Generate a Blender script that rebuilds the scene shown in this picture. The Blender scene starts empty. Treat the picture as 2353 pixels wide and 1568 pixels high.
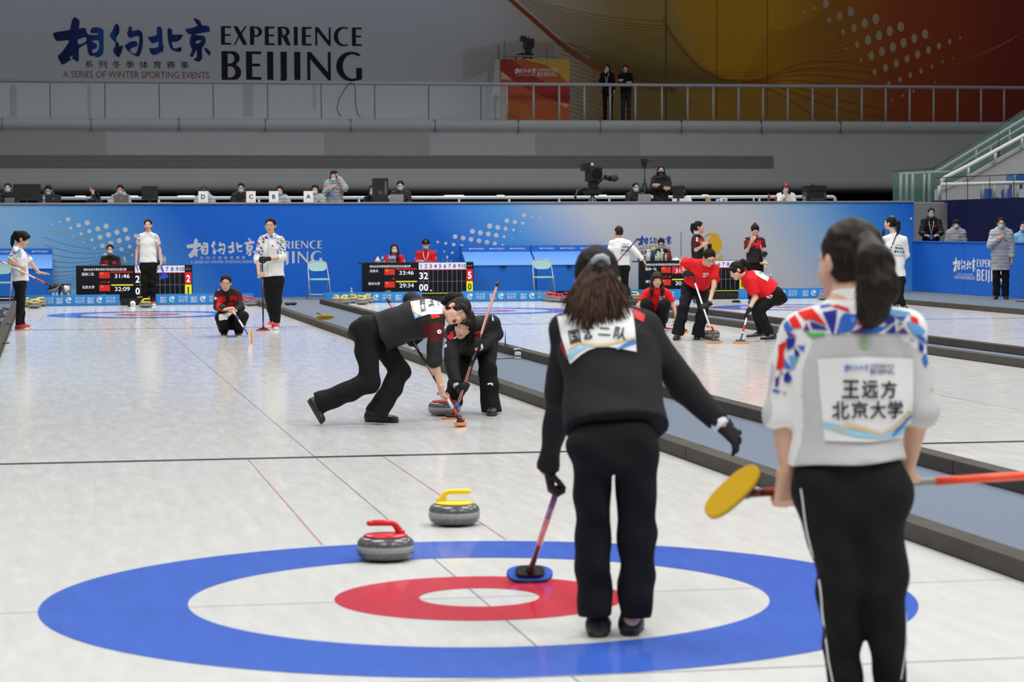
import bpy, bmesh, math, random
import numpy as np
from mathutils import Vector, Matrix
from mathutils.bvhtree import BVHTree
from mathutils.geometry import tessellate_polygon

SC = bpy.context.scene
COL = SC.collection
random.seed(7)
PI = math.pi

# ------------------------------------------------------------------ camera
CAM_LOC = np.array([-1.7638, -9.9571, 1.5573])
YAW, PITCH, ROLL, FPX, IW, IH = 0.189467, 0.046838, -0.004476, 5537.5, 2353, 1568
_F = np.array([math.sin(YAW)*math.cos(PITCH), math.cos(YAW)*math.cos(PITCH), -math.sin(PITCH)])
_R0 = np.array([math.cos(YAW), -math.sin(YAW), 0.0])
_U0 = np.cross(_R0, _F)
_R = math.cos(ROLL)*_R0 + math.sin(ROLL)*_U0
_U = -math.sin(ROLL)*_R0 + math.cos(ROLL)*_U0
cam_data = bpy.data.cameras.new('camera')
cam = bpy.data.objects.new('camera', cam_data)
COL.objects.link(cam)
cam.matrix_world = Matrix(((_R[0], _U[0], -_F[0], CAM_LOC[0]), (_R[1], _U[1], -_F[1], CAM_LOC[1]),
                           (_R[2], _U[2], -_F[2], CAM_LOC[2]), (0, 0, 0, 1)))
cam_data.sensor_width = 36.0
cam_data.lens = 36.0*FPX/IW
cam_data.clip_start, cam_data.clip_end = 0.3, 300
cam_data.dof.use_dof = True
cam_data.dof.focus_distance = 27.0
cam_data.dof.aperture_fstop = 5.6
SC.camera = cam

# ------------------------------------------------------------------ world, lamps, exposure
SC.view_settings.view_transform = 'Standard'
SC.view_settings.look = 'None'
SC.view_settings.exposure = 0.0
SC.view_settings.gamma = 1.0
SC.view_settings.use_curve_mapping = False
world = bpy.data.worlds.new('world')
SC.world = world
world.use_nodes = True
world.node_tree.nodes['Background'].inputs[0].default_value = (0.86, 0.92, 1.0, 1)
world.node_tree.nodes['Background'].inputs[1].default_value = 0.20

def area_lamp(x, y, w, l, power, z=11.0, spread=150):
    ld = bpy.data.lights.new('overhead_light', 'AREA')
    ld.shape = 'RECTANGLE'; ld.size = w; ld.size_y = l
    ld.energy = power; ld.spread = math.radians(spread)
    ld.color = (1.0, 0.985, 0.96)
    o = bpy.data.objects.new('overhead_light', ld)
    o.location = (x, y, z); COL.objects.link(o)
LAMP_GAIN = 0.185
for _y, _p in ((-8, 1.2), (4, 1.12), (16, 1.0), (28, 0.95), (39, 1.05), (53, 0.95)):  # rearmost row added over the stand to brighten the balcony front
    for _x in (-3.0, 6.3, 15.0):
        area_lamp(_x, _y, 5.0, 6.0, 3300*_p*LAMP_GAIN)

area_lamp(26.0, 50, 5.0, 6.0, 3300*0.9*LAMP_GAIN)  # extra unseen light, added to lift the right end of the balcony front

# ------------------------------------------------------------------ placing helpers
def ray(x, y):
    return _F + _R*(x-IW/2)/FPX - _U*(y-IH/2)/FPX
def gnd(x, y, z=0.0):
    d = ray(x, y); return CAM_LOC + d*((z-CAM_LOC[2])/d[2])
def aty(x, y, Y):
    d = ray(x, y); return CAM_LOC + d*((Y-CAM_LOC[1])/d[1])
def atd(x, y, dep):
    return CAM_LOC + ray(x, y)*dep
def depth(p):
    return float((np.asarray(p)-CAM_LOC) @ _F)

# ------------------------------------------------------------------ materials
MATS = {}
def srgb(r, g, b):
    f = lambda c: (c/12.92 if c <= 0.04045 else ((c+0.055)/1.055)**2.4)
    return (f(r/255), f(g/255), f(b/255))
def mat(name, col, rough=0.6, metal=0.0, spec=0.5, bump=0.0, bscale=60.0, noise=0.0, nscale=8.0, emit=0.0, sheen=0.0, coat=0.0, alpha=1.0, trans=0.0):
    if name in MATS: return MATS[name]
    m = bpy.data.materials.new(name); m.use_nodes = True
    nt = m.node_tree; b = nt.nodes['Principled BSDF']
    c4 = (*col[:3], 1)
    b.inputs['Base Color'].default_value = c4
    b.inputs['Roughness'].default_value = rough
    b.inputs['Metallic'].default_value = metal
    b.inputs['Specular IOR Level'].default_value = spec
    if sheen: b.inputs['Sheen Weight'].default_value = sheen
    if coat: b.inputs['Coat Weight'].default_value = coat
    if alpha < 1: b.inputs['Alpha'].default_value = alpha
    if trans: b.inputs['Transmission Weight'].default_value = trans
    if emit:
        b.inputs['Emission Color'].default_value = c4
        b.inputs['Emission Strength'].default_value = emit
    tc = nt.nodes.new('ShaderNodeTexCoord')
    if noise:
        n = nt.nodes.new('ShaderNodeTexNoise'); n.inputs['Scale'].default_value = nscale; n.inputs['Detail'].default_value = 4
        nt.links.new(tc.outputs['Object'], n.inputs['Vector'])
        mx = nt.nodes.new('ShaderNodeMix'); mx.data_type = 'RGBA'; mx.blend_type = 'MIX'
        mx.inputs[6].default_value = (*[v*(1-noise) for v in col[:3]], 1)
        mx.inputs[7].default_value = (*[min(1, v*(1+noise)) for v in col[:3]], 1)
        nt.links.new(n.outputs['Fac'], mx.inputs[0])
        nt.links.new(mx.outputs[2], b.inputs['Base Color'])
    if bump:
        n2 = nt.nodes.new('ShaderNodeTexNoise'); n2.inputs['Scale'].default_value = bscale; n2.inputs['Detail'].default_value = 3
        nt.links.new(tc.outputs['Object'], n2.inputs['Vector'])
        bp = nt.nodes.new('ShaderNodeBump'); bp.inputs['Strength'].default_value = bump; bp.inputs['Distance'].default_value = 0.01
        nt.links.new(n2.outputs['Fac'], bp.inputs['Height'])
        nt.links.new(bp.outputs['Normal'], b.inputs['Normal'])
    MATS[name] = m
    return m
def attr_mat(name, rough=0.75, spec=0.3, bump=0.25, bscale=40.0, sheen=0.0):
    """cloth whose dyed zones are stored with the garment"""
    m = mat(name, (0.5, 0.5, 0.5), rough, spec=spec, bump=bump, bscale=bscale, sheen=sheen)
    nt = m.node_tree
    a = nt.nodes.new('ShaderNodeAttribute'); a.attribute_name = 'dye'
    nt.links.new(a.outputs['Color'], nt.nodes['Principled BSDF'].inputs['Base Color'])
    return m

M_BLACK = mat('black_cloth', (0.0055, 0.0055, 0.006), 0.85, spec=0.25, bump=0.25, bscale=25)
M_JERSEY = mat('charcoal_jersey', (0.0165, 0.0165, 0.017), 0.85, spec=0.2, bump=0.25, bscale=25)
M_WHITE = mat('white_cloth', (0.80, 0.80, 0.79), 0.8, spec=0.2, bump=0.25, bscale=22)
M_RED = mat('red_cloth', (0.70, 0.012, 0.018), 0.75, spec=0.2, bump=0.25, bscale=25)
M_SKIN = mat('skin', (0.66, 0.385, 0.275), 0.5, spec=0.35)
M_HAIR = mat('black_hair', (0.0105, 0.008, 0.007), 0.6, spec=0.16, bump=0.18, bscale=140)
M_LIP = mat('lips', (0.52, 0.12, 0.10), 0.4)
M_EYE = mat('eye_white', (0.75, 0.72, 0.70), 0.3)
M_IRIS = mat('eye_iris', (0.010, 0.007, 0.006), 0.2)
M_SHOE = mat('black_shoe', (0.010, 0.010, 0.011), 0.45)
M_GLOVE = mat('black_glove', (0.012, 0.012, 0.013), 0.7, spec=0.3)
M_MASK = mat('blue_mask', (0.44, 0.66, 0.80), 0.8, spec=0.15)
M_MASKW = mat('white_mask', (0.78, 0.79, 0.80), 0.8, spec=0.15)
M_MASKB = mat('dark_mask', (0.02, 0.02, 0.022), 0.8, spec=0.15)
M_WPRINT = mat('white_print', (0.82, 0.82, 0.82), 0.6, spec=0.3)
M_BPRINT = mat('black_print', (0.012, 0.012, 0.014), 0.6, spec=0.3)
M_RPRINT = mat('red_print', (0.62, 0.02, 0.02), 0.6, spec=0.3)
M_METAL = mat('grey_metal', (0.45, 0.46, 0.47), 0.35, metal=0.8)
M_WMETAL = mat('white_painted_metal', (0.66, 0.67, 0.67), 0.45)
M_DARK = mat('black_plastic', (0.012, 0.012, 0.013), 0.4)
M_DGREY = mat('dark_grey_plastic', (0.06, 0.06, 0.065), 0.45)
M_PAPER = mat('white_paper', (0.80, 0.80, 0.78), 0.7, spec=0.2)
M_GOLD = mat('yellow_pad', (0.62, 0.37, 0.012), 0.7, spec=0.2, bump=0.2, bscale=120)
M_ORANGE = mat('orange_pad', (0.90, 0.30, 0.01), 0.7, spec=0.2, bump=0.2, bscale=120)

# ------------------------------------------------------------------ mesh helpers
def tag(o, label=None, cat=None, group=None, kind=None):
    if label: o['label'] = label
    if cat: o['category'] = cat
    if group: o['group'] = group
    if kind: o['kind'] = kind
    return o
def empty(name, loc, rz=0.0):
    o = bpy.data.objects.new(name, None); COL.objects.link(o)
    o.empty_display_size = 0.1
    o.location = Vector([float(v) for v in loc]); o.rotation_euler = (0, 0, rz)
    return o
def wmat(o):
    m = Matrix.LocRotScale(o.location, o.rotation_euler, o.scale)
    return (wmat(o.parent) @ m) if o.parent else m
def link(name, me, m, parent=None, world_coords=False):
    """world_coords: the vertices are in world space and are moved into the parent's space"""
    o = bpy.data.objects.new(name, me); COL.objects.link(o)
    if m is not None:
        for x in (m if isinstance(m, (list, tuple)) else [m]): me.materials.append(x)
    if parent is not None:
        if world_coords: me.transform(wmat(parent).inverted())
        o.parent = parent
    return o
def np_mesh(name, V, Fc, smooth=True):
    me = bpy.data.meshes.new(name)
    V = np.asarray(V, np.float32); Fc = np.asarray(Fc, np.int32)
    n, k = Fc.shape
    me.vertices.add(len(V)); me.vertices.foreach_set('co', V.ravel())
    me.loops.add(n*k); me.loops.foreach_set('vertex_index', Fc.ravel())
    me.polygons.add(n); me.polygons.foreach_set('loop_start', np.arange(0, n*k, k, dtype=np.int32))
    me.update(calc_edges=True)
    if smooth: me.polygons.foreach_set('use_smooth', np.ones(n, bool))
    return me
class MB:
    """collects shapes into ONE mesh"""
    def __init__(self): self.bm = bmesh.new()
    def box(self, lo, hi, bevel=0.0, M=None):
        x0, y0, z0 = lo; x1, y1, z1 = hi
        v = [self.bm.verts.new(c) for c in ((x0,y0,z0),(x1,y0,z0),(x1,y1,z0),(x0,y1,z0),(x0,y0,z1),(x1,y0,z1),(x1,y1,z1),(x0,y1,z1))]
        fs = [self.bm.faces.new([v[i] for i in q]) for q in ((0,3,2,1),(4,5,6,7),(0,1,5,4),(1,2,6,5),(2,3,7,6),(3,0,4,7))]
        if bevel:
            es = list({e for f in fs for e in f.edges})
            r = bmesh.ops.bevel(self.bm, geom=es, offset=bevel, segments=2, affect='EDGES', clamp_overlap=True)
            v = list({q for f in r['faces'] for q in f.verts} | {q for q in v if q.is_valid})
        if M is not None: bmesh.ops.transform(self.bm, matrix=M, verts=v)
        return self
    def tube(self, pts, rad, seg=10, cap=True):
        pts = [Vector([float(c) for c in p]) for p in pts]
        n = len(pts); rad = rad if isinstance(rad, (list, tuple)) else [rad]*n
        rings = []; up = None
        for i, p in enumerate(pts):
            d = (pts[min(i+1, n-1)]-pts[max(i-1, 0)]).normalized()
            if up is None or abs(up.dot(d)) > 0.98: up = Vector((0,0,1)) if abs(d.z) < 0.9 else Vector((1,0,0))
            a = d.cross(up).normalized(); b = a.cross(d); up = b
            rings.append([self.bm.verts.new(p+(a*math.cos(2*PI*k/seg)+b*math.sin(2*PI*k/seg))*rad[i]) for k in range(seg)])
        for i in range(n-1):
            for k in range(seg):
                f = self.bm.faces.new((rings[i][k], rings[i][(k+1)%seg], rings[i+1][(k+1)%seg], rings[i+1][k])); f.smooth = True
        if cap:
            self.bm.faces.new(rings[0][::-1]); self.bm.faces.new(rings[-1])
        return self
    def lathe(self, prof, seg=32, c=(0,0,0), M=None):
        """prof: (radius, z) from bottom to top about the z axis"""
        rings = []; made = []
        for r, z in prof:
            if r < 1e-6:
                v = self.bm.verts.new((c[0], c[1], c[2]+z)); rings.append([v]); made.append(v)
            else:
                rg = [self.bm.verts.new((c[0]+r*math.cos(2*PI*k/seg), c[1]+r*math.sin(2*PI*k/seg), c[2]+z)) for k in range(seg)]
                rings.append(rg); made += rg
        for a, b in zip(rings, rings[1:]):
            for k in range(seg):
                q = [a[k%len(a)], a[(k+1)%len(a)], b[(k+1)%len(b)], b[k%len(b)]]
                u = []
                for v in q:
                    if v not in u: u.append(v)
                if len(u) > 2:
                    f = self.bm.faces.new(u); f.smooth = True
        if len(rings[0]) > 1: self.bm.faces.new(rings[0][::-1])
        if len(rings[-1]) > 1: self.bm.faces.new(rings[-1])
        if M is not None: bmesh.ops.transform(self.bm, matrix=M, verts=made)
        return self
    def prism(self, poly, lo, hi, axis='y'):
        """extrude a 2-D outline between lo and hi along an axis (outline in the other two axes, in order)"""
        def P(u, v, w): return {'x': (w, u, v), 'y': (u, w, v), 'z': (u, v, w)}[axis]
        a = [self.bm.verts.new(P(u, v, lo)) for u, v in poly]; b = [self.bm.verts.new(P(u, v, hi)) for u, v in poly]
        n = len(poly); self.bm.faces.new(a[::-1]); self.bm.faces.new(b)
        for i in range(n): self.bm.faces.new((a[i], a[(i+1)%n], b[(i+1)%n], b[i]))
        return self
    def quad(self, *ps):
        self.bm.faces.new([self.bm.verts.new([float(c) for c in p]) for p in ps]); return self
    def build(self, name, m, parent=None, world_coords=False, smooth=None):
        bmesh.ops.recalc_face_normals(self.bm, faces=self.bm.faces)
        me = bpy.data.meshes.new(name); self.bm.to_mesh(me); self.bm.free()
        if smooth is not None:
            for p in me.polygons: p.use_smooth = smooth
        return link(name, me, m, parent, world_coords)
def structure(o): o['kind'] = 'structure'; return o
def copy_tree(o, parent=None):
    c = o.copy(); COL.objects.link(c)
    if parent is not None: c.parent = parent
    for ch in list(o.children): copy_tree(ch, c)
    return c
# ------------------------------------------------------------------ lettering and printed marks
_text_cache = {}
def text_raw(s, spacing=1.0, bold=0.0):
    key = (s, spacing, bold)
    if key not in _text_cache:
        cu = bpy.data.curves.new('lettering', 'FONT'); cu.body = s; cu.size = 1.0
        cu.space_character = spacing; cu.resolution_u = 3; cu.offset = bold
        o = bpy.data.objects.new('lettering', cu); COL.objects.link(o)
        dg = bpy.context.evaluated_depsgraph_get()
        me = bpy.data.meshes.new_from_object(o.evaluated_get(dg))
        bm = bmesh.new(); bm.from_mesh(me); bmesh.ops.triangulate(bm, faces=bm.faces)
        V = np.array([(v.co.x, v.co.y) for v in bm.verts]); bm.verts.index_update()
        Fc = np.array([[v.index for v in f.verts] for f in bm.faces], np.int32)
        bm.free(); bpy.data.meshes.remove(me); bpy.data.objects.remove(o); bpy.data.curves.remove(cu)
        _text_cache[key] = (V, Fc)
    return _text_cache[key]
def text2d(s, x0, y0, x1, y1, spacing=1.0, bold=0.0, keep=False):
    """lettering whose ink fills the box (x0,y0)-(x1,y1); keep: keep the letters' own width, centred"""
    V, Fc = text_raw(s, spacing, bold)
    lo, hi = V.min(0), V.max(0)
    sx, sy = (x1-x0)/max(1e-6, hi[0]-lo[0]), (y1-y0)/max(1e-6, hi[1]-lo[1])
    if keep:
        sx = math.copysign(min(abs(sx), abs(sy)), sx)
    c = (lo+hi)/2
    W = np.stack([(V[:,0]-c[0])*sx+(x0+x1)/2, (V[:,1]-c[1])*sy+(y0+y1)/2], -1)
    return W, Fc
def poly2d(outer, holes=()):
    loops = [[Vector((x, y, 0)) for x, y in outer]] + [[Vector((x, y, 0)) for x, y in h] for h in holes]
    t = tessellate_polygon(loops)
    V = np.array([(v.x, v.y) for l in loops for v in l])
    return V, np.array(t, np.int32)
def join2d(*parts):
    Vs, Fs, n = [], [], 0
    for V, Fc in parts:
        Vs.append(V); Fs.append(Fc+n); n += len(V)
    return np.concatenate(Vs), np.concatenate(Fs)
def disc2d(x, y, r, n=20, ry=None):
    ry = ry or r
    t = np.arange(n)*2*PI/n
    V = np.stack([x+r*np.cos(t), y+ry*np.sin(t)], -1)
    return V, np.array([[0, i, i+1] for i in range(1, n-1)], np.int32)
def ribbon2d(pts, w):
    P = np.array(pts, float); d = np.gradient(P, axis=0); d /= np.linalg.norm(d, axis=1)[:,None]+1e-9
    nrm = np.stack([-d[:,1], d[:,0]], -1); w = np.broadcast_to(np.asarray(w, float), (len(P),))[:,None]/2
    V = np.concatenate([P+nrm*w, P-nrm*w]); n = len(P)
    Fc = []
    for i in range(n-1): Fc += [[i, n+i, n+i+1], [i, n+i+1, i+1]]
    return V, np.array(Fc, np.int32)
def chaikin(p):
    p = np.array(p, float); q = np.roll(p, -1, 0)
    return np.stack([0.8*p+0.2*q, 0.2*p+0.8*q], 1).reshape(-1, 2)
def rect2d(x0, y0, x1, y1):
    return np.array([(x0,y0),(x1,y0),(x1,y1),(x0,y1)], float), np.array([[0,1,2],[0,2,3]], np.int32)
def densify(V, Fc, L):
    """split triangles until no edge is longer than L"""
    bm = bmesh.new(); vs = [bm.verts.new((x, y, 0)) for x, y in V]
    for f in Fc:
        try: bm.faces.new([vs[i] for i in f])
        except ValueError: pass
    for _ in range(6):
        es = [e for e in bm.edges if e.calc_length() > L]
        if not es: break
        bmesh.ops.subdivide_edges(bm, edges=es, cuts=1)
        bmesh.ops.triangulate(bm, faces=[f for f in bm.faces if len(f.verts) > 3])
    bm.verts.index_update()
    V2 = np.array([(v.co.x, v.co.y) for v in bm.verts]); F2 = np.array([[v.index for v in f.verts] for f in bm.faces], np.int32)
    bm.free(); return V2, F2
def print_flat(name, part, org, u, v, m, parent=None, lift=0.004):
    """a flat print: 2-D shapes laid on the plane org + x*u + y*v (v points up, print faces u x v)"""
    V, Fc = part; org, u, v = (np.asarray(a, float) for a in (org, u, v))
    n = np.cross(u, v); n /= np.linalg.norm(n)
    P = org + V[:,:1]*u + V[:,1:2]*v + n*lift
    return link(name, np_mesh(name, P, Fc, False), m, parent, True)

# --- the event lettering, drawn after the sign: (x, y) in sign units, y down
_A = lambda pts: [(100+x/5.8825, 30+y/5.8825) for x, y in pts]
_B = lambda pts: [(480+x/6.192, 40+y/6.192) for x, y in pts]
_glyphs = [
 ([(408,92),(440,105),(480,140),(478,165),(470,232),(475,245),(545,228),(565,262),(572,300),(610,325),(722,322),(726,310),(722,302),(628,300),(618,290),(622,262),(640,232),(690,222),(745,228),(790,250),(798,275),(795,330),(793,540),(770,590),(700,618),(655,588),(625,602),(590,570),(580,520),(568,430),(480,488),(465,500),(462,575),(462,660),(440,675),(388,632),(340,655),(295,685),(258,708),(232,705),(185,620),(190,590),(230,560),(300,470),(350,390),(185,408),(160,400),(125,325),(130,305),(160,292),(355,262),(362,200),(385,120)],
  [[(455,380),(565,345),(570,405),(460,460),(448,400)],[(340,620),(378,590),(382,625),(350,640)],[(640,395),(735,390),(738,470),(720,520),(695,548),(645,558),(640,510),(685,505),(708,480),(705,445),(680,425),(645,415)]]),
 ([(965,172),(985,180),(1005,215),(1008,260),(1000,300),(965,345),(960,395),(985,415),(1000,440),(1002,475),(1050,448),(1053,470),(1030,545),(1005,600),(990,608),(970,600),(925,550),(918,510),(930,490),(950,460),(955,420),(935,405),(880,345),(878,320),(915,260),(935,205)], []),
 ([(1145,205),(1168,215),(1178,245),(1175,270),(1260,248),(1300,265),(1318,320),(1318,420),(1300,520),(1270,595),(1240,597),(1180,570),(1110,520),(1075,470),(1080,450),(1150,405),(1200,395),(1235,402),(1245,425),(1245,465),(1220,470),(1160,490),(1140,515),(1165,550),(1215,565),(1245,520),(1265,430),(1275,370),(1270,340),(1235,325),(1145,362),(1130,350),(1105,290),(1125,265),(1130,220)], []),
 ([(1515,203),(1545,205),(1570,220),(1578,260),(1580,330),(1582,400),(1583,450),(1605,452),(1590,480),(1588,545),(1560,528),(1540,550),(1510,565),(1455,575),(1430,565),(1400,500),(1405,485),(1440,490),(1525,475),(1528,430),(1528,400),(1450,425),(1430,415),(1385,350),(1390,338),(1420,340),(1510,318),(1505,240)], []),
 ([(1655,222),(1685,225),(1712,240),(1712,310),(1840,305),(1858,310),(1840,345),(1800,392),(1755,403),(1715,398),(1708,430),(1725,480),(1760,490),(1830,465),(1838,480),(1835,515),(1800,535),(1750,525),(1700,505),(1675,460),(1655,380),(1650,280)], []),
 ([(2000,95),(2020,90),(2070,110),(2098,135),(2112,185),(2205,188),(2220,215),(2222,268),(2150,275),(2020,300),(2020,312),(2130,315),(2160,340),(2165,390),(2140,450),(2110,475),(2115,560),(2115,610),(2090,650),(2060,660),(2010,640),(1995,620),(2035,610),(2045,570),(2040,500),(2025,520),(2000,570),(1980,605),(1945,580),(1960,550),(1985,500),(1960,470),(1945,400),(1955,340),(1975,305),(1940,302),(1905,270),(1888,240),(1895,232),(1990,215),(2060,188),(2050,170),(2020,130)],
  [[(2022,410),(2035,390),(2070,376),(2105,378),(2095,400),(2060,420),(2030,422)]]),
 ([(2135,475),(2170,478),(2210,505),(2232,540),(2225,570),(2205,575),(2170,540)], []),
]
BRUSH = join2d(*[poly2d(_A(chaikin(o)), [_A(chaikin(h)) for h in hs]) for o, hs in _glyphs])
def _arc(cx, cy, rx, ry, a0, a1, n=16):
    return [(cx+rx*math.cos(math.radians(a0+(a1-a0)*i/n)), cy+ry*math.sin(math.radians(a0+(a1-a0)*i/n))) for i in range(n+1)]
def _E(x, y0, y1, st, arm, th, mid0, mid1, midw):
    return [(x,y0),(x+arm,y0),(x+arm,y0+th),(x+st,y0+th),(x+st,mid0),(x+midw,mid0),(x+midw,mid1),(x+st,mid1),(x+st,y1-th),(x+arm,y1-th),(x+arm,y1),(x,y1)]
_L1 = [(_E(143,137,393,57,144,25,248,272,134), [])]
_L1.append(([(320,137),(380,137),(428,218),(485,137),(512,137),(441,238),(518,393),(460,393),(402,293),(346,393),(325,393),(390,272)], []))
_L1.append(([(558,137)]+_arc(645,210,86,73,-90,90)+[(615,283),(615,393),(558,393)], [[(615,160)]+_arc(630,211,52,51,-90,90)]))
_L1.append((_E(770,137,393,57,142,25,248,272,134), []))
_L1.append(([(957,137)]+_arc(1050,205,79,68,-90,60)+[(1142,393),(1083,393),(1022,278),(1012,278),(1012,393),(957,393)], [[(1012,160)]+_arc(1030,208,47,48,-90,90)]))
_L1.append(([(1188,137),(1243,137),(1243,393),(1188,393)], []))
_L1.append((_E(1303,137,393,57,142,25,248,272,134), []))
_L1.append(([(1497,137),(1538,137),(1693,325),(1693,137),(1720,137),(1720,393),(1690,393),(1525,195),(1525,393),(1497,393)], []))
_L1.append((_arc(1905,264,142,135,-57,-303,24)+_arc(1922,264,96,112,-303+10,-67,24), []))
_L1.append((_E(2030,137,393,57,142,25,248,272,134), []))
_L2 = [([(147,482)]+_arc(310,573,97,92,-90,62)+_arc(322,772,106,104,-65,90)+[(147,877)], [[(234,515)]+_arc(268,583,62,68,-90,90)+[(234,652)], [(234,690)]+_arc(272,767,70,77,-90,90)+[(234,845)]])]
_L2.append((_E(498,482,872,87,218,37,650,688,202), []))
_L2.append(([(800,482),(888,482),(888,872),(800,872)], []))
_L2.append(([(993,482),(1083,482),(1083,840),(1074,880),(1045,915),(960,918),(985,890),(995,850)], []))
_L2.append(([(1190,482),(1278,482),(1278,872),(1190,872)], []))
_L2.append(([(1378,482),(1432,482),(1677,765),(1677,482),(1718,482),(1718,872),(1680,872),(1422,580),(1422,872),(1378,872)], []))
_L2.append((_arc(2020,678,222,206,-52,-318+43,24)+[(2172,858),(2172,698),(2088,698),(2088,838)]+_arc(2035,678,142,170,-290,-55,24), []))
ENGLISH1 = join2d(*[poly2d(_B(o), [_B(h) for h in hs]) for o, hs in _L1])
ENGLISH2 = join2d(*[poly2d(_B(o), [_B(h) for h in hs]) for o, hs in _L2])
ENGLISH = join2d(ENGLISH1, ENGLISH2)
def _flip(part): return np.stack([part[0][:,0], -part[0][:,1]], -1), part[1][:,::-1]
SERIES_CN = text2d('系列冬季体育赛事', 192.5, -157.5, 428, -141, spacing=1.95)
SERIES_EN = text2d('A SERIES OF WINTER SPORTING EVENTS', 142.5, -179, 475, -164)
BRUSH, ENGLISH, ENGLISH1, ENGLISH2 = _flip(BRUSH), _flip(ENGLISH), _flip(ENGLISH1), _flip(ENGLISH2)
# sign units: x 120..832, y -190..-45
def moved(part, x0, y0, sx, sy, dx, dy):
    return np.stack([(part[0][:,0]-x0)*sx+dx, (part[0][:,1]-y0)*sy+dy], -1), part[1]
def logo_wide(x0, y0, x1, y1, small=True):
    """brush lettering with the English lettering to its right, in the box"""
    sx, sy = (x1-x0)/712, (y1-y0)/145
    ps = [BRUSH, ENGLISH] + ([SERIES_CN, SERIES_EN] if small else [])
    return [moved(p, 120, -190, sx, sy, x0, y0) for p in ps]
# --- round emblem of the ice hall: a C with a curl inside
def emblem2d(cx, cy, r):
    o = _arc(0, 0, 1, 1, 25, 318, 30)+_arc(0.06, 0.04, 0.72, 0.74, 300, 40, 24)
    a = poly2d([(x*r+cx, y*r+cy) for x, y in o])
    b = disc2d(cx+0.22*r, cy+0.25*r, 0.46*r)
    return join2d(a, b)
def star2d(cx, cy, r, a0=90):
    p = []
    for k in range(10):
        q = r if k % 2 == 0 else r*0.382; t = math.radians(a0+36*k); p.append((cx+q*math.cos(t), cy+q*math.sin(t)))
    return poly2d(p)
# ================================================================== THE SETTING
def pts_col(nt, stops, axis_out, lo, hi, mode='LINEAR'):
    mr = nt.nodes.new('ShaderNodeMapRange'); mr.inputs[1].default_value = lo; mr.inputs[2].default_value = hi
    nt.links.new(axis_out, mr.inputs[0])
    cr = nt.nodes.new('ShaderNodeValToRGB'); cr.color_ramp.interpolation = mode
    e = cr.color_ramp.elements
    while len(e) > 1: e.remove(e[-1])
    e[0].position = (stops[0][0]-lo)/(hi-lo); e[0].color = (*stops[0][1], 1)
    for p, c in stops[1:]:
        k = e.new((p-lo)/(hi-lo)); k.color = (*c, 1)
    nt.links.new(mr.outputs[0], cr.inputs[0])
    return cr.outputs[0]

# ---- ice
def ice_mat(name, col, rough=0.105):
    m = bpy.data.materials.new(name); m.use_nodes = True; nt = m.node_tree; b = nt.nodes['Principled BSDF']
    tc = nt.nodes.new('ShaderNodeTexCoord'); mp = nt.nodes.new('ShaderNodeMapping')
    nt.links.new(tc.outputs['Object'], mp.inputs['Vector']); mp.inputs['Scale'].default_value = (3.2, 0.5, 1)
    n = nt.nodes.new('ShaderNodeTexNoise'); n.inputs['Scale'].default_value = 3.5; n.inputs['Detail'].default_value = 10; n.inputs['Roughness'].default_value = 0.78
    nt.links.new(mp.outputs[0], n.inputs['Vector'])
    cr = nt.nodes.new('ShaderNodeValToRGB'); cr.color_ramp.elements[0].position = 0.32; cr.color_ramp.elements[1].position = 0.68
    cr.color_ramp.elements[0].color = (*[c*0.92 for c in col], 1); cr.color_ramp.elements[1].color = (*[min(1, c*1.05) for c in col], 1)
    nt.links.new(n.outputs['Fac'], cr.inputs[0]); nt.links.new(cr.outputs[0], b.inputs['Base Color'])
    mr = nt.nodes.new('ShaderNodeMapRange'); mr.inputs[1].default_value = 0.3; mr.inputs[2].default_value = 0.7
    mr.inputs[3].default_value = rough*0.7; mr.inputs[4].default_value = rough*1.7
    nt.links.new(n.outputs['Fac'], mr.inputs[0]); nt.links.new(mr.outputs[0], b.inputs['Roughness'])
    b.inputs['IOR'].default_value = 1.31; b.inputs['Specular IOR Level'].default_value = 0.20
    n2 = nt.nodes.new('ShaderNodeTexNoise'); n2.inputs['Scale'].default_value = 55; n2.inputs['Detail'].default_value = 2
    nt.links.new(tc.outputs['Object'], n2.inputs['Vector'])
    bp = nt.nodes.new('ShaderNodeBump'); bp.inputs['Strength'].default_value = 0.05; bp.inputs['Distance'].default_value = 0.003
    nt.links.new(n2.outputs['Fac'], bp.inputs['Height']); nt.links.new(bp.outputs[0], b.inputs['Normal'])
    return m
M_ICE = ice_mat('pebbled_ice', (0.64, 0.64, 0.62))
M_IBLUE = ice_mat('blue_under_ice', (0.05, 0.13, 0.55))
M_IRED = ice_mat('red_under_ice', (0.56, 0.035, 0.06))
M_ILINE = ice_mat('dark_line_under_ice', (0.055, 0.06, 0.07))
M_IGREY = ice_mat('grey_line_under_ice', (0.42, 0.43, 0.44))
M_ICENT = ice_mat('centre_line_under_ice', (0.24, 0.25, 0.26))
M_IPINK = ice_mat('red_line_under_ice', (0.60, 0.27, 0.28))
M_FOAM = mat('dark_foam', (0.075, 0.068, 0.060), 0.9, spec=0.1, noise=0.25, nscale=3.0, bump=0.2, bscale=80)
M_CARPET = mat('blue_grey_carpet', (0.145, 0.175, 0.222), 0.95, spec=0.1, noise=0.18, nscale=120, bump=0.4, bscale=200)
HOUSES = [(0.0, -2.37, 2.40), (6.28, 3.93, 8.70), (12.55, 9.87, 14.98)]
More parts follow.
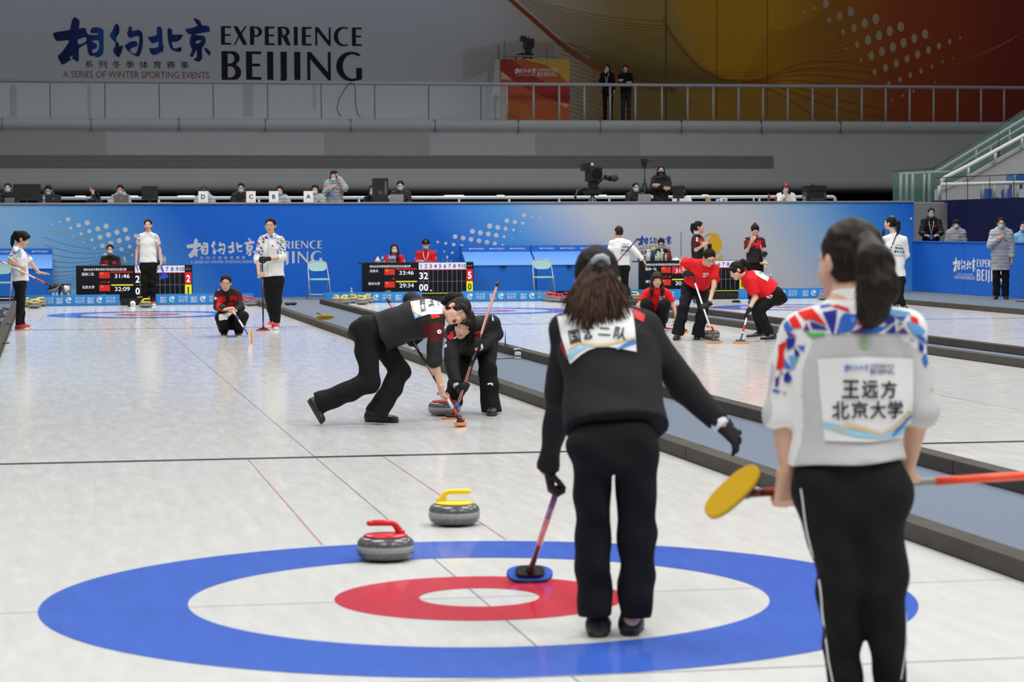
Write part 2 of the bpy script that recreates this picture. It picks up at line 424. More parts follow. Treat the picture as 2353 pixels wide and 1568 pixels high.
def ring(mb, cx, cy, r0, r1, z, n=128):
    a = [mb.bm.verts.new((cx+r1*math.cos(2*PI*k/n), cy+r1*math.sin(2*PI*k/n), z)) for k in range(n)]
    if r0 <= 0: mb.bm.faces.new(a); return mb
    b = [mb.bm.verts.new((cx+r0*math.cos(2*PI*k/n), cy+r0*math.sin(2*PI*k/n), z)) for k in range(n)]
    for k in range(n): mb.bm.faces.new((a[k], a[(k+1)%n], b[(k+1)%n], b[k]))
    return mb
def flat(mb, x0, y0, x1, y1, z): return mb.quad((x0,y0,z),(x1,y0,z),(x1,y1,z),(x0,y1,z))
Y0, Y1 = -5.5, 40.32
for i, (cx, xl, xr) in enumerate(HOUSES):
    ice = structure(MB().box((xl, Y0, -0.05), (xr, Y1, 0.0)).build('floor_ice', M_ICE))
    ice['label'] = ['white curling ice sheet in the foreground with full blue and red target', 'middle sheet of ice with the red shirted players', 'far right sheet of ice beyond two dark bumpers'][i]
    for cy in (0.0, 34.747):
        ring(MB(), cx, cy, 1.219, 1.829, 0.0012).build('blue_ring', M_IBLUE, ice)
        ring(MB(), cx, cy, 0.253, 0.61, 0.0012).build('red_ring', M_IRED, ice)
        s = 1 if cy == 0 else -1
        flat(MB(), xl, cy+s*6.401-0.05, xr, cy+s*6.401+0.05, 0.0016).build('hog_line', M_ILINE, ice)
        flat(MB(), xl, cy-0.006, xr, cy+0.006, 0.0006).build('tee_line', M_IGREY, ice)
        flat(MB(), xl, cy-s*1.829-0.006, xr, cy-s*1.829+0.006, 0.0016).build('back_line', M_IGREY, ice)
        for x in (-0.46, 0.46):
            a, b = sorted((cy+s*1.83, cy+s*6.35))
            flat(MB(), cx+x-0.004, a, cx+x+0.004, b, 0.0016).build('thin_red_line', M_IPINK, ice)
    flat(MB(), cx-0.004, -3.6, cx+0.004, 38.4, 0.0006).build('centre_line', M_ICENT, ice)
# ---- carpeted walkways and hall floor
structure(MB().box((2.55, Y0, -0.06), (3.78, Y1, -0.004)).build('floor_walkway', M_CARPET))
structure(MB().box((8.86, Y0, -0.06), (9.72, Y1, -0.004)).build('floor_walkway', M_CARPET))
structure(MB().box((-9, Y0, -0.06), (-2.52, Y1, -0.004)).build('floor_walkway', M_CARPET))
structure(MB().box((15.13, Y0, -0.06), (32, Y1, -0.004)).build('floor_walkway', M_CARPET))
structure(MB().box((-9, Y1, -0.06), (32, 66, -0.004)).build('floor', M_CARPET))
# ---- foam bumpers, each a run of separate blocks laid end to end
def bumper_run(x0, x1, label, h=0.09, off=0.0):
    y = Y0+off; k = 0; first = None
    while y < Y1-0.1:
        L = min(3.9, Y1-y)
        o = MB().box((-(x1-x0)/2, 0.004, 0), ((x1-x0)/2, L-0.004, h), 0.006).build('foam_bumper', M_FOAM) if (L < 3.9 or first is None) else None
        if o is None:
            o = first.copy(); COL.objects.link(o)
        elif L == 3.9: first = o
        o.location = ((x0+x1)/2, y, 0.0)
        o['kind'] = 'structure'; o['label'] = label; y += L; k += 1
bumper_run(2.40, 2.55, 'dark foam bumper block along the right edge of the near ice sheet', off=-0.6)
bumper_run(3.78, 3.93, 'dark foam bumper block along the left edge of the middle ice sheet', off=-1.9)
bumper_run(8.70, 8.86, 'dark foam bumper block along the right edge of the middle ice sheet')
bumper_run(9.72, 9.87, 'dark foam bumper block along the left edge of the far ice sheet', off=-1.2)
bumper_run(14.98, 15.13, 'dark foam bumper block along the right edge of the far ice sheet')
bumper_run(-2.52, -2.37, 'dark foam bumper block at the left edge of the near ice sheet', off=-2.2)

for _a, _b in ((275.5, 357), (970.5, 1061), (1592.5, 1697)):
    _xa, _xb = float(aty(_a, 690, 40.36)[0]), float(aty(_b, 690, 40.36)[0])
    o = structure(MB().box((_xa+.01, 40.36, 0.0), (_xb-.01, 40.5, 0.12), 0.01).build('foam_bumper', mat('black_foam', (0.012, 0.012, 0.013), 0.9))); o['label'] = 'low black foam block closing the gap between two blue banner boards'
# ---- the printed front wall of the officials' stand
WY = 45.5
WT = 2.13
def wall_front_mat():
    m = bpy.data.materials.new('printed_banner_cloth'); m.use_nodes = True; nt = m.node_tree; b = nt.nodes['Principled BSDF']
    b.inputs['Roughness'].default_value = 0.75; b.inputs['Specular IOR Level'].default_value = 0.2
    tc = nt.nodes.new('ShaderNodeTexCoord'); sp = nt.nodes.new('ShaderNodeSeparateXYZ'); nt.links.new(tc.outputs['Object'], sp.inputs[0])
    ma = nt.nodes.new('ShaderNodeMath'); ma.operation = 'MULTIPLY_ADD'; ma.inputs[1].default_value = 0.75
    nt.links.new(sp.outputs['Z'], ma.inputs[0]); nt.links.new(sp.outputs['X'], ma.inputs[2])   # slanted gradient
    pale, sky, blue, grey = (0.33, 0.50, 0.66), (0.09, 0.32, 0.68), (0.012, 0.125, 0.60), (0.55, 0.565, 0.60)
    out = pts_col(nt, [(-3.2, pale), (-1.0, (0.22,0.45,0.68)), (0.6, sky), (2.6, blue), (8.2, (0.014,0.14,0.62)), (10.2, (0.10,0.33,0.70)), (12.2, grey), (16.0, grey), (17.5, (0.27,0.46,0.68)), (18.8, (0.06,0.27,0.68)), (20.2, (0.012,0.14,0.62))], ma.outputs[0], -4, 22)
    nt.links.new(out, b.inputs['Base Color'])
    n = nt.nodes.new('ShaderNodeTexNoise'); n.inputs['Scale'].default_value = 3; nt.links.new(tc.outputs['Object'], n.inputs['Vector'])
    bp = nt.nodes.new('ShaderNodeBump'); bp.inputs['Strength'].default_value = 0.15; bp.inputs['Distance'].default_value = 0.03
    nt.links.new(n.outputs['Fac'], bp.inputs['Height']); nt.links.new(bp.outputs[0], b.inputs['Normal'])
    return m
M_BANNERGREY = mat('pale_grey_print', (0.56, 0.58, 0.62), 0.75, spec=0.2)
wall_front = structure(MB().box((-8, WY, -0.004), (18.78, WY+0.12, WT)).build('wall_front', wall_front_mat()))
structure(MB().box((-8, WY-0.03, WT), (18.78, WY+1.1, WT+0.045), 0.01).build('trim_1', mat('ledge_grey', (0.30, 0.30, 0.31), 0.5)))
UX, UZ = (1, 0, 0), (0, 0, 1)
def onwall(x, y, Y=WY): p = aty(x, y, Y); return float(p[0]), float(p[2])
def wall_dots(rows, name):
    ps = []
    for x, y, r in rows:
        X, Z = onwall(x, y); ps.append(disc2d(X, Z, r/103.0))
    return print_flat(name, join2d(*ps), (0, WY, 0), UX, UZ, M_BANNERGREY, wall_front)
_d1 = [(442,508,9),(513,486,9),(584,465,20),(605,538,15),(675,516,20),(748,494,22),(533,560,5),(461,582,5),(625,611,7),(696,589,15),(767,567,19),(839,546,23),(911,524,24),(717,662,8),(788,640,14),(859,618,22),(931,597,23),(1003,576,23),(1075,553,23),(809,713,10),(879,691,20),(951,670,22),(1023,648,22),(1095,627,22),(1166,606,18),(830,787,5),(901,765,15),(1043,722,18),(1114,700,18),(1185,680,8),(1066,795,15),(1136,772,12)]
wall_dots([(x/3.734, 380+y/3.734, r/3.734) for x, y, r in _d1], 'dot_pattern')
_d2 = [(1750,475,20),(1826,487,9),(1900,498,9),(1588,525,24),(1663,538,21),(1738,550,16),(1812,562,5),(1887,576,5),(1424,576,26),(1500,589,25),(1575,602,21),(1650,614,15),(1723,627,7),(1261,627,25),(1336,640,25),(1411,652,25),(1486,665,24),(1561,678,15),(1636,691,7),(1097,677,23),(1172,690,24),(1247,703,24),(1323,716,24),(1398,729,23),(1473,742,21),(1548,754,11),(932,727,13),(1008,740,15),(1083,752,19),(1159,764,19),(919,804,6),(994,817,9),(1070,830,14),(1146,844,15),(981,895,5),(1058,906,7)]
wall_dots([(780+x/4.126, 380+y/4.126, r/4.126) for x, y, r in _d2], 'dot_pattern')
# thin wave lines left of the first scoreboard
def px_ribbons(lists, Y, wpx, name, m, parent, ppm=103.0, lift=0.003):
    Vs, Fs, n = [], [], 0
    for i, (l, w) in enumerate(zip(lists, wpx)):     # printed one over another, a hair apart
        V, Fc = ribbon2d([onwall(x, y, Y) for x, y in l], w/ppm)
        Vs.append(np.stack([V[:, 0], np.full(len(V), Y-lift-0.0012*i), V[:, 1]], -1)); Fs.append(Fc+n); n += len(V)
    return link(name, np_mesh(name, np.concatenate(Vs), np.concatenate(Fs), False), m, parent, True)
_wl = []
for k in range(13):
    _wl.append([(100+t*230, 545+k*11+24*math.sin(t*2.6+0.25*k)-26*t*t+(10-k)*2*t, ) for t in np.linspace(0, 1, 16)])
px_ribbons(_wl, WY, [0.9]*13, 'wave_lines', mat('wave_blue', (0.08, 0.26, 0.52), 0.75), wall_front)
px_ribbons([[(110+t*200, 530+56*t**1.2) for t in np.linspace(0, 1, 12)]], WY, [1.6], 'wave_lines', mat('wave_tan', (0.36, 0.36, 0.34), 0.75), wall_front)
# white event lettering on the blue
def logo_on_wall(px0, py0, px1, py1, Y, ms, parent, small=True, lift=0.006):
    a, b = onwall(px0, py1, Y), onwall(px1, py0, Y)
    nm = ['brush_lettering', 'english_lettering', 'small_lettering', 'small_lettering']
    for p, m, n in zip(logo_wide(a[0], a[1], b[0], b[1], small), ms, nm):
        print_flat(n, p, (0, Y, 0), UX, UZ, m, parent, lift)
logo_on_wall(428, 546, 740, 611, WY, [M_BANNERGREY]*4, wall_front)
# coloured lettering and flame emblem on the pale stretch
_brush_blue = mat('brush_blue', (0.012, 0.05, 0.36), 0.7)
def box_on_wall(part, px0, py0, px1, py1, Y, m, parent, name, lift=0.006):
    V, Fc = part; lo, hi = V.min(0), V.max(0); a, b = onwall(px0, py1, Y), onwall(px1, py0, Y)
    P = np.stack([a[0]+(V[:,0]-lo[0])/(hi[0]-lo[0])*(b[0]-a[0]), a[1]+(V[:,1]-lo[1])/(hi[1]-lo[1])*(b[1]-a[1])], -1)
    return print_flat(name, (P, Fc), (0, Y, 0), UX, UZ, m, parent, lift)
box_on_wall(BRUSH, 1464, 541, 1543, 565, WY, _brush_blue, wall_front, 'brush_lettering')
box_on_wall(SERIES_CN, 1477, 564, 1530, 568, WY, M_BPRINT, wall_front, 'small_lettering')
box_on_wall(SERIES_EN, 1466, 568, 1541, 573, WY, mat('rust_print', (0.45, 0.12, 0.05), 0.7), wall_front, 'small_lettering')
box_on_wall(ENGLISH1, 1466, 575, 1541, 585, WY, M_BPRINT, wall_front, 'english_lettering')
box_on_wall(ENGLISH2, 1466, 589, 1541, 603, WY, M_BPRINT, wall_front, 'english_lettering')
px_ribbons([[(1565, 533), (1565, 590)]], WY, [1.5], 'divider_line', _brush_blue, wall_front)
def emblem_mat():
    m = bpy.data.materials.new('flame_print'); m.use_nodes = True; nt = m.node_tree; b = nt.nodes['Principled BSDF']; b.inputs['Roughness'].default_value = 0.75
    tc = nt.nodes.new('ShaderNodeTexCoord'); sp = nt.nodes.new('ShaderNodeSeparateXYZ'); nt.links.new(tc.outputs['Object'], sp.inputs[0])
    nt.links.new(pts_col(nt, [(13.15, (0.66,0.10,0.01)), (13.75, (0.78,0.42,0.01))], sp.outputs['X'], 13.1, 13.9), b.inputs['Base Color'])
    return m
_em = [disc2d(1642, -562, 17, 32, 21), poly2d([(1618,-546),(1622,-539),(1632,-535),(1645,-536),(1655,-543),(1640,-541),(1628,-541)]),
       poly2d([(1633,-600),(1645,-596),(1660,-583),(1657,-590),(1662,-588),(1656,-596),(1661,-596),(1650,-602)]), poly2d([(1636,-580),(1646,-583),(1642,-594),(1634,-600)])]
V_, F_ = join2d(*_em)
P_ = np.array([onwall(x, -y) for x, y in V_])
print_flat('flame_emblem', (P_, F_), (0, WY, 0), UX, UZ, emblem_mat(), wall_front, 0.006)
box_on_wall(disc2d(0, 0, 1), 2091, 500, 2096, 505, WY, M_WHITE, wall_front, 'dot_pattern')

# ---- platform behind it, hand rail, balcony front, dark gap, upper wall
M_CONC = mat('painted_concrete', (0.36, 0.36, 0.365), 0.8, spec=0.2, noise=0.06, nscale=1.5)
M_CONC2 = mat('painted_concrete_patch', (0.29, 0.29, 0.28), 0.8, spec=0.2, noise=0.06, nscale=1.5)
M_NOSE = mat('painted_concrete_lip', (0.42, 0.41, 0.40), 0.7, spec=0.3, noise=0.06, nscale=1.5)
structure(MB().box((-9, WY+0.12, 1.28), (18.7, 60.0, 1.38)).build('floor_platform', M_CARPET))
M_UNLIT = mat('unlit_void', (0.004, 0.004, 0.004), 0.95, spec=0.0)  # near-black colour stands for the shade in the opening under the balcony
FY = 64.0
# balcony front: a rounded lip above a plain fascia that curls under
prof = [(FY+3.2, 4.93), (FY+0.05, 4.93), (FY-0.10, 4.88), (FY-0.16, 4.78), (FY-0.10, 4.60), (FY, 4.52), (FY, 3.0), (FY+0.02, 2.86), (FY+0.09, 2.75), (FY+0.3, 2.66), (FY+0.7, 2.63), (FY+4, 2.63)]
mb = MB(); rows = [[mb.bm.verts.new((x, y, z)) for y, z in prof] for x in (-12, 42)]
for i in range(len(prof)-1):
    f = mb.bm.faces.new((rows[0][i], rows[1][i], rows[1][i+1], rows[0][i+1])); f.smooth = 1 <= i <= 4 or i >= 6
bal = structure(mb.build('wall_balcony', M_CONC))
for a, b, y0, y1 in ((-100, 245, 297, 360), (745, 988, 297, 357), (1230, 1470, 297, 357)):
    p, q = onwall(a, y1, FY), onwall(b, y0, FY)
    print_flat('repainted_panel', rect2d(p[0], p[1], q[0], q[1]), (0, FY, 0), UX, UZ, M_CONC2, bal, 0.004)
mb = MB()
for k in range(11):
    x = -3.1+k*2.62
    mb.box((x, FY-0.165, 4.55), (x+0.012, FY+0.1, 4.935))
mb.build('joint', M_DGREY, bal)
# louvred vent slot
p, q = onwall(-60, 386, FY), onwall(1777, 358, FY)
MB().box((p[0], FY-0.012, p[1]), (q[0], FY-0.002, q[1])).build('vent_back', mat('vent_back', (0.10, 0.10, 0.10), 0.8), bal)
mb = MB()
for k in range(7):
    z = p[1]+(q[1]-p[1])*(k+0.5)/7
    mb.box((p[0], FY-0.035, z-0.011), (q[0], FY-0.010, z+0.011))
mb.build('vent_slats', mat('vent_slat', (0.26, 0.26, 0.26), 0.7), bal)
structure(MB().box((-12, FY+1.2, 1.2), (42, FY+1.4, 2.7)).build('wall_under_balcony', M_UNLIT))
structure(MB().box((-12, 60.0, 1.2), (42, FY+1.3, 1.3)).build('floor_under_balcony', M_UNLIT))
# upper wall with the printed artwork
UY = 68.0
def upper_art():
    nx, nz = 420, 110
    xs = np.linspace(-12, 42, nx); zs = np.linspace(4.9, 12.0, nz)
    X, Z = np.meshgrid(xs, zs, indexing='ij')
    # positions in picture-like units of the print: s along the wall, t downwards
    s = (X+3.2)/34.2*2353; t = (9.0-Z)/3.85*268
    def mixc(a, b, w): return np.asarray(a)*(1-w[...,None])+np.asarray(b)*w[...,None]
    sm = lambda e0, e1, x: (lambda q: q*q*(3-2*q))(np.clip((x-e0)/(e1-e0), 0, 1))
    grey = (0.68, 0.68, 0.70)
    c = np.broadcast_to(np.array(grey), X.shape+(3,)).copy()
    pale, olive, gold, brown, rust, dark = (0.58,0.48,0.36), (0.40,0.27,0.07), (0.54,0.26,0.012), (0.42,0.16,0.015), (0.36,0.055,0.010), (0.22,0.022,0.010)
    b0 = 1190+(t*0.55)                         # slanting left border of the warm field
    c = mixc(pale, olive, sm(1180, 1420, s)); c = c*(1-0)+0
    c = c*(1-sm(1480, 1620, s)[...,None])+np.array(gold)*sm(1480, 1620, s)[...,None]
    c = c*(1-sm(1740, 1900, s)[...,None])+np.array(brown)*sm(1740, 1900, s)[...,None]
    c = c*(1-sm(1880, 2080, s)[...,None])+np.array(rust)*sm(1880, 2080, s)[...,None]
    c = c*(1-sm(2080, 2353, s)[...,None])+np.array(dark)*sm(2080, 2353, s)[...,None]
    w = sm(-110, 90, s-b0+60)
    c = np.array(grey)*(1-w[...,None])+c*w[...,None]
    # lower fold: a duller band under the sweeping line
    line = 60+130*sm(1250, 1720, s)+10*np.sin((s-1700)/140.0)
    gdx = np.interp(t, [-22, 67, 106, 140, 162, 179, 187], [1490, 1537, 1565, 1593, 1620, 1654, 1693]); disc = (sm(-8, 8, s-gdx)*(t < 187)*(1-sm(1740, 1800, s)))[..., None]
    c = c*(1-disc*.6)+np.array((0.60, 0.30, 0.010))*disc*.6
    dull = (sm(0, 25, t-line)*sm(1240, 1420, s)*(1-sm(1850, 2100, s))*0.45)[...,None]
    c = c*(1-dull)+np.array((0.26,0.17,0.05))*dull
    V = np.stack([X, np.full_like(X, UY), Z], -1).reshape(-1, 3)
    idx = np.arange(nx*nz).reshape(nx, nz)
    Fc = np.stack([idx[:-1,:-1], idx[1:,:-1], idx[1:,1:], idx[:-1,1:]], -1).reshape(-1, 4)
    me = np_mesh('wall_back', V, Fc, False)
    a = me.color_attributes.new('dye', 'FLOAT_COLOR', 'POINT')
    a.data.foreach_set('color', np.concatenate([c.reshape(-1, 3), np.ones((nx*nz, 1))], 1).astype(np.float32).ravel())
    return me
wall_back = structure(link('wall_back', upper_art(), attr_mat('printed_art', bump=0.05, bscale=2)))
# line work of the print
def art_lines(fn, n, wpx, name, m, t0=0, t1=1, steps=28):
    ls = []
    for k in range(n):
        l = [fn(k/(n-1.0), t) for t in np.linspace(t0, t1, steps)]
        ls.append(l)
    return px_ribbons(ls, UY, [wpx]*n, name, m, wall_back, ppm=71.0, lift=0.008)
_rl = mat('art_red_line', (0.34, 0.055, 0.015), 0.8); _ol = mat('art_olive_line', (0.20, 0.15, 0.03), 0.8); _tl = mat('art_tan_line', (0.48, 0.28, 0.18), 0.8)
def ZU(x, y): return (1000+x/1.7887, y/1.7887)
def curve(pts, t):
    pts = np.array(pts, float); u = np.linspace(0, 1, len(pts)); 
    def q(a): return np.stack([np.interp(a, u, pts[:, 0]), np.interp(a, u, pts[:, 1])], -1)
    return (q(np.clip(t-.06, 0, 1))+q(np.clip(t, 0, 1))*2+q(np.clip(t+.06, 0, 1)))/4
_sw = [(270,-40),(410,80),(520,180),(610,238),(700,285),(800,322),(900,345),(1000,352)]     # red sweep
_gd = [(880,-40),(960,120),(1010,190),(1060,250),(1110,290),(1170,320),(1240,335),(1330,330)]  # lower edge of the gold disc
def toZ(p): return [ZU(x, y) for x, y in p]
T_ = np.linspace(0, 1, 26)
px_ribbons([toZ(curve(_sw, T_)+np.stack([0*T_, (k-2)*(1+5*T_)+2*k], -1)) for k in range(6)], UY, [1.7]*6, 'sweeping_lines', _rl, wall_back, 71.0, 0.006)
_fl = []
for k in np.linspace(0, 1, 44):
    a, b = curve(_sw, np.array([k*.86]))[0], curve(_gd, np.array([.12+k*.86]))[0]
    a = a+np.array([14, -6])
    _fl.append(toZ([a+(b-a)*t+np.array([0, 26*math.sin(PI*t)*(1-k*.6)]) for t in np.linspace(0, 1, 14)]))
px_ribbons(_fl, UY, [1.0]*len(_fl), 'fine_lines', _ol, wall_back, 71.0, 0.014)
px_ribbons([toZ(curve(_gd, .1+.9*T_)+np.stack([0*T_, 3*k-2*k*T_], -1)) for k in range(4)], UY, [1.1]*4, 'disc_edge', mat('art_brown_line', (0.30, 0.11, 0.015), 0.8), wall_back, 71.0, 0.07)
_lo = []
for k in range(26):
    y0 = 168+k*17.0
    _lo.append(toZ([(500+t*(560-6*k), y0+t*(255-4*k)-30*math.sin(PI*t)*(1-k/26)) for t in np.linspace(0, 1, 14) if y0+t*(255-4*k) < 520]))
_lo = [l for l in _lo if len(l) > 2]
px_ribbons(_lo, UY, [1.3]*len(_lo), 'fine_lines', mat('art_green_line', (0.17, 0.15, 0.035), 0.8), wall_back, 71.0, 0.076)
px_ribbons([toZ([(110+t*540, 215+k*9-(75+2*k)*math.sin(PI*min(1, t*1.02)*.62)+t*t*70-k*5*t) for t in np.linspace(0, .70, 18)]) for k in range(14)], UY, [.8]*14, 'fine_lines', _tl, wall_back, 71.0, 0.11)
px_ribbons([toZ([(640+t*760, 250+k*20+110*t-70*t*t+(8-k*8)*t*t) for t in np.linspace(0, 1, 22)]) for k in range(5)], UY, [1.0]*5, 'sweeping_lines', _rl, wall_back, 71.0, 0.13)
def ZV(x, y): return (1700+x/2.06, y/2.06)
_fn = [[(0,384),(70,382),(140,362),(210,330),(280,302),(350,290),(430,289),(560,302),(700,332),(840,362),(980,395)],
       [(0,387),(80,385),(150,366),(230,340),(330,323),(420,323),(540,332),(640,345),(720,372),(800,400)],
       [(0,390),(90,388),(160,370),(250,356),(350,354),(460,364),(560,378),(660,402)],
       [(0,393),(100,390),(180,380),(280,381),(380,392),(460,410)],
       [(60,392),(160,392),(260,410),(360,440),(480,475),(620,505),(760,530),(900,545)],
       [(60,396),(160,405),(260,440),(360,480),(470,515),(600,545),(700,560)],
       [(60,400),(150,425),(230,470),(310,520),(380,560)]]
px_ribbons([[ZV(x, y) for x, y in curve(l, np.linspace(0, 1, 30))] for l in _fn], UY, [1.7]*len(_fn), 'fan_lines', _rl, wall_back, 71.0, 0.006)
px_ribbons([[ZV(10+k*7+t*(520-k*6), 372-k*13+(k*7-95)*t+60*t*t-20*k*t*t) for t in np.linspace(0, 1, 20)] for k in range(18)], UY, [.8]*18, 'fan_lines', mat('art_amber_line', (0.30, 0.11, 0.012), 0.8), wall_back, 71.0, 0.018)
px_ribbons([[ZV(780+t*640, 285+k*6+26*math.sin(2.2*t+.4)-t*t*(200+k*8)) for t in np.linspace(0, 1, 24)] for k in range(6)], UY, [.8]*6, 'fan_lines', mat('art_orange_line', (0.42, 0.11, 0.02), 0.8), wall_back, 71.0, 0.042)
px_ribbons([[(1530, -60), (1530, 272)], [(1648, -60), (1647, 272)], [(1764, -60), (1763, 272)]], UY, [3, 1.4, 1.2], 'seam', mat('art_seam', (0.12, 0.06, 0.015), 0.8), wall_back, 71.0, 0.010)
_d3 = [(1560,16,13,18),(1515,33,6,8),(1472,51,6,8),(1616,65,13,20),(1660,47,14,21),(1574,82,9,13),(1529,99,3,4),(1486,118,3,4),(1760,76,15,22),(1716,94,14,21),(1673,112,12,18),(1630,129,9,14),(1586,147,4,6),(1860,107,15,21),(1816,124,14,21),(1773,142,14,21),(1729,160,14,21),(1686,178,9,14),(1643,195,5,6),(1957,137,14,20),(1914,154,13,20),(1871,171,14,20),(1828,188,14,20),(1785,206,13,20),(1742,223,13,19),(1700,241,6,9),(2055,166,7,11),(2012,184,9,14),(1971,201,11,16),(1927,218,12,18),(1885,236,11,17),(1842,254,11,17),(1799,271,11,17),(1756,288,9,13),(1712,306,3,5),(2097,150,4,6),(2069,232,3,4),(2026,248,5,8),(1984,266,7,11),(1941,283,8,13),(1898,301,8,13),(1856,318,8,12),(1812,334,7,10),(1770,352,4,6),(2040,313,2,3),(1997,330,3,5),(1954,348,4,7),(1911,365,5,7),(1868,382,5,7),(1825,400,4,6)]
_ps = []
for x, y, rx, ry in _d3:
    X, Z = onwall(1000+x/1.739, y/1.739, UY); _ps.append(disc2d(X, Z, rx/1.739/71, 18, ry/1.739/71))
print_flat('dot_pattern', join2d(*_ps), (0, UY, 0), UX, UZ, mat('art_dot', (0.48, 0.36, 0.22), 0.8), wall_back, 0.012)
def brush_grad():
    m = bpy.data.materials.new('brush_gradient'); m.use_nodes = True; nt = m.node_tree; b = nt.nodes['Principled BSDF']; b.inputs['Roughness'].default_value = 0.75
    tc = nt.nodes.new('ShaderNodeTexCoord'); sp = nt.nodes.new('ShaderNodeSeparateXYZ'); nt.links.new(tc.outputs['Object'], sp.inputs[0])
    d, l = (0.004,0.010,0.085), (0.006,0.10,0.42)
    nt.links.new(pts_col(nt, [(-1.5,d),(-0.4,(0.006,0.03,0.2)),(0.05,l),(0.3,l),(0.45,d),(1.0,(0.006,0.05,0.26)),(1.3,d),(1.75,(0.006,0.06,0.30)),(1.95,d),(2.3,(0.006,0.05,0.28)),(2.42,(0.003,0.006,0.03)),(2.75,(0.006,0.04,0.25)),(2.9,d),(3.35,(0.006,0.035,0.26))], sp.outputs['X'], -1.6, 3.4), b.inputs['Base Color'])
    return m
logo_on_wall(122, 46, 832, 189.5, UY, [brush_grad(), mat('ink', (0.007,0.007,0.012), 0.75), mat('ink', (0,0,0)), mat('rust_print', (0,0,0))], wall_back, lift=0.010)
for x, y0, y1, w in ((30, 195, 268, 14), (205, 195, 268, 7), (570, 195, 268, 22), (722, 195, 250, 6)):
    a, b = onwall(x-w/2, y1, UY), onwall(x+w/2, y0, UY)
    print_flat('scuff_stripe', rect2d(a[0], a[1], b[0], b[1]), (0, UY, 0), UX, UZ, mat('scuff', (0.36, 0.355, 0.34), 0.8), wall_back, 0.01)
# ================================================================== THINGS
def atx(x, y, X):
    d = ray(x, y); return CAM_LOC + d*((X-CAM_LOC[0])/d[0])
def V3(p): return Vector([float(c) for c in p])

# ---- low blue banner boards at the far end of the ice
M_BANNER = mat('sky_blue_board', (0.030, 0.25, 0.66), 0.6, spec=0.3)
_bt_emb = emblem2d(0, 0, 1.0)
def banner_board(px0, px1, start, label, Y=40.36):
    a, b = float(aty(px0, 690, Y)[0]), float(aty(px1, 690, Y)[0])
    r = empty('banner_board', ((a+b)/2, Y, 0))
    tag(r, label, 'banner', 'sky blue boards along the end of the ice')
    MB().box((a, Y, 0), (b, Y+0.06, 0.225), 0.006).build('board', M_BANNER, r, True)
    ppm = 112.0; emb, txt, log = [], [], []
    x = start
    while x < px1-8:
        X = float(aty(x, 690, Y)[0])
        def ok(dx): return px0+3 < x+dx < px1-12
        if ok(0): emb.append(moved(_bt_emb, 0, 0, 0.062, 0.062, X, 0.118))
        if ok(23): txt += [text2d('ICE CUBE', X+0.125, 0.140, X+0.315, 0.176), text2d('冰立方', X+0.125, 0.055, X+0.315, 0.128)]
        if ok(-21):
            L = X-0.19
            log += [moved(BRUSH, 120, -145, 0.125/360, 0.055/100, L-0.062, 0.122)]
            log += [moved(ENGLISH1, 500, -104, 0.125/330, 0.030/42, L-0.062, 0.088), moved(ENGLISH2, 500, -188, 0.125/330, 0.045/70, L-0.062, 0.042)]
        x += 71
    for n, ps in (('round_emblem', emb), ('lettering', txt), ('event_lettering', log)):
        k = 3 if n == 'event_lettering' else 2 if n == 'lettering' else 1
        for q in range(0, len(ps), k): print_flat(n, join2d(*ps[q:q+k]), (0, Y, 0), UX, UZ, M_WPRINT, r, 0.003)
    return r
banner_board(60, 275, 87.5, 'sky blue banner board behind the yellow stones at far left')
banner_board(358, 583, 396, 'sky blue banner board behind the squatting player in black')
banner_board(744, 970, 794, 'sky blue banner board left of the bending sweeper, behind five yellow stones')
banner_board(1062, 1261, 1081, 'sky blue banner board ending at the row of red stones')
banner_board(1440, 1592, 1517, 'sky blue banner board behind the red shirted squatting player')
banner_board(1698, 1935, 1799, 'sky blue banner board right of the red shirted sweepers')

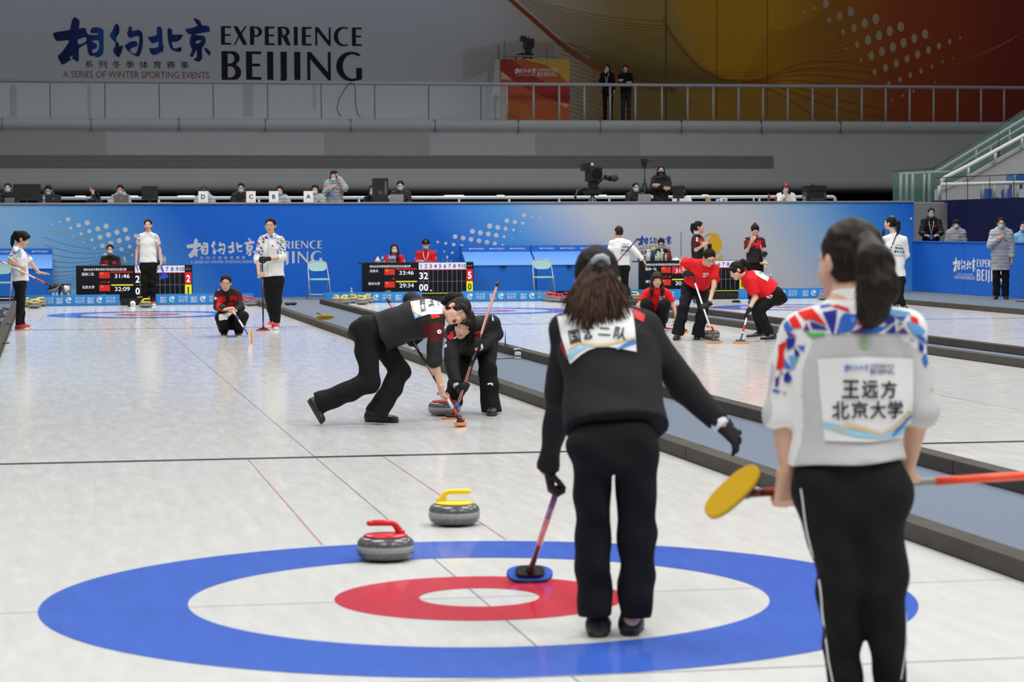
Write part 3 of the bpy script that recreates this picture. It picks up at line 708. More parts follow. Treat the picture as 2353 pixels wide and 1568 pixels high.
# ---- scoreboards
M_SCREEN = mat('dark_screen', (0.006, 0.006, 0.007), 0.25)
def glow(name, c, e): return mat(name, c, 0.5, emit=e)
G_WHITE = glow('screen_white', (0.72, 0.72, 0.80), 0.75); G_RED = glow('screen_red', (0.50, 0.012, 0.018), 0.5); G_YEL = glow('screen_yellow', (0.62, 0.62, 0.02), 0.55)
G_FLAG = glow('screen_flag_red', (0.60, 0.02, 0.01), 0.35); G_STAR = glow('screen_flag_star', (0.8, 0.6, 0.02), 0.5); G_DIM = glow('screen_grey', (0.25, 0.25, 0.30), 0.3); G_BLK = mat('screen_black', (0.004, 0.004, 0.005), 0.4)
G_HEAD = glow('screen_pale', (0.58, 0.58, 0.72), 0.55)
def scoreboard(px, py, rows, label, Y=43.5, boxed=False, logo=True):
    o = aty(px, py, Y); s = 1.0/4.126/103.3
    r = empty('scoreboard', (o[0]+1.26, Y+0.2, 0)); tag(r, label, 'scoreboard', 'scoreboards behind the ice')
    X = lambda x: float(o[0])+(x-218)*s
    Z = lambda y: float(o[2])-(y-922)*s
    MB().box((X(218), Y, 0.06), (X(1292), Y+0.16, float(o[2]))).build('screen_housing', M_SCREEN, r, True)
    MB().box((X(218), Y+0.16, float(o[2])-0.035), (X(1292), Y+0.75, float(o[2])-0.005)).build('table_top', M_DARK, r, True)
    MB().box((X(218), Y-0.02, 0.0), (X(1292), Y+0.5, 0.06)).build('base', M_DARK, r, True)
    def T(t, x0, y0, x1, y1, m, n, keep=False, bold=0.0):
        return print_flat(n, text2d(t, X(x0), Z(y1), X(x1), Z(y0), keep=keep, bold=bold), (0, Y, 0), UX, UZ, m, r, 0.010)
    def B(x0, y0, x1, y1): return rect2d(X(x0), Z(y1), X(x1), Z(y0))
    def pr(n, ps, m, lift=0.005): return print_flat(n, join2d(*ps), (0, Y, 0), UX, UZ, m, r, lift)
    T('相约北京冬季体育系列测试活动冰壶比赛', 287, 947, 682, 970, G_WHITE, 'title_lettering')
    fl, st, wt = [], [], []
    for k, (team, w0, w1, time, sc, tot) in enumerate(rows):
        dy = k*121
        T(team, w0, 987+dy, w1, 1015+dy, G_WHITE, 'team_name')
        fl.append(B(430, 982+dy, 528, 1040+dy))
        st.append(star2d(X(448), Z(996+dy), 9*s)); st += [star2d(X(448+a), Z(996+dy+b), 3.4*s) for a, b in ((14,-8),(20,-2),(20,6),(14,12))]
        if k == 0 and boxed: pr('time_box', [B(540, 980+dy, 742, 1048+dy)], G_RED)
        else: pr('colour_bar', [B(540, 978+dy, 742, 990+dy)], G_RED if k == 0 else G_YEL)
        T(time, 573, 1002+dy, 710, 1040+dy, G_WHITE, 'clock_digits')
        for q, d in enumerate(sc):
            if d == '.': pr('dot', [disc2d(X(877), Z(1192), 7*s)], G_WHITE)
            elif d != ' ': T(d, 763+46*q, 1018+112*k, 802+46*q, 1084+112*k, G_WHITE, 'score_digit', True, 0.02)
    for q in range(len(fl)):
        f_ = pr('flag', fl[q:q+1], G_FLAG); print_flat('flag_stars', join2d(*st[5*q:5*q+5]), (0, Y, 0), UX, UZ, G_STAR, f_, 0.008)
    if logo: T('LSFE', 440, 1070, 490, 1084, G_RED, 'small_mark'); 
    pr('small_mark', [poly2d([(X(500),Z(1084)),(X(518),Z(1066)),(X(528),Z(1072)),(X(524),Z(1084))])], G_RED)
    T('LSFE', 440, 1190, 488, 1204, G_YEL, 'small_mark')
    pr('end_number_strip', [B(760, 926, 1220, 990)], G_HEAD)
    for k in range(10):
        w = 17 if k < 9 else 20
        T(str(k+1), 783+46*k-w, 940, 783+46*k+w, 977, G_BLK, 'end_number', True, 0.012)
    T('总分', 1230, 950, 1278, 968, G_DIM, 'total_lettering')
    pr('red_rule', [B(760, 990, 1220, 996)], G_RED)
    pr('grid_lines', [B(805+46*k, 996, 807.5+46*k, 1205) for k in range(9)]+[B(760, 1105, 1220, 1107.5)], G_DIM)
    pr('red_total_cell', [B(1222, 990, 1284, 1100)], G_RED); pr('yellow_total_cell', [B(1222, 1106, 1284, 1205)], G_YEL)
    pr('yellow_rule', [B(778, 1216, 1284, 1222)], G_YEL)
    T(rows[0][5], 1235, 1016, 1270, 1082, G_WHITE, 'total_digit', True, 0.02); T(rows[1][5], 1235, 1128, 1270, 1190, G_BLK, 'total_digit', True, 0.02)
    return r
scoreboard(174.5, 611, [('国游二队', 272, 385, '31:46', '2', '2'), ('北京大学', 272, 385, '32:09', '0', '1')], 'scoreboard behind the player in the white polo, clock at 31:46')
scoreboard(832.5, 604, [('北体大', 287, 370, '33:46', '32', '5'), ('清华大学', 272, 385, '29:34', '00.', '0')], 'scoreboard with clock at 33:46, above the bending sweeper', logo=False)
scoreboard(1470.5, 600, [('国游一队', 272, 385, '31:02', '  ', '1'), ('清华大学', 272, 385, '30:15', '  ', '0')], 'scoreboard partly hidden by the red shirted players', boxed=True)

# ---- sloping blue storage lockers against the front wall
M_LOCK = mat('locker_blue', (0.018, 0.155, 0.60), 0.5, spec=0.3); M_LOCK_LIT = mat('locker_blue_lit', (0.13, 0.33, 0.78), 0.5, spec=0.3)  # second blue is lightened, painting the light caught by the sloping lid
def locker(px0, px1, label, marks, latch=None, Y=44.35):
    a, b = float(aty(px0, 620, Y)[0]), float(aty(px1, 620, Y)[0])
    r = empty('storage_locker', ((a+b)/2, Y, 0)); tag(r, label, 'locker', 'blue lockers against the printed wall')
    MB().prism([(Y, 0.10), (Y, 0.715), (Y+0.62, 1.00), (Y+0.62, 1.15), (Y+0.95, 1.15), (Y+0.95, 0.10)], a, b, 'x').build('body', M_LOCK, r, True)
    MB().prism([(Y-0.02, 0.705), (Y-0.01, 0.725), (Y+0.60, 1.01), (Y+0.62, 1.0)], a+0.01, b-0.01, 'x').build('lid', M_LOCK_LIT, r, True)
    MB().box((a+0.02, Y+0.05, 0), (b-0.02, Y+0.9, 0.10)).build('plinth', M_DARK, r, True)
    ms = []
    for x in marks:
        X = float(aty(x, 573, Y+0.6)[0])
        ms += [moved(BRUSH, 120, -145, 0.17/360, 0.042/100, X, 1.065), moved(ENGLISH, 500, -188, 0.17/330, 0.042/130, X+0.185, 1.062)]
    for q in range(0, len(ms), 2): print_flat('event_lettering', join2d(*ms[q:q+2]), (0, Y+0.62, 0), UX, UZ, M_WPRINT, r, 0.004)
    if latch:
        p = aty(latch, 604, Y-0.02)
        MB().box((p[0]-0.06, Y-0.05, 0.67), (p[0]+0.06, Y+0.02, 0.705), 0.005).build('latch', M_DARK, r, True)
    return r
locker(-60, 121, 'sloping blue locker at the far left behind the folding chair', [-12, 73])
locker(1071, 1231, 'sloping blue locker right of the middle scoreboard', [1078, 1125, 1172], 1156)
locker(1233, 1420, 'sloping blue locker behind the mint folding chair and the brown ponytail', [1240, 1287, 1334], 1308)

# ---- folding chairs
M_MINT = mat('mint_vinyl', (0.42, 0.66, 0.62), 0.55, spec=0.3); M_CHROME = mat('grey_tube', (0.50, 0.51, 0.52), 0.35, metal=0.6)
def make_chair():
    r = empty('folding_chair', (0, 0, 0))
    for s in (-1, 1):
        x = 0.235*s
        MB().tube([(x, -0.24, 0.0), (x*0.97, -0.02, 0.42), (x*0.93, 0.10, 0.66), (x*0.86, 0.145, 0.80), (x*0.6, 0.155, 0.838), (0, 0.158, 0.845)], 0.012, 8).build('front_leg', M_CHROME, r)
        MB().tube([(x*0.9, 0.26, 0.0), (x*0.92, 0.0, 0.44)], 0.011, 8).build('rear_leg', M_CHROME, r)
    MB().tube([(-0.215, -0.19, 0.10), (0.215, -0.19, 0.10)], 0.009, 8).tube([(-0.2, 0.21, 0.10), (0.2, 0.21, 0.10)], 0.009, 8).build('stretcher', M_CHROME, r)
    mb = MB(); seat = [(-0.19,-0.24),(0.19,-0.24),(0.215,-0.2),(0.2,0.1),(0.17,0.14),(-0.17,0.14),(-0.2,0.1),(-0.215,-0.2)]
    mb.prism(seat, 0.425, 0.455, 'z'); mb.build('seat', M_MINT, r)
    mb = MB(); n = 24; rows = []
    for y in (0.0, 0.022):
        rows.append([mb.bm.verts.new((0.205*math.copysign(abs(math.cos(2*PI*k/n))**0.6, math.cos(2*PI*k/n)), 0.118+y+0.09*(0.13*math.sin(2*PI*k/n)) - 0.03*(1-abs(math.cos(2*PI*k/n)))*0, 0.725+0.105*math.copysign(abs(math.sin(2*PI*k/n))**0.75, math.sin(2*PI*k/n)))) for k in range(n)])
    mb.bm.faces.new(rows[0]); mb.bm.faces.new(rows[1][::-1])
    for k in range(n): mb.bm.faces.new((rows[0][k], rows[0][(k+1)%n], rows[1][(k+1)%n], rows[1][k]))
    mb.build('backrest', M_MINT, r)
    return r
_ch = make_chair()
for i, (px, py, Y, rz, lab) in enumerate([(735, 688, None, 0.1, 'mint folding chair standing alone between two scoreboards'), (1252, 600, 43.55, 0.0, 'mint folding chair in front of the long blue lockers'), (1757, 600, 43.2, 0.15, 'mint folding chair mostly hidden behind the red shirted sweeper'), (2, 690, 42.6, -0.2, 'mint folding chair cut by the left edge of the photo')]):
    o = _ch if i == 0 else copy_tree(_ch)
    p = gnd(px, py) if Y is None else aty(px, py, Y)
    o.location = (p[0], p[1]+0.2, 0); o.rotation_euler = (0, 0, rz)
    tag(o, lab, 'chair', 'mint folding chairs')

# ---- curling stones
def granite(name, c0, c1, rough, scale):
    m = bpy.data.materials.new(name); m.use_nodes = True; nt = m.node_tree; b = nt.nodes['Principled BSDF']; b.inputs['Roughness'].default_value = rough
    tc = nt.nodes.new('ShaderNodeTexCoord'); n = nt.nodes.new('ShaderNodeTexNoise'); n.inputs['Scale'].default_value = scale; n.inputs['Detail'].default_value = 6; n.inputs['Roughness'].default_value = 0.8
    nt.links.new(tc.outputs['Object'], n.inputs['Vector']); cr = nt.nodes.new('ShaderNodeValToRGB')
    cr.color_ramp.elements[0].position = 0.38; cr.color_ramp.elements[1].position = 0.66
    cr.color_ramp.elements[0].color = (*c0, 1); cr.color_ramp.elements[1].color = (*c1, 1)
    nt.links.new(n.outputs['Fac'], cr.inputs[0]); nt.links.new(cr.outputs[0], b.inputs['Base Color'])
    return m
M_GRAN = granite('polished_granite', (0.050, 0.051, 0.054), (0.165, 0.168, 0.172), 0.14, 90)
M_GRANB = granite('rough_granite', (0.20, 0.205, 0.21), (0.34, 0.345, 0.345), 0.55, 90)
M_SRED = mat('red_handle', (0.60, 0.012, 0.022), 0.25, spec=0.5); M_SYEL = mat('yellow_handle', (0.86, 0.60, 0.015), 0.28, spec=0.5)
def make_stone(hm, name):
    r = empty('curling_stone', (0, 0, 0)); R = 0.134
    prof = [(0.0, 0.004), (0.062, 0.0), (0.072, 0.004), (0.100, 0.008)] + [(R-0.034+0.034*math.sin(a), 0.042-0.034*math.cos(a)) for a in np.linspace(0.3, PI/2, 8)]
    MB().lathe(prof+[(R, 0.0425)], 48).build('lower_body', M_GRAN, r)
    MB().lathe([(R, 0.0425), (R+0.0006, 0.055), (R, 0.070)], 48).build('striking_band', M_GRANB, r)
    top = [(R, 0.070)] + [(R-0.040+0.040*math.cos(a), 0.072+0.040*math.sin(a)) for a in np.linspace(0.1, PI/2, 9)] + [(0.06, 0.1135), (0.0, 0.1135)]
    MB().lathe(top, 48).build('upper_body', M_GRAN, r)
    mb = MB().lathe([(0.100, 0.1105), (0.104, 0.116), (0.098, 0.121), (0.06, 0.1255), (0.0, 0.127)], 40)
    mb.build('handle_base', hm, r)
    path = [(-0.080, 0, 0.117), (-0.069, 0, 0.128), (-0.060, 0, 0.144), (-0.050, 0, 0.161), (-0.030, 0, 0.1735), (0.02, 0, 0.1755), (0.06, 0, 0.176), (0.082, 0, 0.175), (0.089, 0, 0.175)]
    MB().tube(path, [0.021, 0.020, 0.0165, 0.0155, 0.0145, 0.0145, 0.0145, 0.0125, 0.006], 14).build('handle', hm, r)
    return r
_sr, _sy = make_stone(M_SRED, 'red'), make_stone(M_SYEL, 'yellow')
_used = {}
def unit2(v): return v/np.linalg.norm(v)
_stone_at = []
def stone(px, py, colour, rz, label, group=None, z=0.0):
    p = gnd(px, py, z); q = np.array([p[0], min(p[1], 40.20)]); dr = unit2(p[:2]-CAM_LOC[:2])
    for _ in range(40):                               # no two stones in the same place: slide along the line of sight
        hit = [h for h in _stone_at if np.linalg.norm(h-q) < 0.275]
        if not hit: break
        q = q-dr*0.03
    _stone_at.append(q)
    base = _sr if colour == 'red' else _sy
    o = base if colour not in _used else copy_tree(base)
    _used[colour] = 1
    o.location = (q[0], q[1], 0.002); o.rotation_euler = (0, 0, rz)
    tag(o, label, 'curling stone', group)
    return o
stone(886, 1288, 'red', PI+0.25-YAW, 'red handled granite stone resting on the blue ring')
stone(1044, 1207, 'yellow', -0.1-YAW, 'yellow handled granite stone just beyond the blue ring')
stone(1021, 955, 'red', PI/2+0.5, 'red handled stone being swept by two players in black')
stone(1632, 780, 'red', PI/2+0.3, 'red handled stone between the two red shirted sweepers')
gs = 'stones parked at the end of the ice'
for x, y, rz, lab in ((79, 709, 0.4, 'foremost of the three yellow stones beside the left player'), (93, 703, 0.2, 'rear right yellow stone of the cluster beside the left player'), (60, 706, 1.0, 'yellow stone half hidden behind the leg of the left player')):
    stone(x, y, 'yellow', rz, lab, gs)
stone(335, 707.5, 'yellow', 0.1, 'single yellow stone in front of the shoes of the white polo player', gs)
for x, y, rz, lab in ((577, 703.5, 2.6, 'nearer red stone right of the squatting player in black'), (561, 701, 2.9, 'red stone mostly hidden by the squatting player in black')):
    stone(x, y, 'red', rz, lab, gs)
for x, y, rz, lab in ((773, 698.5, 1.9, 'leftmost yellow stone at the left board of the middle sheet'), (792, 698, 0.3, 'yellow stone second from left at the board of the middle sheet'), (809, 696.5, 2.4, 'rearmost yellow stone in the middle of the row of five'), (832, 700.5, 2.6, 'foremost yellow stone of the row of five'), (843, 696.5, 0.5, 'rightmost yellow stone of the row of five')):
    stone(x, y, 'yellow', rz, lab, gs)
for x, y, rz, lab in ((1259, 692, 2.9, 'leftmost red stone at the end of the row by the folding chair'), (1268, 693, 2.7, 'second red stone from left by the folding chair'), (1277, 693.7, 2.6, 'third red stone from left by the folding chair'), (1288, 694.5, 2.2, 'fourth red stone from left, nearest to the camera'), (1303, 693, 3.3, 'red stone beside the brown ponytail, right end of the row'), (1318, 690, 2.4, 'red stone hidden by the brown ponytail')):
    stone(x, y, 'red', rz, lab, gs)
for x, y, rz, lab in ((1456, 690, 2.4, 'yellow stone beside the left shoulder of the squatting red shirt'), (1468, 687, 0.4, 'yellow stone behind the squatting red shirt')):
    stone(x, y, 'yellow', rz, lab, gs)
stone(1893, 690, 'red', 2.0, 'red stone beside the collar of the nearest white jacket', gs)

# ---- brooms
def broom(top, head, along, normal, label, shaft, pad_m, plate_m, bands=(), length=0.20, width=0.072, shaft_r=0.0125, grip=None, sole=None, lettering=None):
    """top, head: ends of the shaft; along: long axis of the pad; normal: from the pad towards the shaft"""
    top, head = V3(top), V3(head); along = V3(along).normalized(); normal = V3(normal); normal = (normal-along*normal.dot(along)).normalized(); side = normal.cross(along)
    r = empty('curling_broom', head); tag(r, label, 'broom', 'curling brooms')
    L = (top-head).length
    MB().tube([head+(top-head)*t for t in (0.03, 1.0)], shaft_r, 12).build('shaft', shaft, r, True)
    for k, (t0, t1, m) in enumerate(bands):
        MB().tube([head+(top-head)*t0, head+(top-head)*t1], shaft_r*1.04, 12).build('shaft_band', m, r, True)
    if grip: MB().tube([head+(top-head)*(1-0.05/L), top], shaft_r*1.1, 12).build('end_cap', grip, r, True)
    Mx = Matrix((side, along, normal)).transposed().to_4x4(); Mx.translation = head
    def slab(l, w, z0, z1, n=28, p=2.6):
        mb = MB(); rows = []
        for z, q in ((z0, 0.96), (z0+(z1-z0)*0.3, 1.0), (z0+(z1-z0)*0.75, 1.0), (z1, 0.94)):
            rows.append([mb.bm.verts.new((w/2*q*math.copysign(abs(math.cos(2*PI*k/n))**(2/p), math.cos(2*PI*k/n)), l/2*q*math.copysign(abs(math.sin(2*PI*k/n))**(2/p), math.sin(2*PI*k/n)), z)) for k in range(n)])
        for a, b in zip(rows, rows[1:]):
            for k in range(n): mb.bm.faces.new((a[k], a[(k+1)%n], b[(k+1)%n], b[k])).smooth = True
        mb.bm.faces.new(rows[0][::-1]); mb.bm.faces.new(rows[-1])
        bmesh.ops.transform(mb.bm, matrix=Mx, verts=mb.bm.verts); return mb
    slab(length, width, -0.034, -0.012).build('pad', pad_m, r, True)
    if sole: slab(length*1.01, width*1.02, -0.020, -0.010).build('pad_cover', sole, r, True)
    slab(length*0.62, width*0.62, -0.012, 0.010, p=4).build('mounting_plate', plate_m, r, True)
    MB().tube([head+normal*(-0.002), head+(top-head)*(0.05/L)], [shaft_r*1.7, shaft_r*1.25], 12).build('swivel', plate_m, r, True)
    return r
S_PURPLE = mat('purple_shaft', (0.09, 0.018, 0.10), 0.3); S_PINK = mat('pink_shaft', (0.62, 0.33, 0.30), 0.3); S_VIOLET = mat('violet_shaft', (0.14, 0.09, 0.30), 0.3)
S_BLACK = mat('black_shaft', (0.012, 0.012, 0.013), 0.3); S_ROSE = mat('rose_shaft', (0.45, 0.20, 0.17), 0.25, metal=0.3); S_WHITE = mat('white_shaft', (0.72, 0.72, 0.72), 0.3); S_GREY = mat('grey_shaft', (0.24, 0.24, 0.23), 0.35)
S_ORED = mat('orange_red_shaft', (0.85, 0.07, 0.02), 0.35); S_DRED = mat('dark_red_shaft', (0.20, 0.01, 0.015), 0.3); S_HOTPINK = mat('hot_pink_shaft', (0.75, 0.05, 0.28), 0.35); S_BLUE = mat('blue_shaft', (0.03, 0.05, 0.30), 0.3)
P_BLUE = mat('blue_pad', (0.045, 0.13, 0.55), 0.7, spec=0.2, noise=0.35, nscale=60); P_PINKW = mat('pink_white_pad', (0.75, 0.18, 0.22), 0.6, noise=0.5, nscale=80); P_RED = mat('red_pad', (0.50, 0.01, 0.012), 0.6)
VX, VY = np.array([1.0, 0, 0]), np.array([0, 1.0, 0])
# ---- loose objects on the walkway between the sheets
def loose_broom():
    p = gnd(747, 734); h = V3(p)+Vector((0, 0, 0.05))
    o = broom(h+Vector((-0.05, 0.75, 0.03)), h, (1, 0, 0.02), (0.0, 0.85, 0.5), 'broom with yellow pad lying on the walkway behind the bending sweeper', S_DRED, M_GOLD, M_DARK, length=0.30, width=0.085, sole=M_DARK, grip=S_BLACK)
    return o
loose_broom()
def lump(name, pts, m, label, cat):
    mb = MB()
    for c, r in pts:
        bmesh.ops.create_uvsphere(mb.bm, u_segments=14, v_segments=9, radius=1.0, matrix=Matrix.Translation(V3(c)) @ Matrix.Diagonal((*r, 1)))
    c0 = V3(pts[0][0]); rt = empty(name, (c0.x, c0.y, 0)); tag(rt, label, cat)
    return rt, mb
p = gnd(667, 702)
r_, mb = lump('slip_on_gripper', [((p[0]-0.05, p[1], 0.035), (0.07, 0.06, 0.034)), ((p[0]+0.06, p[1]-0.01, 0.036), (0.08, 0.05, 0.036))], None, 'black rubber slip on shoe gripper lying on the walkway', 'shoe cover')
mb.build('rubber_sole', M_SHOE, r_, True, True)
p = gnd(1692, 696)
r_ = empty('hack_cover', (p[0], p[1], 0)); tag(r_, 'small black block on the far sheet between the red shirted sweepers', 'block')
MB().box((p[0]-0.08, p[1]-0.05, 0.0), (p[0]+0.08, p[1]+0.08, 0.05), 0.015).build('block', M_DARK, r_, True); MB().box((p[0]-0.085, p[1]-0.055, 0.0), (p[0]+0.085, p[1]+0.085, 0.012)).build('sole', M_DGREY, r_, True)
p = gnd(303, 705)
r_ = empty('stopwatch_case', (p[0], p[1], 0)); tag(r_, 'small white box with black foot on the ice left of the single yellow stone', 'box')
MB().lathe([(0.0, 0.002), (0.055, 0.002), (0.055, 0.06), (0.045, 0.10), (0.02, 0.115), (0, 0.118)], 16, (p[0]+0.02, p[1], 0)).build('shell', M_WHITE, r_, True)
MB().box((p[0]-0.09, p[1]-0.03, 0.0), (p[0]-0.02, p[1]+0.03, 0.06), 0.01).build('foot', M_DARK, r_, True)
MB().box((p[0]-0.0, p[1]-0.062, 0.05), (p[0]+0.04, p[1]-0.05, 0.066), 0.002).build('stripe', M_RPRINT, r_, True)
# aerial and little sensor boxes on the bumper of the middle sheet
p = gnd(1161, 799, 0.09)
r_ = empty('radio_aerial', p); tag(r_, 'thin black radio aerial standing on the bumper beside the sweepers', 'aerial')
MB().tube([p, p+np.array([0, 0, 0.20])], [0.009, 0.003], 8).build('mast', M_DARK, r_, True)
MB().box((p[0]-0.02, p[1]-0.02, p[2]), (p[0]+0.02, p[1]+0.02, p[2]+0.015)).build('foot', mat('red_plastic', (0.4, 0.02, 0.02), 0.4), r_, True)
p2 = gnd(1188, 805, 0.09)
r_ = empty('sensor_box', p2); tag(r_, 'small cream sensor box on top of the bumper right of the aerial', 'sensor')
MB().box((p2[0]-0.04, p2[1]-0.04, p2[2]), (p2[0]+0.04, p2[1]+0.04, p2[2]+0.02), 0.004).build('case', mat('cream_plastic', (0.62, 0.58, 0.46), 0.5), r_, True)
MB().box((p2[0]-0.01, p2[1]-0.045, p2[2]+0.004), (p2[0]+0.02, p2[1]-0.04, p2[2]+0.012)).build('port', M_DARK, r_, True)
r_ = empty('cable', p); tag(r_, 'short black and white cable looping along the bumper between aerial and sensor box', 'cable')
MB().tube([p+np.array([0.01,0,0.01]), p*0.7+p2*0.3+np.array([0,0,0.04]), p*0.3+p2*0.7+np.array([0,0,0.02]), p2+np.array([0,0,0.01])], 0.006, 6).build('wire', M_DARK, r_, True)
def sensor(px, py, label):
    q = gnd(px, py, 0.0)
    r = empty('laser_sensor', (q[0], q[1], 0)); tag(r, label, 'sensor', 'white timing sensors at the bumpers')
    MB().box((q[0]-0.035, q[1]-0.03, 0), (q[0]+0.035, q[1]+0.03, 0.085), 0.006).build('case', M_WMETAL, r, True)
    MB().box((q[0]-0.036, q[1]-0.032, 0.030), (q[0]+0.036, q[1]+0.0, 0.044)).build('dark_slot', M_DARK, r, True)
    return q
q1 = sensor(1190, 825, 'white timing sensor standing against the bumper right of the rear sweeper')
q2 = sensor(949, 812, 'white timing sensor seen below the bending sweeper')
r_ = empty('cable', (q1[0]-0.2, q1[1], 0)); tag(r_, 'thin cable running across the walkway to the white sensor', 'cable')
MB().tube([(q1[0]-0.04, q1[1], 0.01), (q1[0]-0.4, q1[1]-0.1, 0.006), (q1[0]-0.8, q1[1]+0.02, 0.006), (2.62, q1[1]-0.1, 0.006)], 0.006, 6).build('wire', M_DGREY, r_, True)
r_ = empty('cable', (-2.6, 36, 0)); tag(r_, 'tangled black cable along the left bumper', 'cable')
_pt = []
for k in range(90):
    t = k/89; _pt.append((-2.60+0.055*math.sin(k*0.9)-0.06*t+0.05*math.sin(k*0.31)-0.10*max(0, t-0.7)*math.sin(k*1.7), 22+t*17, 0.012+0.008*math.sin(k*1.3)))
MB().tube(_pt, 0.012, 5).build('wire', M_DARK, r_, True)
for x, y in ((14, 790), (21, 745)):
    q = gnd(x, y, 0.092); r_ = empty('rubber_clip', q); tag(r_, 'small dark clip on top of the left bumper, %s' % ('nearer one' if y > 760 else 'beside the red shoes'), 'clip')
    MB().lathe([(0.05, 0), (0.045, 0.012), (0.0, 0.022)], 12, q).build('clip', M_DARK, r_, True)
r_ = empty('cable_loop', gnd(2345, 695)); tag(r_, 'loop of thin black cable on the floor at the right edge', 'cable')
q = gnd(2350, 694); MB().tube([(q[0]+0.12*math.cos(a), q[1]+0.2*math.sin(a), 0.01) for a in np.linspace(0, 5.6, 20)], 0.008, 6).build('wire', M_DARK, r_, True)

# ---- bottles, flasks and small goods
M_PET = mat('clear_bottle', (0.75, 0.80, 0.82), 0.15, alpha=0.45); M_BCAP = mat('blue_cap', (0.03, 0.10, 0.45), 0.4); M_LABEL = mat('blue_label', (0.05, 0.22, 0.60), 0.5)
def bottle(p, h, label, body=None, cap=None, band=None, r=None, name='water_bottle', group='bottles by the ice', flask=False):
    r = r or h*0.15
    e = empty(name, p); tag(e, label, 'bottle', group)
    pr = [(r*0.85, 0), (r, 0.02*h), (r, 0.62*h), (r*0.8, 0.72*h), (r*0.42, 0.84*h), (r*0.42, 0.9*h)] if not flask else [(r*0.9, 0), (r, 0.02*h), (r, 0.74*h), (r*0.86, 0.78*h)]
    MB().lathe(pr, 16).build('body', body or M_PET, e)
    MB().lathe([(r*0.46, 0.89*h), (r*0.46, h*0.99), (r*0.3, h)] if not flask else [(r*0.84, 0.775*h), (r*0.84, 0.96*h), (r*0.6, h)], 14).build('cap', cap or M_BCAP, e)
    if band: MB().lathe([(r*1.02, 0.28*h), (r*1.02, 0.56*h)], 16).build('label', band, e)
    return e
def on(px, py, Y): return aty(px, py, Y)
TZ = 0.785
def onT(px, Y): q = aty(px, 600, Y); return (q[0], Y, TZ+.003)
bottle(onT(879, 43.95), 0.18, 'clear water bottle beside the paper bag on the middle scoreboard table', band=M_LABEL)
for x, k in ((895.5, 'left'), (901, 'middle'), (906.5, 'right')):
    bottle(onT(x, 43.85), 0.19, '%s one of three blue labelled bottles before the woman in red' % k, band=M_LABEL)
bottle(onT(1027.5, 43.9), 0.175, 'clear water bottle standing alone at the right end of the middle scoreboard table', band=M_LABEL)
q = onT(868, 43.9); e = empty('paper_bag', q); tag(e, 'crumpled pale paper bag on the left end of the middle scoreboard table', 'bag')
MB().lathe([(0.055, 0), (0.07, 0.04), (0.055, 0.07), (0.015, 0.12), (0.0, 0.125)], 9).build('paper', mat('pale_paper', (0.70, 0.55, 0.47), 0.8), e)
MB().lathe([(0.02, 0.10), (0.025, 0.13), (0.0, 0.14)], 7).build('crumpled_top', M_PAPER, e)
q = onT(985, 43.75); e = empty('clipboard', q); tag(e, 'tan clipboard lying on the scoreboard table before the man in the black cap', 'clipboard')
MB().box((-0.18, -0.1, 0), (0.16, 0.06, 0.012)).build('board', mat('tan_board', (0.42, 0.33, 0.22), 0.7), e); MB().box((-0.03, -0.09, 0.012), (0.03, -0.06, 0.02)).build('clip', M_METAL, e)
bottle(onT(287, 43.9), 0.15, 'yellow capped orange drink bottle beside the masked woman in black', body=mat('orange_drink', (0.70, 0.36, 0.04), 0.35), cap=M_GOLD)
bottle(onT(372, 43.9), 0.20, 'pale green flask partly behind the white polo player', body=mat('pale_green', (0.45, 0.62, 0.58), 0.4), cap=M_WMETAL, flask=True)
bottle(onT(378.5, 43.95), 0.18, 'clear bottle right of the pale green flask', band=M_PET, cap=M_WMETAL)
_fl = [(1490, .26, (0.72,0.72,0.68), (0.80,0.80,0.78), 'white thermos flask at the left end of the third scoreboard table', .045), (1502, .31, (0.03,0.045,0.14), (0.78,0.62,0.02), 'dark blue thermos with yellow cap on the third scoreboard table', .05),
       (1507.5, .16, (0.45,0.55,0.30), (0.1,0.35,0.1), 'small green drink bottle in front of the dark blue thermos', .03), (1512, .23, (0.72,0.72,0.66), (0.70,0.66,0.55), 'white flask right of the dark blue thermos', .034),
       (1521, .28, (0.50,0.52,0.53), (0.62,0.62,0.62), 'tall silver flask before the masked man in black', .036), (1530, .18, (0.55,0.50,0.42), (0.8,0.25,0.1), 'small clear bottle with orange cap beside the silver flask', .028), (1536.5, .24, (0.34,0.015,0.03), (0.20,0.01,0.02), 'dark red thermos flask at the right of the row', .035)]
for x, h, c, k, lab, r0 in _fl:
    bottle(onT(x, 43.85 if h > .2 else 43.75), h, lab, body=mat('flask_%d' % x, c, 0.35), cap=mat('flask_cap_%d' % x, k, 0.4), r=r0, flask=True, name='thermos_flask', group='flasks on the third scoreboard table')
q = onT(1553, 43.85); e = empty('plastic_bag', q); tag(e, 'crumpled white plastic bag right of the flasks', 'bag')
MB().lathe([(0.10, 0), (0.11, 0.02), (0.07, 0.05), (0.03, 0.06), (0, 0.065)], 11).build('film', M_WHITE, e); MB().lathe([(0.02, 0.05), (0.03, 0.08), (0.0, 0.085)], 7).build('knot', M_WHITE, e)
for x, lab in ((122.5, 'leftmost of four water bottles behind the left banner board'), (131, 'second from left of the four water bottles behind the left banner board'), (141.8, 'third from left of the four water bottles behind the left banner board'), (157.5, 'rightmost water bottle, before the metal bin')):
    q = aty(x, 690, 41.6); bottle((q[0], 41.6, 0), 0.29, lab, r=0.035)
for x, Yv in ((808, 41.5), (1522*0+808, 0)):
    if Yv: q = aty(x, 690, Yv); bottle((q[0], Yv, 0), 0.29, 'water bottle whose cap shows above the board behind five yellow stones', r=0.035, cap=M_WMETAL)
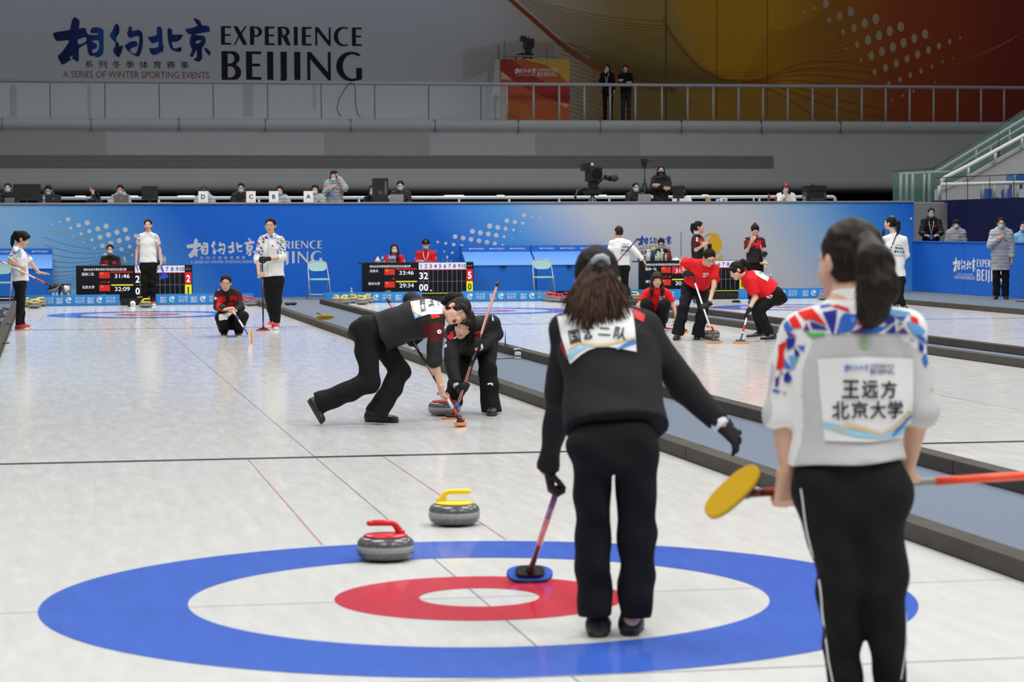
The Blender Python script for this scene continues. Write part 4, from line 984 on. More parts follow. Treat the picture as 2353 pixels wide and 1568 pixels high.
q = aty(152, 690, 42.5); e = empty('waste_bin', (q[0], 42.5, 0)); tag(e, 'round brushed metal bin behind the left banner board', 'bin')
MB().lathe([(0.0, 0), (0.098, 0), (0.102, 0.40), (0.0, 0.395)], 24).build('bin_body', mat('brushed_steel', (0.30, 0.30, 0.31), 0.3, metal=0.9), e)
MB().lathe([(0.104, 0.385), (0.106, 0.41), (0.098, 0.41)], 24).build('rim', M_DARK, e)
MB().box((-0.16, -0.04, 0.0), (-0.10, 0.06, 0.38), 0.02).build('liner', M_DARK, e)

# ---- goods on the officials' long table
PY = 46.15; PZ = WT+0.045
def onP(px, Y=PY): q = aty(px, 460, Y); return (q[0], Y, PZ)
ppm_p = 98.5
def monitor(px, w, h, label, stand=True, Y=PY+0.1, marks=False):
    q = onP(px, Y); e = empty('computer_monitor', q); tag(e, label, 'monitor', 'monitors on the long table')
    z0 = 0.075 if stand else 0.02
    MB().box((-w/2, 0, z0), (w/2, 0.035, z0+h), 0.008).build('rear_shell', M_DARK, e)
    MB().box((-0.025, 0.03, 0.01), (0.025, 0.05, z0+h*0.5)).build('stand', M_DARK, e)
    MB().box((-w*0.22, -0.05, 0), (w*0.22, 0.11, 0.014), 0.004).build('foot', M_DGREY, e)
    MB().box((-w*0.2, -0.012, z0+h*0.35), (w*0.2, 0.0, z0+h*0.7), 0.004).build('rear_bulge', M_DGREY if marks else M_DARK, e)
    return e
monitor(62.5, 0.62, 0.36, 'wide black monitor seen from behind at the left of the long table')
monitor(344.5, 0.38, 0.31, 'black monitor on a stand between the grey coat and sign D')
monitor(1559.5, 0.28, 0.30, 'upright black monitor hiding a person in white')
def laptop(px, w, m, label, mark=True, tilt=0.25, h=None):
    q = onP(px, PY-0.08); e = empty('laptop', q); tag(e, label, 'laptop', 'laptops on the long table'); h = h or w*0.55
    MB().box((-w/2, 0, 0), (w/2, 0.22, 0.012), 0.003).build('keyboard_base', m, e)
    Mr = Matrix.Translation((0, 0.0, 0.008)) @ Matrix.Rotation(tilt, 4, 'X')
    MB().box((-w/2, -0.008, 0), (w/2, 0.0, h), 0.003, Mr).build('lid', m, e)
    if mark: MB().box((-0.018, -0.010, h*0.48), (0.018, -0.0082, h*0.56), 0, Mr).build('badge', mat('badge_grey', (0.5, 0.5, 0.5), 0.3), e)
    return e
M_LAPG = mat('laptop_grey', (0.20, 0.19, 0.18), 0.4, metal=0.3); M_LAPD = mat('laptop_dark', (0.02, 0.02, 0.022), 0.4); M_LAPS = mat('laptop_silver', (0.34, 0.33, 0.32), 0.4, metal=0.3)
laptop(22, 0.22, M_LAPG, 'small grey laptop before the man at the left edge', False)
laptop(123, 0.34, M_LAPD, 'black laptop before the man looking down')
laptop(278.5, 0.345, M_LAPG, 'grey laptop before the man in the grey coat')
laptop(910.5, 0.33, M_LAPS, 'silver laptop beside the black computer tower')
laptop(1480.5, 0.32, M_LAPS, 'silver laptop before the man beside the camera tripod')
q = onP(876.5, PY); e = empty('computer_tower', q); tag(e, 'black computer tower standing upright on the long table', 'computer')
MB().box((-0.165, 0, 0), (0.165, 0.4, 0.565), 0.006).build('case', M_DARK, e)
MB().box((0.07, -0.006, 0.18), (0.13, 0.0, 0.5)).build('port_panel', M_DGREY, e)
mb = MB()
for k in range(9): mb.box((0.10, -0.009, 0.2+0.032*k), (0.115, -0.005, 0.215+0.032*k))
mb.build('ports', M_METAL, e)
MB().lathe([(0.05, 0), (0.05, 0.004)], 18, M=Matrix.Translation((-0.02, -0.002, 0.23)) @ Matrix.Rotation(PI/2, 4, 'X')).build('fan_grille', M_DGREY, e)
_sg_blue = mat('navy_letter', (0.01, 0.02, 0.13), 0.6); _sg_tan = mat('sign_wave', (0.75, 0.60, 0.45), 0.6)
for px, ch in ((467, 'D'), (577, 'C'), (629.5, 'B'), (709, 'A')):
    q = onP(px, PY-0.16); e = empty('letter_sign', q); tag(e, 'white tent sign with the letter %s on the long table' % ch, 'sign', 'lettered signs on the long table')
    Mr = Matrix.Rotation(-0.18, 4, 'X')
    MB().prism([(0, 0), (0.045, 0.265), (0.09, 0.0)], -0.108, 0.108, 'x').build('card', M_PAPER, e)
    u = np.array([1.0, 0, 0]); v = np.array([0, 0.045, 0.265])/0.2688
    print_flat('letter', text2d(ch, -0.07, 0.085, 0.07, 0.19, keep=True, bold=0.03), np.array(q), u, v, _sg_blue, e, 0.003)
    print_flat('wave', ribbon2d([(-0.10+0.2*t, 0.035+0.025*t+0.008*math.sin(6*t)) for t in np.linspace(0, 1, 10)], 0.008), np.array(q), u, v, _sg_tan, e, 0.003)
def printer():
    q = onP(1877, PY+0.1); e = empty('office_printer', q); tag(e, 'black office printer at the right end of the long table', 'printer')
    MB().box((-0.25, 0, 0), (0.25, 0.4, 0.24), 0.012).build('body', M_DARK, e)
    MB().box((-0.26, -0.02, 0.25), (0.24, 0.4, 0.38), 0.012).build('scanner_unit', M_DARK, e)
    MB().prism([(-0.19, 0.38), (-0.02, 0.44), (0.0, 0.45), (-0.02, 0.425), (-0.10, 0.38)], 0.05, 0.35, 'y').build('paper_feeder', M_DARK, e)
    MB().box((-0.2, -0.06, 0.03), (0.18, 0.0, 0.07), 0.006).build('paper_tray', M_DGREY, e)
    MB().box((0.18, -0.012, 0.10), (0.23, 0.0, 0.20)).build('front_panel', M_DGREY, e)
printer()
bottle(onP(1767, PY), 0.19, 'small red cola bottle left of the woman in the red cap', body=mat('cola', (0.25, 0.02, 0.02), 0.25), cap=P_RED, name='drink_bottle', group='drinks on the long table')
bottle(onP(1783, PY), 0.115, 'red drinks can beside the woman in the red cap', body=mat('can_red', (0.45, 0.01, 0.02), 0.3), cap=M_DGREY, flask=True, r=0.03, name='drink_can', group='drinks on the long table')
bottle(onP(1732, PY), 0.11, 'small hand gel bottle with black pump on the long table', body=M_WHITE, cap=M_DARK, name='pump_bottle', group='drinks on the long table')
bottle(onP(101, PY+.12), 0.19, 'clear water bottle beside the black laptop', band=M_LABEL, group='drinks on the long table')
bottle(onP(1848, PY), 0.13, 'clear plastic bottle left of the printer', band=M_LABEL, group='drinks on the long table')
for px, w, h, lab in ((1652, 0.10, 0.055, 'blue and white tissue pack on the long table'), (1664, 0.16, 0.085, 'white tissue box on the long table')):
    q = onP(px, PY-0.05+(0.1 if w > .12 else 0)); e = empty('tissue_box', q); tag(e, lab, 'box')
    MB().box((-w/2, 0, 0), (w/2, 0.08, h), 0.006).build('carton', M_PAPER, e); MB().box((-w*0.3, -0.003, h*0.2), (w*0.3, 0.0, h*0.7)).build('blue_print', M_LABEL, e)
q = onP(1626, PY+0.1); e = empty('cardboard_flap', q); tag(e, 'brown cardboard triangle standing on the long table', 'cardboard')
MB().prism([(-0.05, 0), (0.11, 0), (-0.05, 0.155)], 0, 0.012, 'y').build('card', mat('cardboard', (0.36, 0.25, 0.15), 0.8), e)
MB().box((-0.05, 0.012, 0), (0.1, 0.10, 0.01)).build('flap', mat('cardboard', (0,0,0)), e)
q = onP(379, PY+0.5); e = empty('chair_top', q); tag(e, 'pale top of an empty chair behind the long table, left of sign D', 'chair')
MB().box((-0.16, 0, -0.02), (0.16, 0.03, 0.02), 0.01).build('backrest', mat('pale_chair', (0.55, 0.6, 0.56), 0.5), e); MB().tube([(0.1, 0.02, -0.795), (0.1, 0.02, 0.0)], 0.012, 8).tube([(-0.1, 0.02, -0.795), (-0.1, 0.02, 0.0)], 0.012, 8).build('back_tube', M_CHROME, e)
for px, Yq in ((1445*0+1290, 0),):
    pass
# long white hand rail behind the officials
def platform_rail():
    Y = 49.5; a, b = aty(-60, 459, Y), aty(1905, 450, Y)
    z = 2.325; e = empty('platform_handrail', (a[0], Y, 1.38)); tag(e, 'long white tube handrail behind the seated officials', 'railing')
    end = aty(1919, 450, Y)[0]
    MB().tube([(a[0], Y, z), (end-0.06, Y, z), (end-0.02, Y, z-0.02), (end, Y, z-0.07), (end, Y, 1.4)], 0.042, 12).build('handrail', M_WMETAL, e, True)
    first = None; x = 20
    while x < 1900:
        X = aty(x, 458, Y)[0]
        if first is None: first = MB().tube([(0, 0, 1.38), (0, 0, z)], 0.03, 8).build('post', M_WMETAL, e); o = first
        else: o = first.copy(); COL.objects.link(o); o.parent = e
        o.location = (X-a[0], 0, -1.38); x += 115
platform_rail()
# small ceiling lamps glowing under the balcony
M_DOWNL = mat('warm_lamp', (1.0, 0.88, 0.70), 0.5, emit=2.2)
def downlight(px, py, w, lab):
    Y = FY-0.6+0.9; q = aty(px, py, Y); e = empty('ceiling_downlight', (q[0], Y, 2.60)); tag(e, lab, 'lamp', 'small lamps under the balcony')
    MB().lathe([(w, -0.025), (w, 0.0)], 16).build('diffuser', M_DOWNL, e); MB().lathe([(w*1.1, -0.012), (w*1.15, 0.01)], 16).build('rim', M_DGREY, e)
for k, (px, w) in enumerate(((185, .16), (302, .2), (428, .26), (1030, .13), (1052, .2), (1150, .12), (1385, .12), (1620, .1))):
    downlight(px, 449, w, 'small round lamp under the balcony %s' % ['far left of the monitor', 'right of the grey coat with laptop', 'left of sign D', 'above the wall left of the red jackets', 'paired beside its neighbour right of the man with laptop', 'above the dot pattern', 'right of the broadcast camera', 'right of the cardboard triangle'][k])
# ---- broadcast camera on the platform
def tv_camera(px, pylens, Y, zfloor, s, label, mic=True):
    q = aty(px, pylens, Y); zfloor = zfloor+.004; e = empty('broadcast_camera', (q[0], Y, zfloor)); tag(e, label, 'camera')
    def W(x, y, z): return (q[0]+x*s, Y+y*s, q[2]+z*s)
    def bx(n, lo, hi, bev=0.01, m=M_DARK): MB().box(W(*lo), W(*hi), bev*s).build(n, m, e, True)
    bx('lens_box', (-0.14, -0.1, -0.22), (0.22, 0.45, 0.16), 0.02)
    MB().lathe([(0.0, 0), (0.12*s, 0.0), (0.135*s, -0.03*s), (0.135*s, 0.02*s)], 24, M=Matrix.Translation(V3(W(0.06, -0.1, -0.03))) @ Matrix.Rotation(PI/2, 4, 'X')).build('lens', mat('lens_glass', (0.005, 0.005, 0.008), 0.08), e, True)
    bx('viewfinder', (-0.28, -0.05, 0.06), (0.0, 0.35, 0.26), 0.015); bx('top_light', (-0.10, -0.07, 0.16), (0.02, 0.1, 0.28), 0.01, M_DGREY)
    bx('number_plate', (-0.085, -0.075, 0.20), (-0.02, -0.068, 0.27), 0, M_WMETAL)
    bx('head', (-0.10, 0.0, -0.42), (0.14, 0.3, -0.2), 0.03); bx('cradle', (-0.22, 0.0, -0.56), (0.22, 0.3, -0.40), 0.03)
    MB().tube([W(-0.2, 0.1, -0.42), W(-0.42, 0.05, -0.46), W(-0.5, 0.0, -0.62), W(-0.48, 0, -0.72)], 0.03*s, 8).build('pan_handle', M_DARK, e, True)
    if mic:
        MB().tube([W(0.12, 0, -0.28), W(0.3, -0.1, -0.1)], 0.018*s, 8).tube([W(0.3, -0.05, -0.10), W(0.42, -0.18, -0.14)], [0.07*s, 0.085*s], 12).build('microphone', M_DARK, e, True)
        MB().lathe([(0.0, -0.11*s), (0.085*s, -0.08*s), (0.10*s, 0), (0.085*s, 0.08*s), (0.0, 0.11*s)], 14, M=Matrix.Translation(V3(W(0.52, -0.2, -0.13))) @ Matrix.Rotation(1.2, 4, 'Y')).build('windshield', mat('furry_grey', (0.05, 0.05, 0.05), 0.95, bump=0.8), e, True)
    apex = W(0.0, 0.15, -0.55)
    for a in (0.3, 2.4, 4.5):
        ft = (apex[0]+0.5*s*math.cos(a), apex[1]+0.5*s*math.sin(a), zfloor)
        MB().tube([apex, ft], 0.028*s, 8).build('tripod_leg', mat('tripod_grey', (0.25, 0.25, 0.26), 0.4), e, True)
tv_camera(1364, 398, 47.4, 1.38, 0.92, 'large broadcast camera with furry microphone on a tripod behind the long table')
def small_camera():
    q = aty(1481, 372, 47.6); e = empty('video_camera', (q[0], 47.6, 1.38)); tag(e, 'small black video camera on a tall thin tripod beside the woman with crossed arms', 'camera')
    W = lambda x, y, z: (q[0]+x, 47.6+y, q[2]+z)
    MB().box(W(-0.07, -0.1, -0.03), W(0.06, 0.12, 0.07), 0.015).build('body', M_DARK, e, True)
    MB().tube([W(0.05, 0, 0.02), W(0.16, -0.02, 0.03)], 0.022, 10).build('lens_hood', M_DARK, e, True)
    MB().box(W(-0.07, -0.03, -0.13), W(0.05, 0.05, -0.03), 0.01).build('head', M_DARK, e, True)
    MB().tube([W(0, 0, -0.13), W(0.0, 0, -0.75)], 0.016, 8).build('column', M_DARK, e, True)
    for a in (0.2, 2.3, 4.4): MB().tube([W(0, 0, -0.50), W(0.03*math.cos(a), 0.03*math.sin(a), -0.52), W(0.32*math.cos(a), 0.32*math.sin(a), 1.38-q[2])], 0.014, 8).build('tripod_leg', M_DARK, e, True)
small_camera()

# ---- balcony railing, camera stand
def balcony_railing():
    Y = FY+0.25; e = empty('balcony_railing', (aty(0, 270, Y)[0], Y, 4.93)); tag(e, 'long grey railing with glass and posts along the balcony edge', 'railing')
    ez = 4.93; top = 6.05
    xs = [115, 241, 366, 490, 615, 738, 861, 985, 1105]
    rx = [1165, 1226, 1285, 1343, 1402, 1460, 1521, 1580, 1639, 1697, 1753, 1810, 1867, 1923, 1980, 2035, 2090, 2145, 2200, 2254, 2307, 2360]
    m = mat('rail_steel', (0.38, 0.39, 0.41), 0.45)
    MB().tube([(aty(-40, 190, Y)[0], Y, top), (aty(1150, 192, Y)[0], Y, top), (aty(2420, 205, Y)[0], Y, top)], 0.055, 10).build('handrail', m, e, True)
    first = None
    for x in rx:
        X = aty(x, 240, Y)[0]
        if first is None: first = MB().tube([(0, 0, 0), (0, 0, top-ez)], 0.035, 8).build('post', m, e); o = first
        else: o = first.copy(); COL.objects.link(o); o.parent = e
        o.location = (X-e.location.x, 0, 0)
    g = bpy.data.materials.new('rail_glass'); g.use_nodes = True; b = g.node_tree.nodes['Principled BSDF']
    b.inputs['Base Color'].default_value = (0.62, 0.72, 0.72, 1); b.inputs['Roughness'].default_value = 0.1; b.inputs['Alpha'].default_value = 0.22
    MATS['rail_glass'] = g
    prev = -30
    for x in xs+[1165]:
        a, c = aty(prev, 230, Y)[0]+0.012, aty(x, 230, Y)[0]-0.012
        MB().box((a, Y-0.01, ez), (c, Y+0.01, top-0.06)).build('glass_panel', g, e, True)
        if x in xs: MB().box((c, Y-0.014, ez), (c+0.024, Y+0.014, top)).build('glass_joint', M_DGREY, e, True)
        prev = x
balcony_railing()
e = empty('cable', aty(800, 268, FY+0.5)); tag(e, 'thin dark cable looping over the glass railing', 'cable')
MB().tube([aty(x, y, FY+0.17) for x, y in ((783, 267), (774, 250), (780, 225), (795, 200), (806, 190), (814, 192), (817, 215), (817, 240), (822, 262), (828, 268))], 0.012, 6).build('wire', M_DARK, e, True)
def camera_stand():
    Y = FY+1.0; q0, q1 = aty(1150, 136, Y), aty(1309, 268, Y)
    e = empty('camera_stand', ((q0[0]+q1[0])/2, Y, 4.93)); tag(e, 'red and gold printed camera platform on the balcony', 'camera stand')
    z1 = float(q0[2]); a, b = float(q0[0]), float(q1[0])
    MB().box((a, Y, 4.93), (b, Y+1.2, z1)).build('printed_box', mat('stand_rust', (0.42, 0.085, 0.025), 0.8), e, True)
    L = aty(1128, 200, Y)[0]
    MB().prism([(a, 4.93), (float(L)-0.05, 4.93), (float(aty(1140, 140, Y)[0]), z1), (a, z1)], Y+0.05, Y+1.2, 'y').build('side_cloth', mat('stand_cloth', (0.42, 0.41, 0.39), 0.85), e, True)
    P = lambda l: [(float(aty(x, y, Y)[0]), float(aty(x, y, Y)[2])) for x, y in l]
    def pr(n, l, m, lift=0.004): print_flat(n, poly2d(P(l)), (0, Y, 0), UX, UZ, m, e, lift)
    pr('gold_field', [(1200,136),(1309,136),(1309,196),(1285,170),(1255,150)], mat('stand_gold', (0.52, 0.30, 0.05), 0.8))
    pr('red_swoosh', [(1150,136),(1175,136),(1220,172),(1260,192),(1309,200),(1309,237),(1275,232),(1230,215),(1180,187),(1150,160)], mat('stand_red', (0.30, 0.02, 0.015), 0.8), 0.006)
    pr('tan_patch', [(1151,163),(1178,184),(1151,182)], mat('stand_tan', (0.50, 0.36, 0.17), 0.8), 0.006)
    pr('tan_patch', [(1286,237),(1309,240),(1300,248)], mat('stand_tan', (0,0,0)), 0.006)
    px_l = [[(1150, 215+k*6), (1225, 268+k*6-14)] for k in range(6)]
    px_ribbons(px_l, Y, [1.2]*6, 'stripe', mat('stand_gold', (0,0,0)), e, 72, 0.007)
    A, B = P([(1181.5, 176), (1280, 156)])
    for p in logo_wide(A[0], A[1], B[0], B[1]): print_flat('event_lettering', p, (0, Y, 0), UX, UZ, mat('stand_white', (0.66, 0.64, 0.6), 0.8), e, 0.012)
    st = mat('scaffold_tube', (0.22, 0.23, 0.24), 0.5)
    for x, y0, dy in ((1145.5, 102, 0.9), (1160, 93, 0.1), (1257, 103, 0.9), (1273, 93, 0.1)):
        q = aty(x, y0, Y+dy); MB().tube([(q[0], Y+dy, z1-0.2), (q[0], Y+dy, q[2])], 0.028, 8).build('scaffold_post', st, e, True)
    q = aty(1155, 129, Y+0.1); qq = aty(1278, 128, Y+0.1); MB().tube([(q[0], Y+0.1, q[2]), (qq[0], Y+0.1, q[2])], 0.025, 8).build('scaffold_rail', st, e, True)
    return z1
z1 = camera_stand()
tv_camera(1214, 98, FY+1.5, z1, 0.82, 'dark broadcast camera on top of the printed stand on the balcony', mic=False)
q = aty(1138, 268, FY+0.75); e = empty('equipment_stand', (q[0], FY+0.75, 4.93)); tag(e, 'slim dark stand with red box at the left of the printed camera platform', 'stand')
MB().box((-0.14, -0.1, 0), (0.16, 0.1, 0.06)).build('foot', M_DARK, e); MB().tube([(0, 0, 0.05), (0, 0, 0.82)], 0.022, 8).build('pole', M_DARK, e)
MB().box((-0.05, -0.04, 0.38), (0.05, 0.04, 0.66), 0.01).build('red_box', mat('dim_red', (0.16, 0.015, 0.02), 0.5), e); MB().box((0.03, -0.03, 0.70), (0.10, 0.03, 0.78), 0.01).build('clamp', M_DARK, e)

# ---- right hand side: barrier, dark wall, stair and rails
BX = 18.72
M_BARR = mat('bright_blue_board', (0.008, 0.135, 0.60), 0.6, spec=0.3); M_NAVY = mat('navy_cloth', (0.004, 0.008, 0.065), 0.7, spec=0.2)
bar = empty('side_barrier', (BX, 38, 0)); tag(bar, 'bright blue side barrier with white event lettering at the right', 'barrier')
y = 45.45; ks = 0
for Yb in (42.1, 38.3, 34.5, 30.7):
    MB().box((BX, Yb+0.01, -0.004), (BX+0.10, y-0.01, 1.17), 0.008).build('barrier_panel', M_BARR, bar, True); y = Yb
MB().box((BX-0.02, 30.7, 1.17), (BX+0.30, 45.45, 1.20), 0.008).build('ledge', M_BARR, bar, True)
def on_barrier(part, px0, py0, px1, py1, name, m):
    V, Fc = part; lo, hi = V.min(0), V.max(0)
    a, b = atx(px0, py1, BX), atx(px1, py0, BX)
    P = np.stack([(V[:,0]-lo[0])/(hi[0]-lo[0])*(a[1]-b[1]), a[2]+(V[:,1]-lo[1])/(hi[1]-lo[1])*(b[2]-a[2])], -1)
    print_flat(name, (P, Fc), (BX, a[1], 0), (0, -1, 0), (0, 0, 1), m, bar, 0.006)
on_barrier(BRUSH, 2190, 592, 2242, 626, 'event_lettering', M_WPRINT)
on_barrier(SERIES_CN, 2200, 629, 2236, 633, 'event_lettering', M_WPRINT)
on_barrier(SERIES_EN, 2193, 636, 2241, 641, 'event_lettering', M_WPRINT)
on_barrier(ENGLISH, 2245, 598, 2310, 648, 'event_lettering', M_WPRINT)
NX = 21.6
structure(MB().box((NX, 30, -0.004), (NX+0.15, float(atx(2141, 470, NX)[1]), float(atx(2200, 459, NX)[2]))).build('wall_navy', M_NAVY))
structure(MB().box((18.78, 50.6, -0.004), (30, 50.8, float(aty(2110, 467, 50.6)[2]))).build('wall_grey_back', M_CONC))
structure(MB().box((18.8, 50.8, 0.0), (24.5, 60, float(aty(2100, 468.5, 55.3)[2]))).build('floor_stand', M_CONC))
SY = 54.0
def P2(l, Y): return [(float(aty(x, y, Y)[0]), float(aty(x, y, Y)[2])) for x, y in l]
stair = structure(MB().prism(P2([(2152,470),(2152,436),(2165,432),(2225,405),(2353,332),(2500,248),(2500,470)], SY), SY, SY+0.15, 'y').build('wall_stair', mat('stair_grey', (0.42, 0.42, 0.42), 0.8, spec=0.2, noise=0.05, nscale=2)))
MB().prism(P2([(2165,433),(2225,406),(2500,249),(2500,256),(2225,412),(2167,438)], SY-0.03), SY-0.05, SY+0.2, 'y').build('stair_kerb', M_NOSE, stair)
M_SG = bpy.data.materials.new('green_glass'); M_SG.use_nodes = True; _b = M_SG.node_tree.nodes['Principled BSDF']
_b.inputs['Base Color'].default_value = (0.12, 0.24, 0.21, 1); _b.inputs['Roughness'].default_value = 0.08; _b.inputs['Alpha'].default_value = 0.38
def tube_px(l, Y, r): return MB().tube([aty(x, y, Y) for x, y in l], r, 10)
e = empty('stair_railing', aty(2170, 430, SY-0.1)); tag(e, 'white tube handrail climbing along the stair at the right', 'railing')
tube_px([(2165,424),(2165,412),(2172,408),(2225,381),(2353,311),(2480,240)], SY-0.1, 0.055).build('handrail', M_WMETAL, e, True)
for x, y0, y1 in ((2225, 380, 404), (2286.5, 348, 370), (2348, 314, 334)): tube_px([(x, y0), (x, y1)], SY-0.1, 0.04).build('post', M_WMETAL, e, True)
e = empty('stair_railing', aty(2170, 400, SY+1.6)); tag(e, 'farther pair of grey stair rails behind the green glass', 'railing')
tube_px([(2148,396),(2165,388),(2353,273),(2480,196)], SY+1.6, 0.045).build('handrail', M_WMETAL, e, True)
tube_px([(2190,390),(2245,355),(2353,290),(2480,212)], SY+1.6, 0.035).build('handrail', M_WMETAL, e, True)
for x, y0, y1 in ((2243, 343, 388), (2276, 336, 372), (2320, 294, 346)): tube_px([(x, y0), (x, y1)], SY+1.6, 0.03).build('post', M_WMETAL, e, True)
e = empty('glass_balustrade', aty(2100, 465, SY+1.4)); tag(e, 'green tinted glass panels in front of the dark gap and the stair', 'balustrade')
for l in ([(2052,466),(2052,392),(2126,389),(2126,466)], [(2129,466),(2129,389),(2142,388),(2150,384),(2150,462)], [(2151,440),(2151,384),(2294,295),(2294,370),(2225,404)], [(2297,370),(2297,293),(2353,254),(2353,332)]):
    MB().prism(P2(l, SY+0.9), SY+0.9, SY+0.92, 'y').build('glass_panel', M_SG, e, True)
for l in ([(2127.5,466),(2127.5,389)], [(2295.5,370),(2295.5,294)], [(2052,392),(2150,386)], [(2142,388),(2353,253)]):
    tube_px(l, SY+0.9, 0.014).build('glass_joint', M_DGREY, e, True)
e = empty('landing_rail', aty(2090, 466, SY+1.2)); tag(e, 'grey landing rail with thin posts behind the green glass', 'railing')
tube_px([(2066,400),(2150,396),(2220,396)], SY+1.3, 0.04).build('handrail', M_WMETAL, e, True)
for x in (2070, 2083, 2097, 2124, 2135): tube_px([(x, 399), (x, 468)], SY+1.3, 0.045).build('post', M_WMETAL, e, True)
M_CG = mat('clear_glass', (0.35, 0.42, 0.42), 0.1, alpha=0.10)
e = empty('stand_railing', aty(2200, 458, 47)); tag(e, 'white rail with posts above the navy wall at the right', 'railing')
tube_px([(2159,460),(2159,428),(2163,424),(2353,420),(2420,418)], 50.0, 0.05).build('handrail', M_WMETAL, e, True)
for x in (2258, 2284, 2311, 2338): tube_px([(x, 424), (x, 458)], 50.0, 0.04).build('post', M_WMETAL, e, True)
e = empty('glass_balustrade', aty(2250, 458, 49.6)); tag(e, 'clear glass panels with dark edges above the navy wall', 'balustrade')
for x0, x1 in ((2150,2174),(2175,2223),(2225,2274),(2276,2329),(2331,2380)):
    MB().prism(P2([(x0,459),(x0,409.5-(x0-2150)*0.045),(x1,409.5-(x1-2150)*0.045),(x1,459)], 49.6), 49.6, 49.615, 'y').build('glass_panel', M_CG, e, True)
    tube_px([(x1+0.5, 459), (x1+0.5, 409-(x1-2150)*0.045)], 49.6, 0.010).build('glass_joint', M_DARK, e, True)
tube_px([(2150,409),(2380,399)], 49.6, 0.012).build('top_edge', M_DARK, e, True)
M_SEAT = mat('blue_seat', (0.010, 0.07, 0.33), 0.45); M_SEATL = mat('sky_seat', (0.03, 0.20, 0.42), 0.45)
def seat(px, py, w, h, Y, m, lab):
    q = aty(px, py, Y); e = empty('stadium_seat', (q[0], Y, q[2])); tag(e, lab, 'seat', 'blue seats in the right stand')
    W, H = w/105.0, h/105.0
    mb = MB(); n = 20
    prof = [(-W/2, 0), (W/2, 0), (W/2, H*0.75), (W*0.36, H*0.97), (0, H), (-W*0.36, H*0.97), (-W/2, H*0.75)]
    mb.prism(prof, 0, 0.07, 'y'); bmesh.ops.bevel(mb.bm, geom=mb.bm.edges[:], offset=0.015, segments=2, affect='EDGES'); mb.build('seat_back', m, e)
    MB().box((-W/2, -0.30, -0.02), (W/2, 0.02, 0.03), 0.015).build('seat_pan', m, e)
    MB().box((-W*0.1, -0.05, -0.35), (W*0.1, 0.05, 0.0)).build('seat_leg', M_DGREY, e)
def tier(y0, y1, px, Yp, py):
    q = aty(px, py, Yp); structure(MB().box((q[0], y0, 1.3), (33, y1, float(q[2])-0.35)).build('floor_tier', M_CONC))
tier(51.6, 52.9, 2238, 52.4, 456); tier(52.95, 53.9, 2300, 53.2, 417)
seat(2270, 456, 42, 28, 52.4, M_SEAT, 'blue stadium seat behind the white posts at the right'); seat(2314, 456, 32, 28, 52.4, M_SEAT, 'second blue seat from left behind the posts'); seat(2353, 456, 40, 27, 52.4, mat('pale_seat', (0.42, 0.50, 0.56), 0.45), 'pale grey blue seat at the right edge')
seat(2322, 417, 22, 20, 53.2, M_SEATL, 'sky blue seat high above the rail'); seat(2346, 417, 30, 20, 53.2, M_SEAT, 'blue seat in the upper row at the right edge')
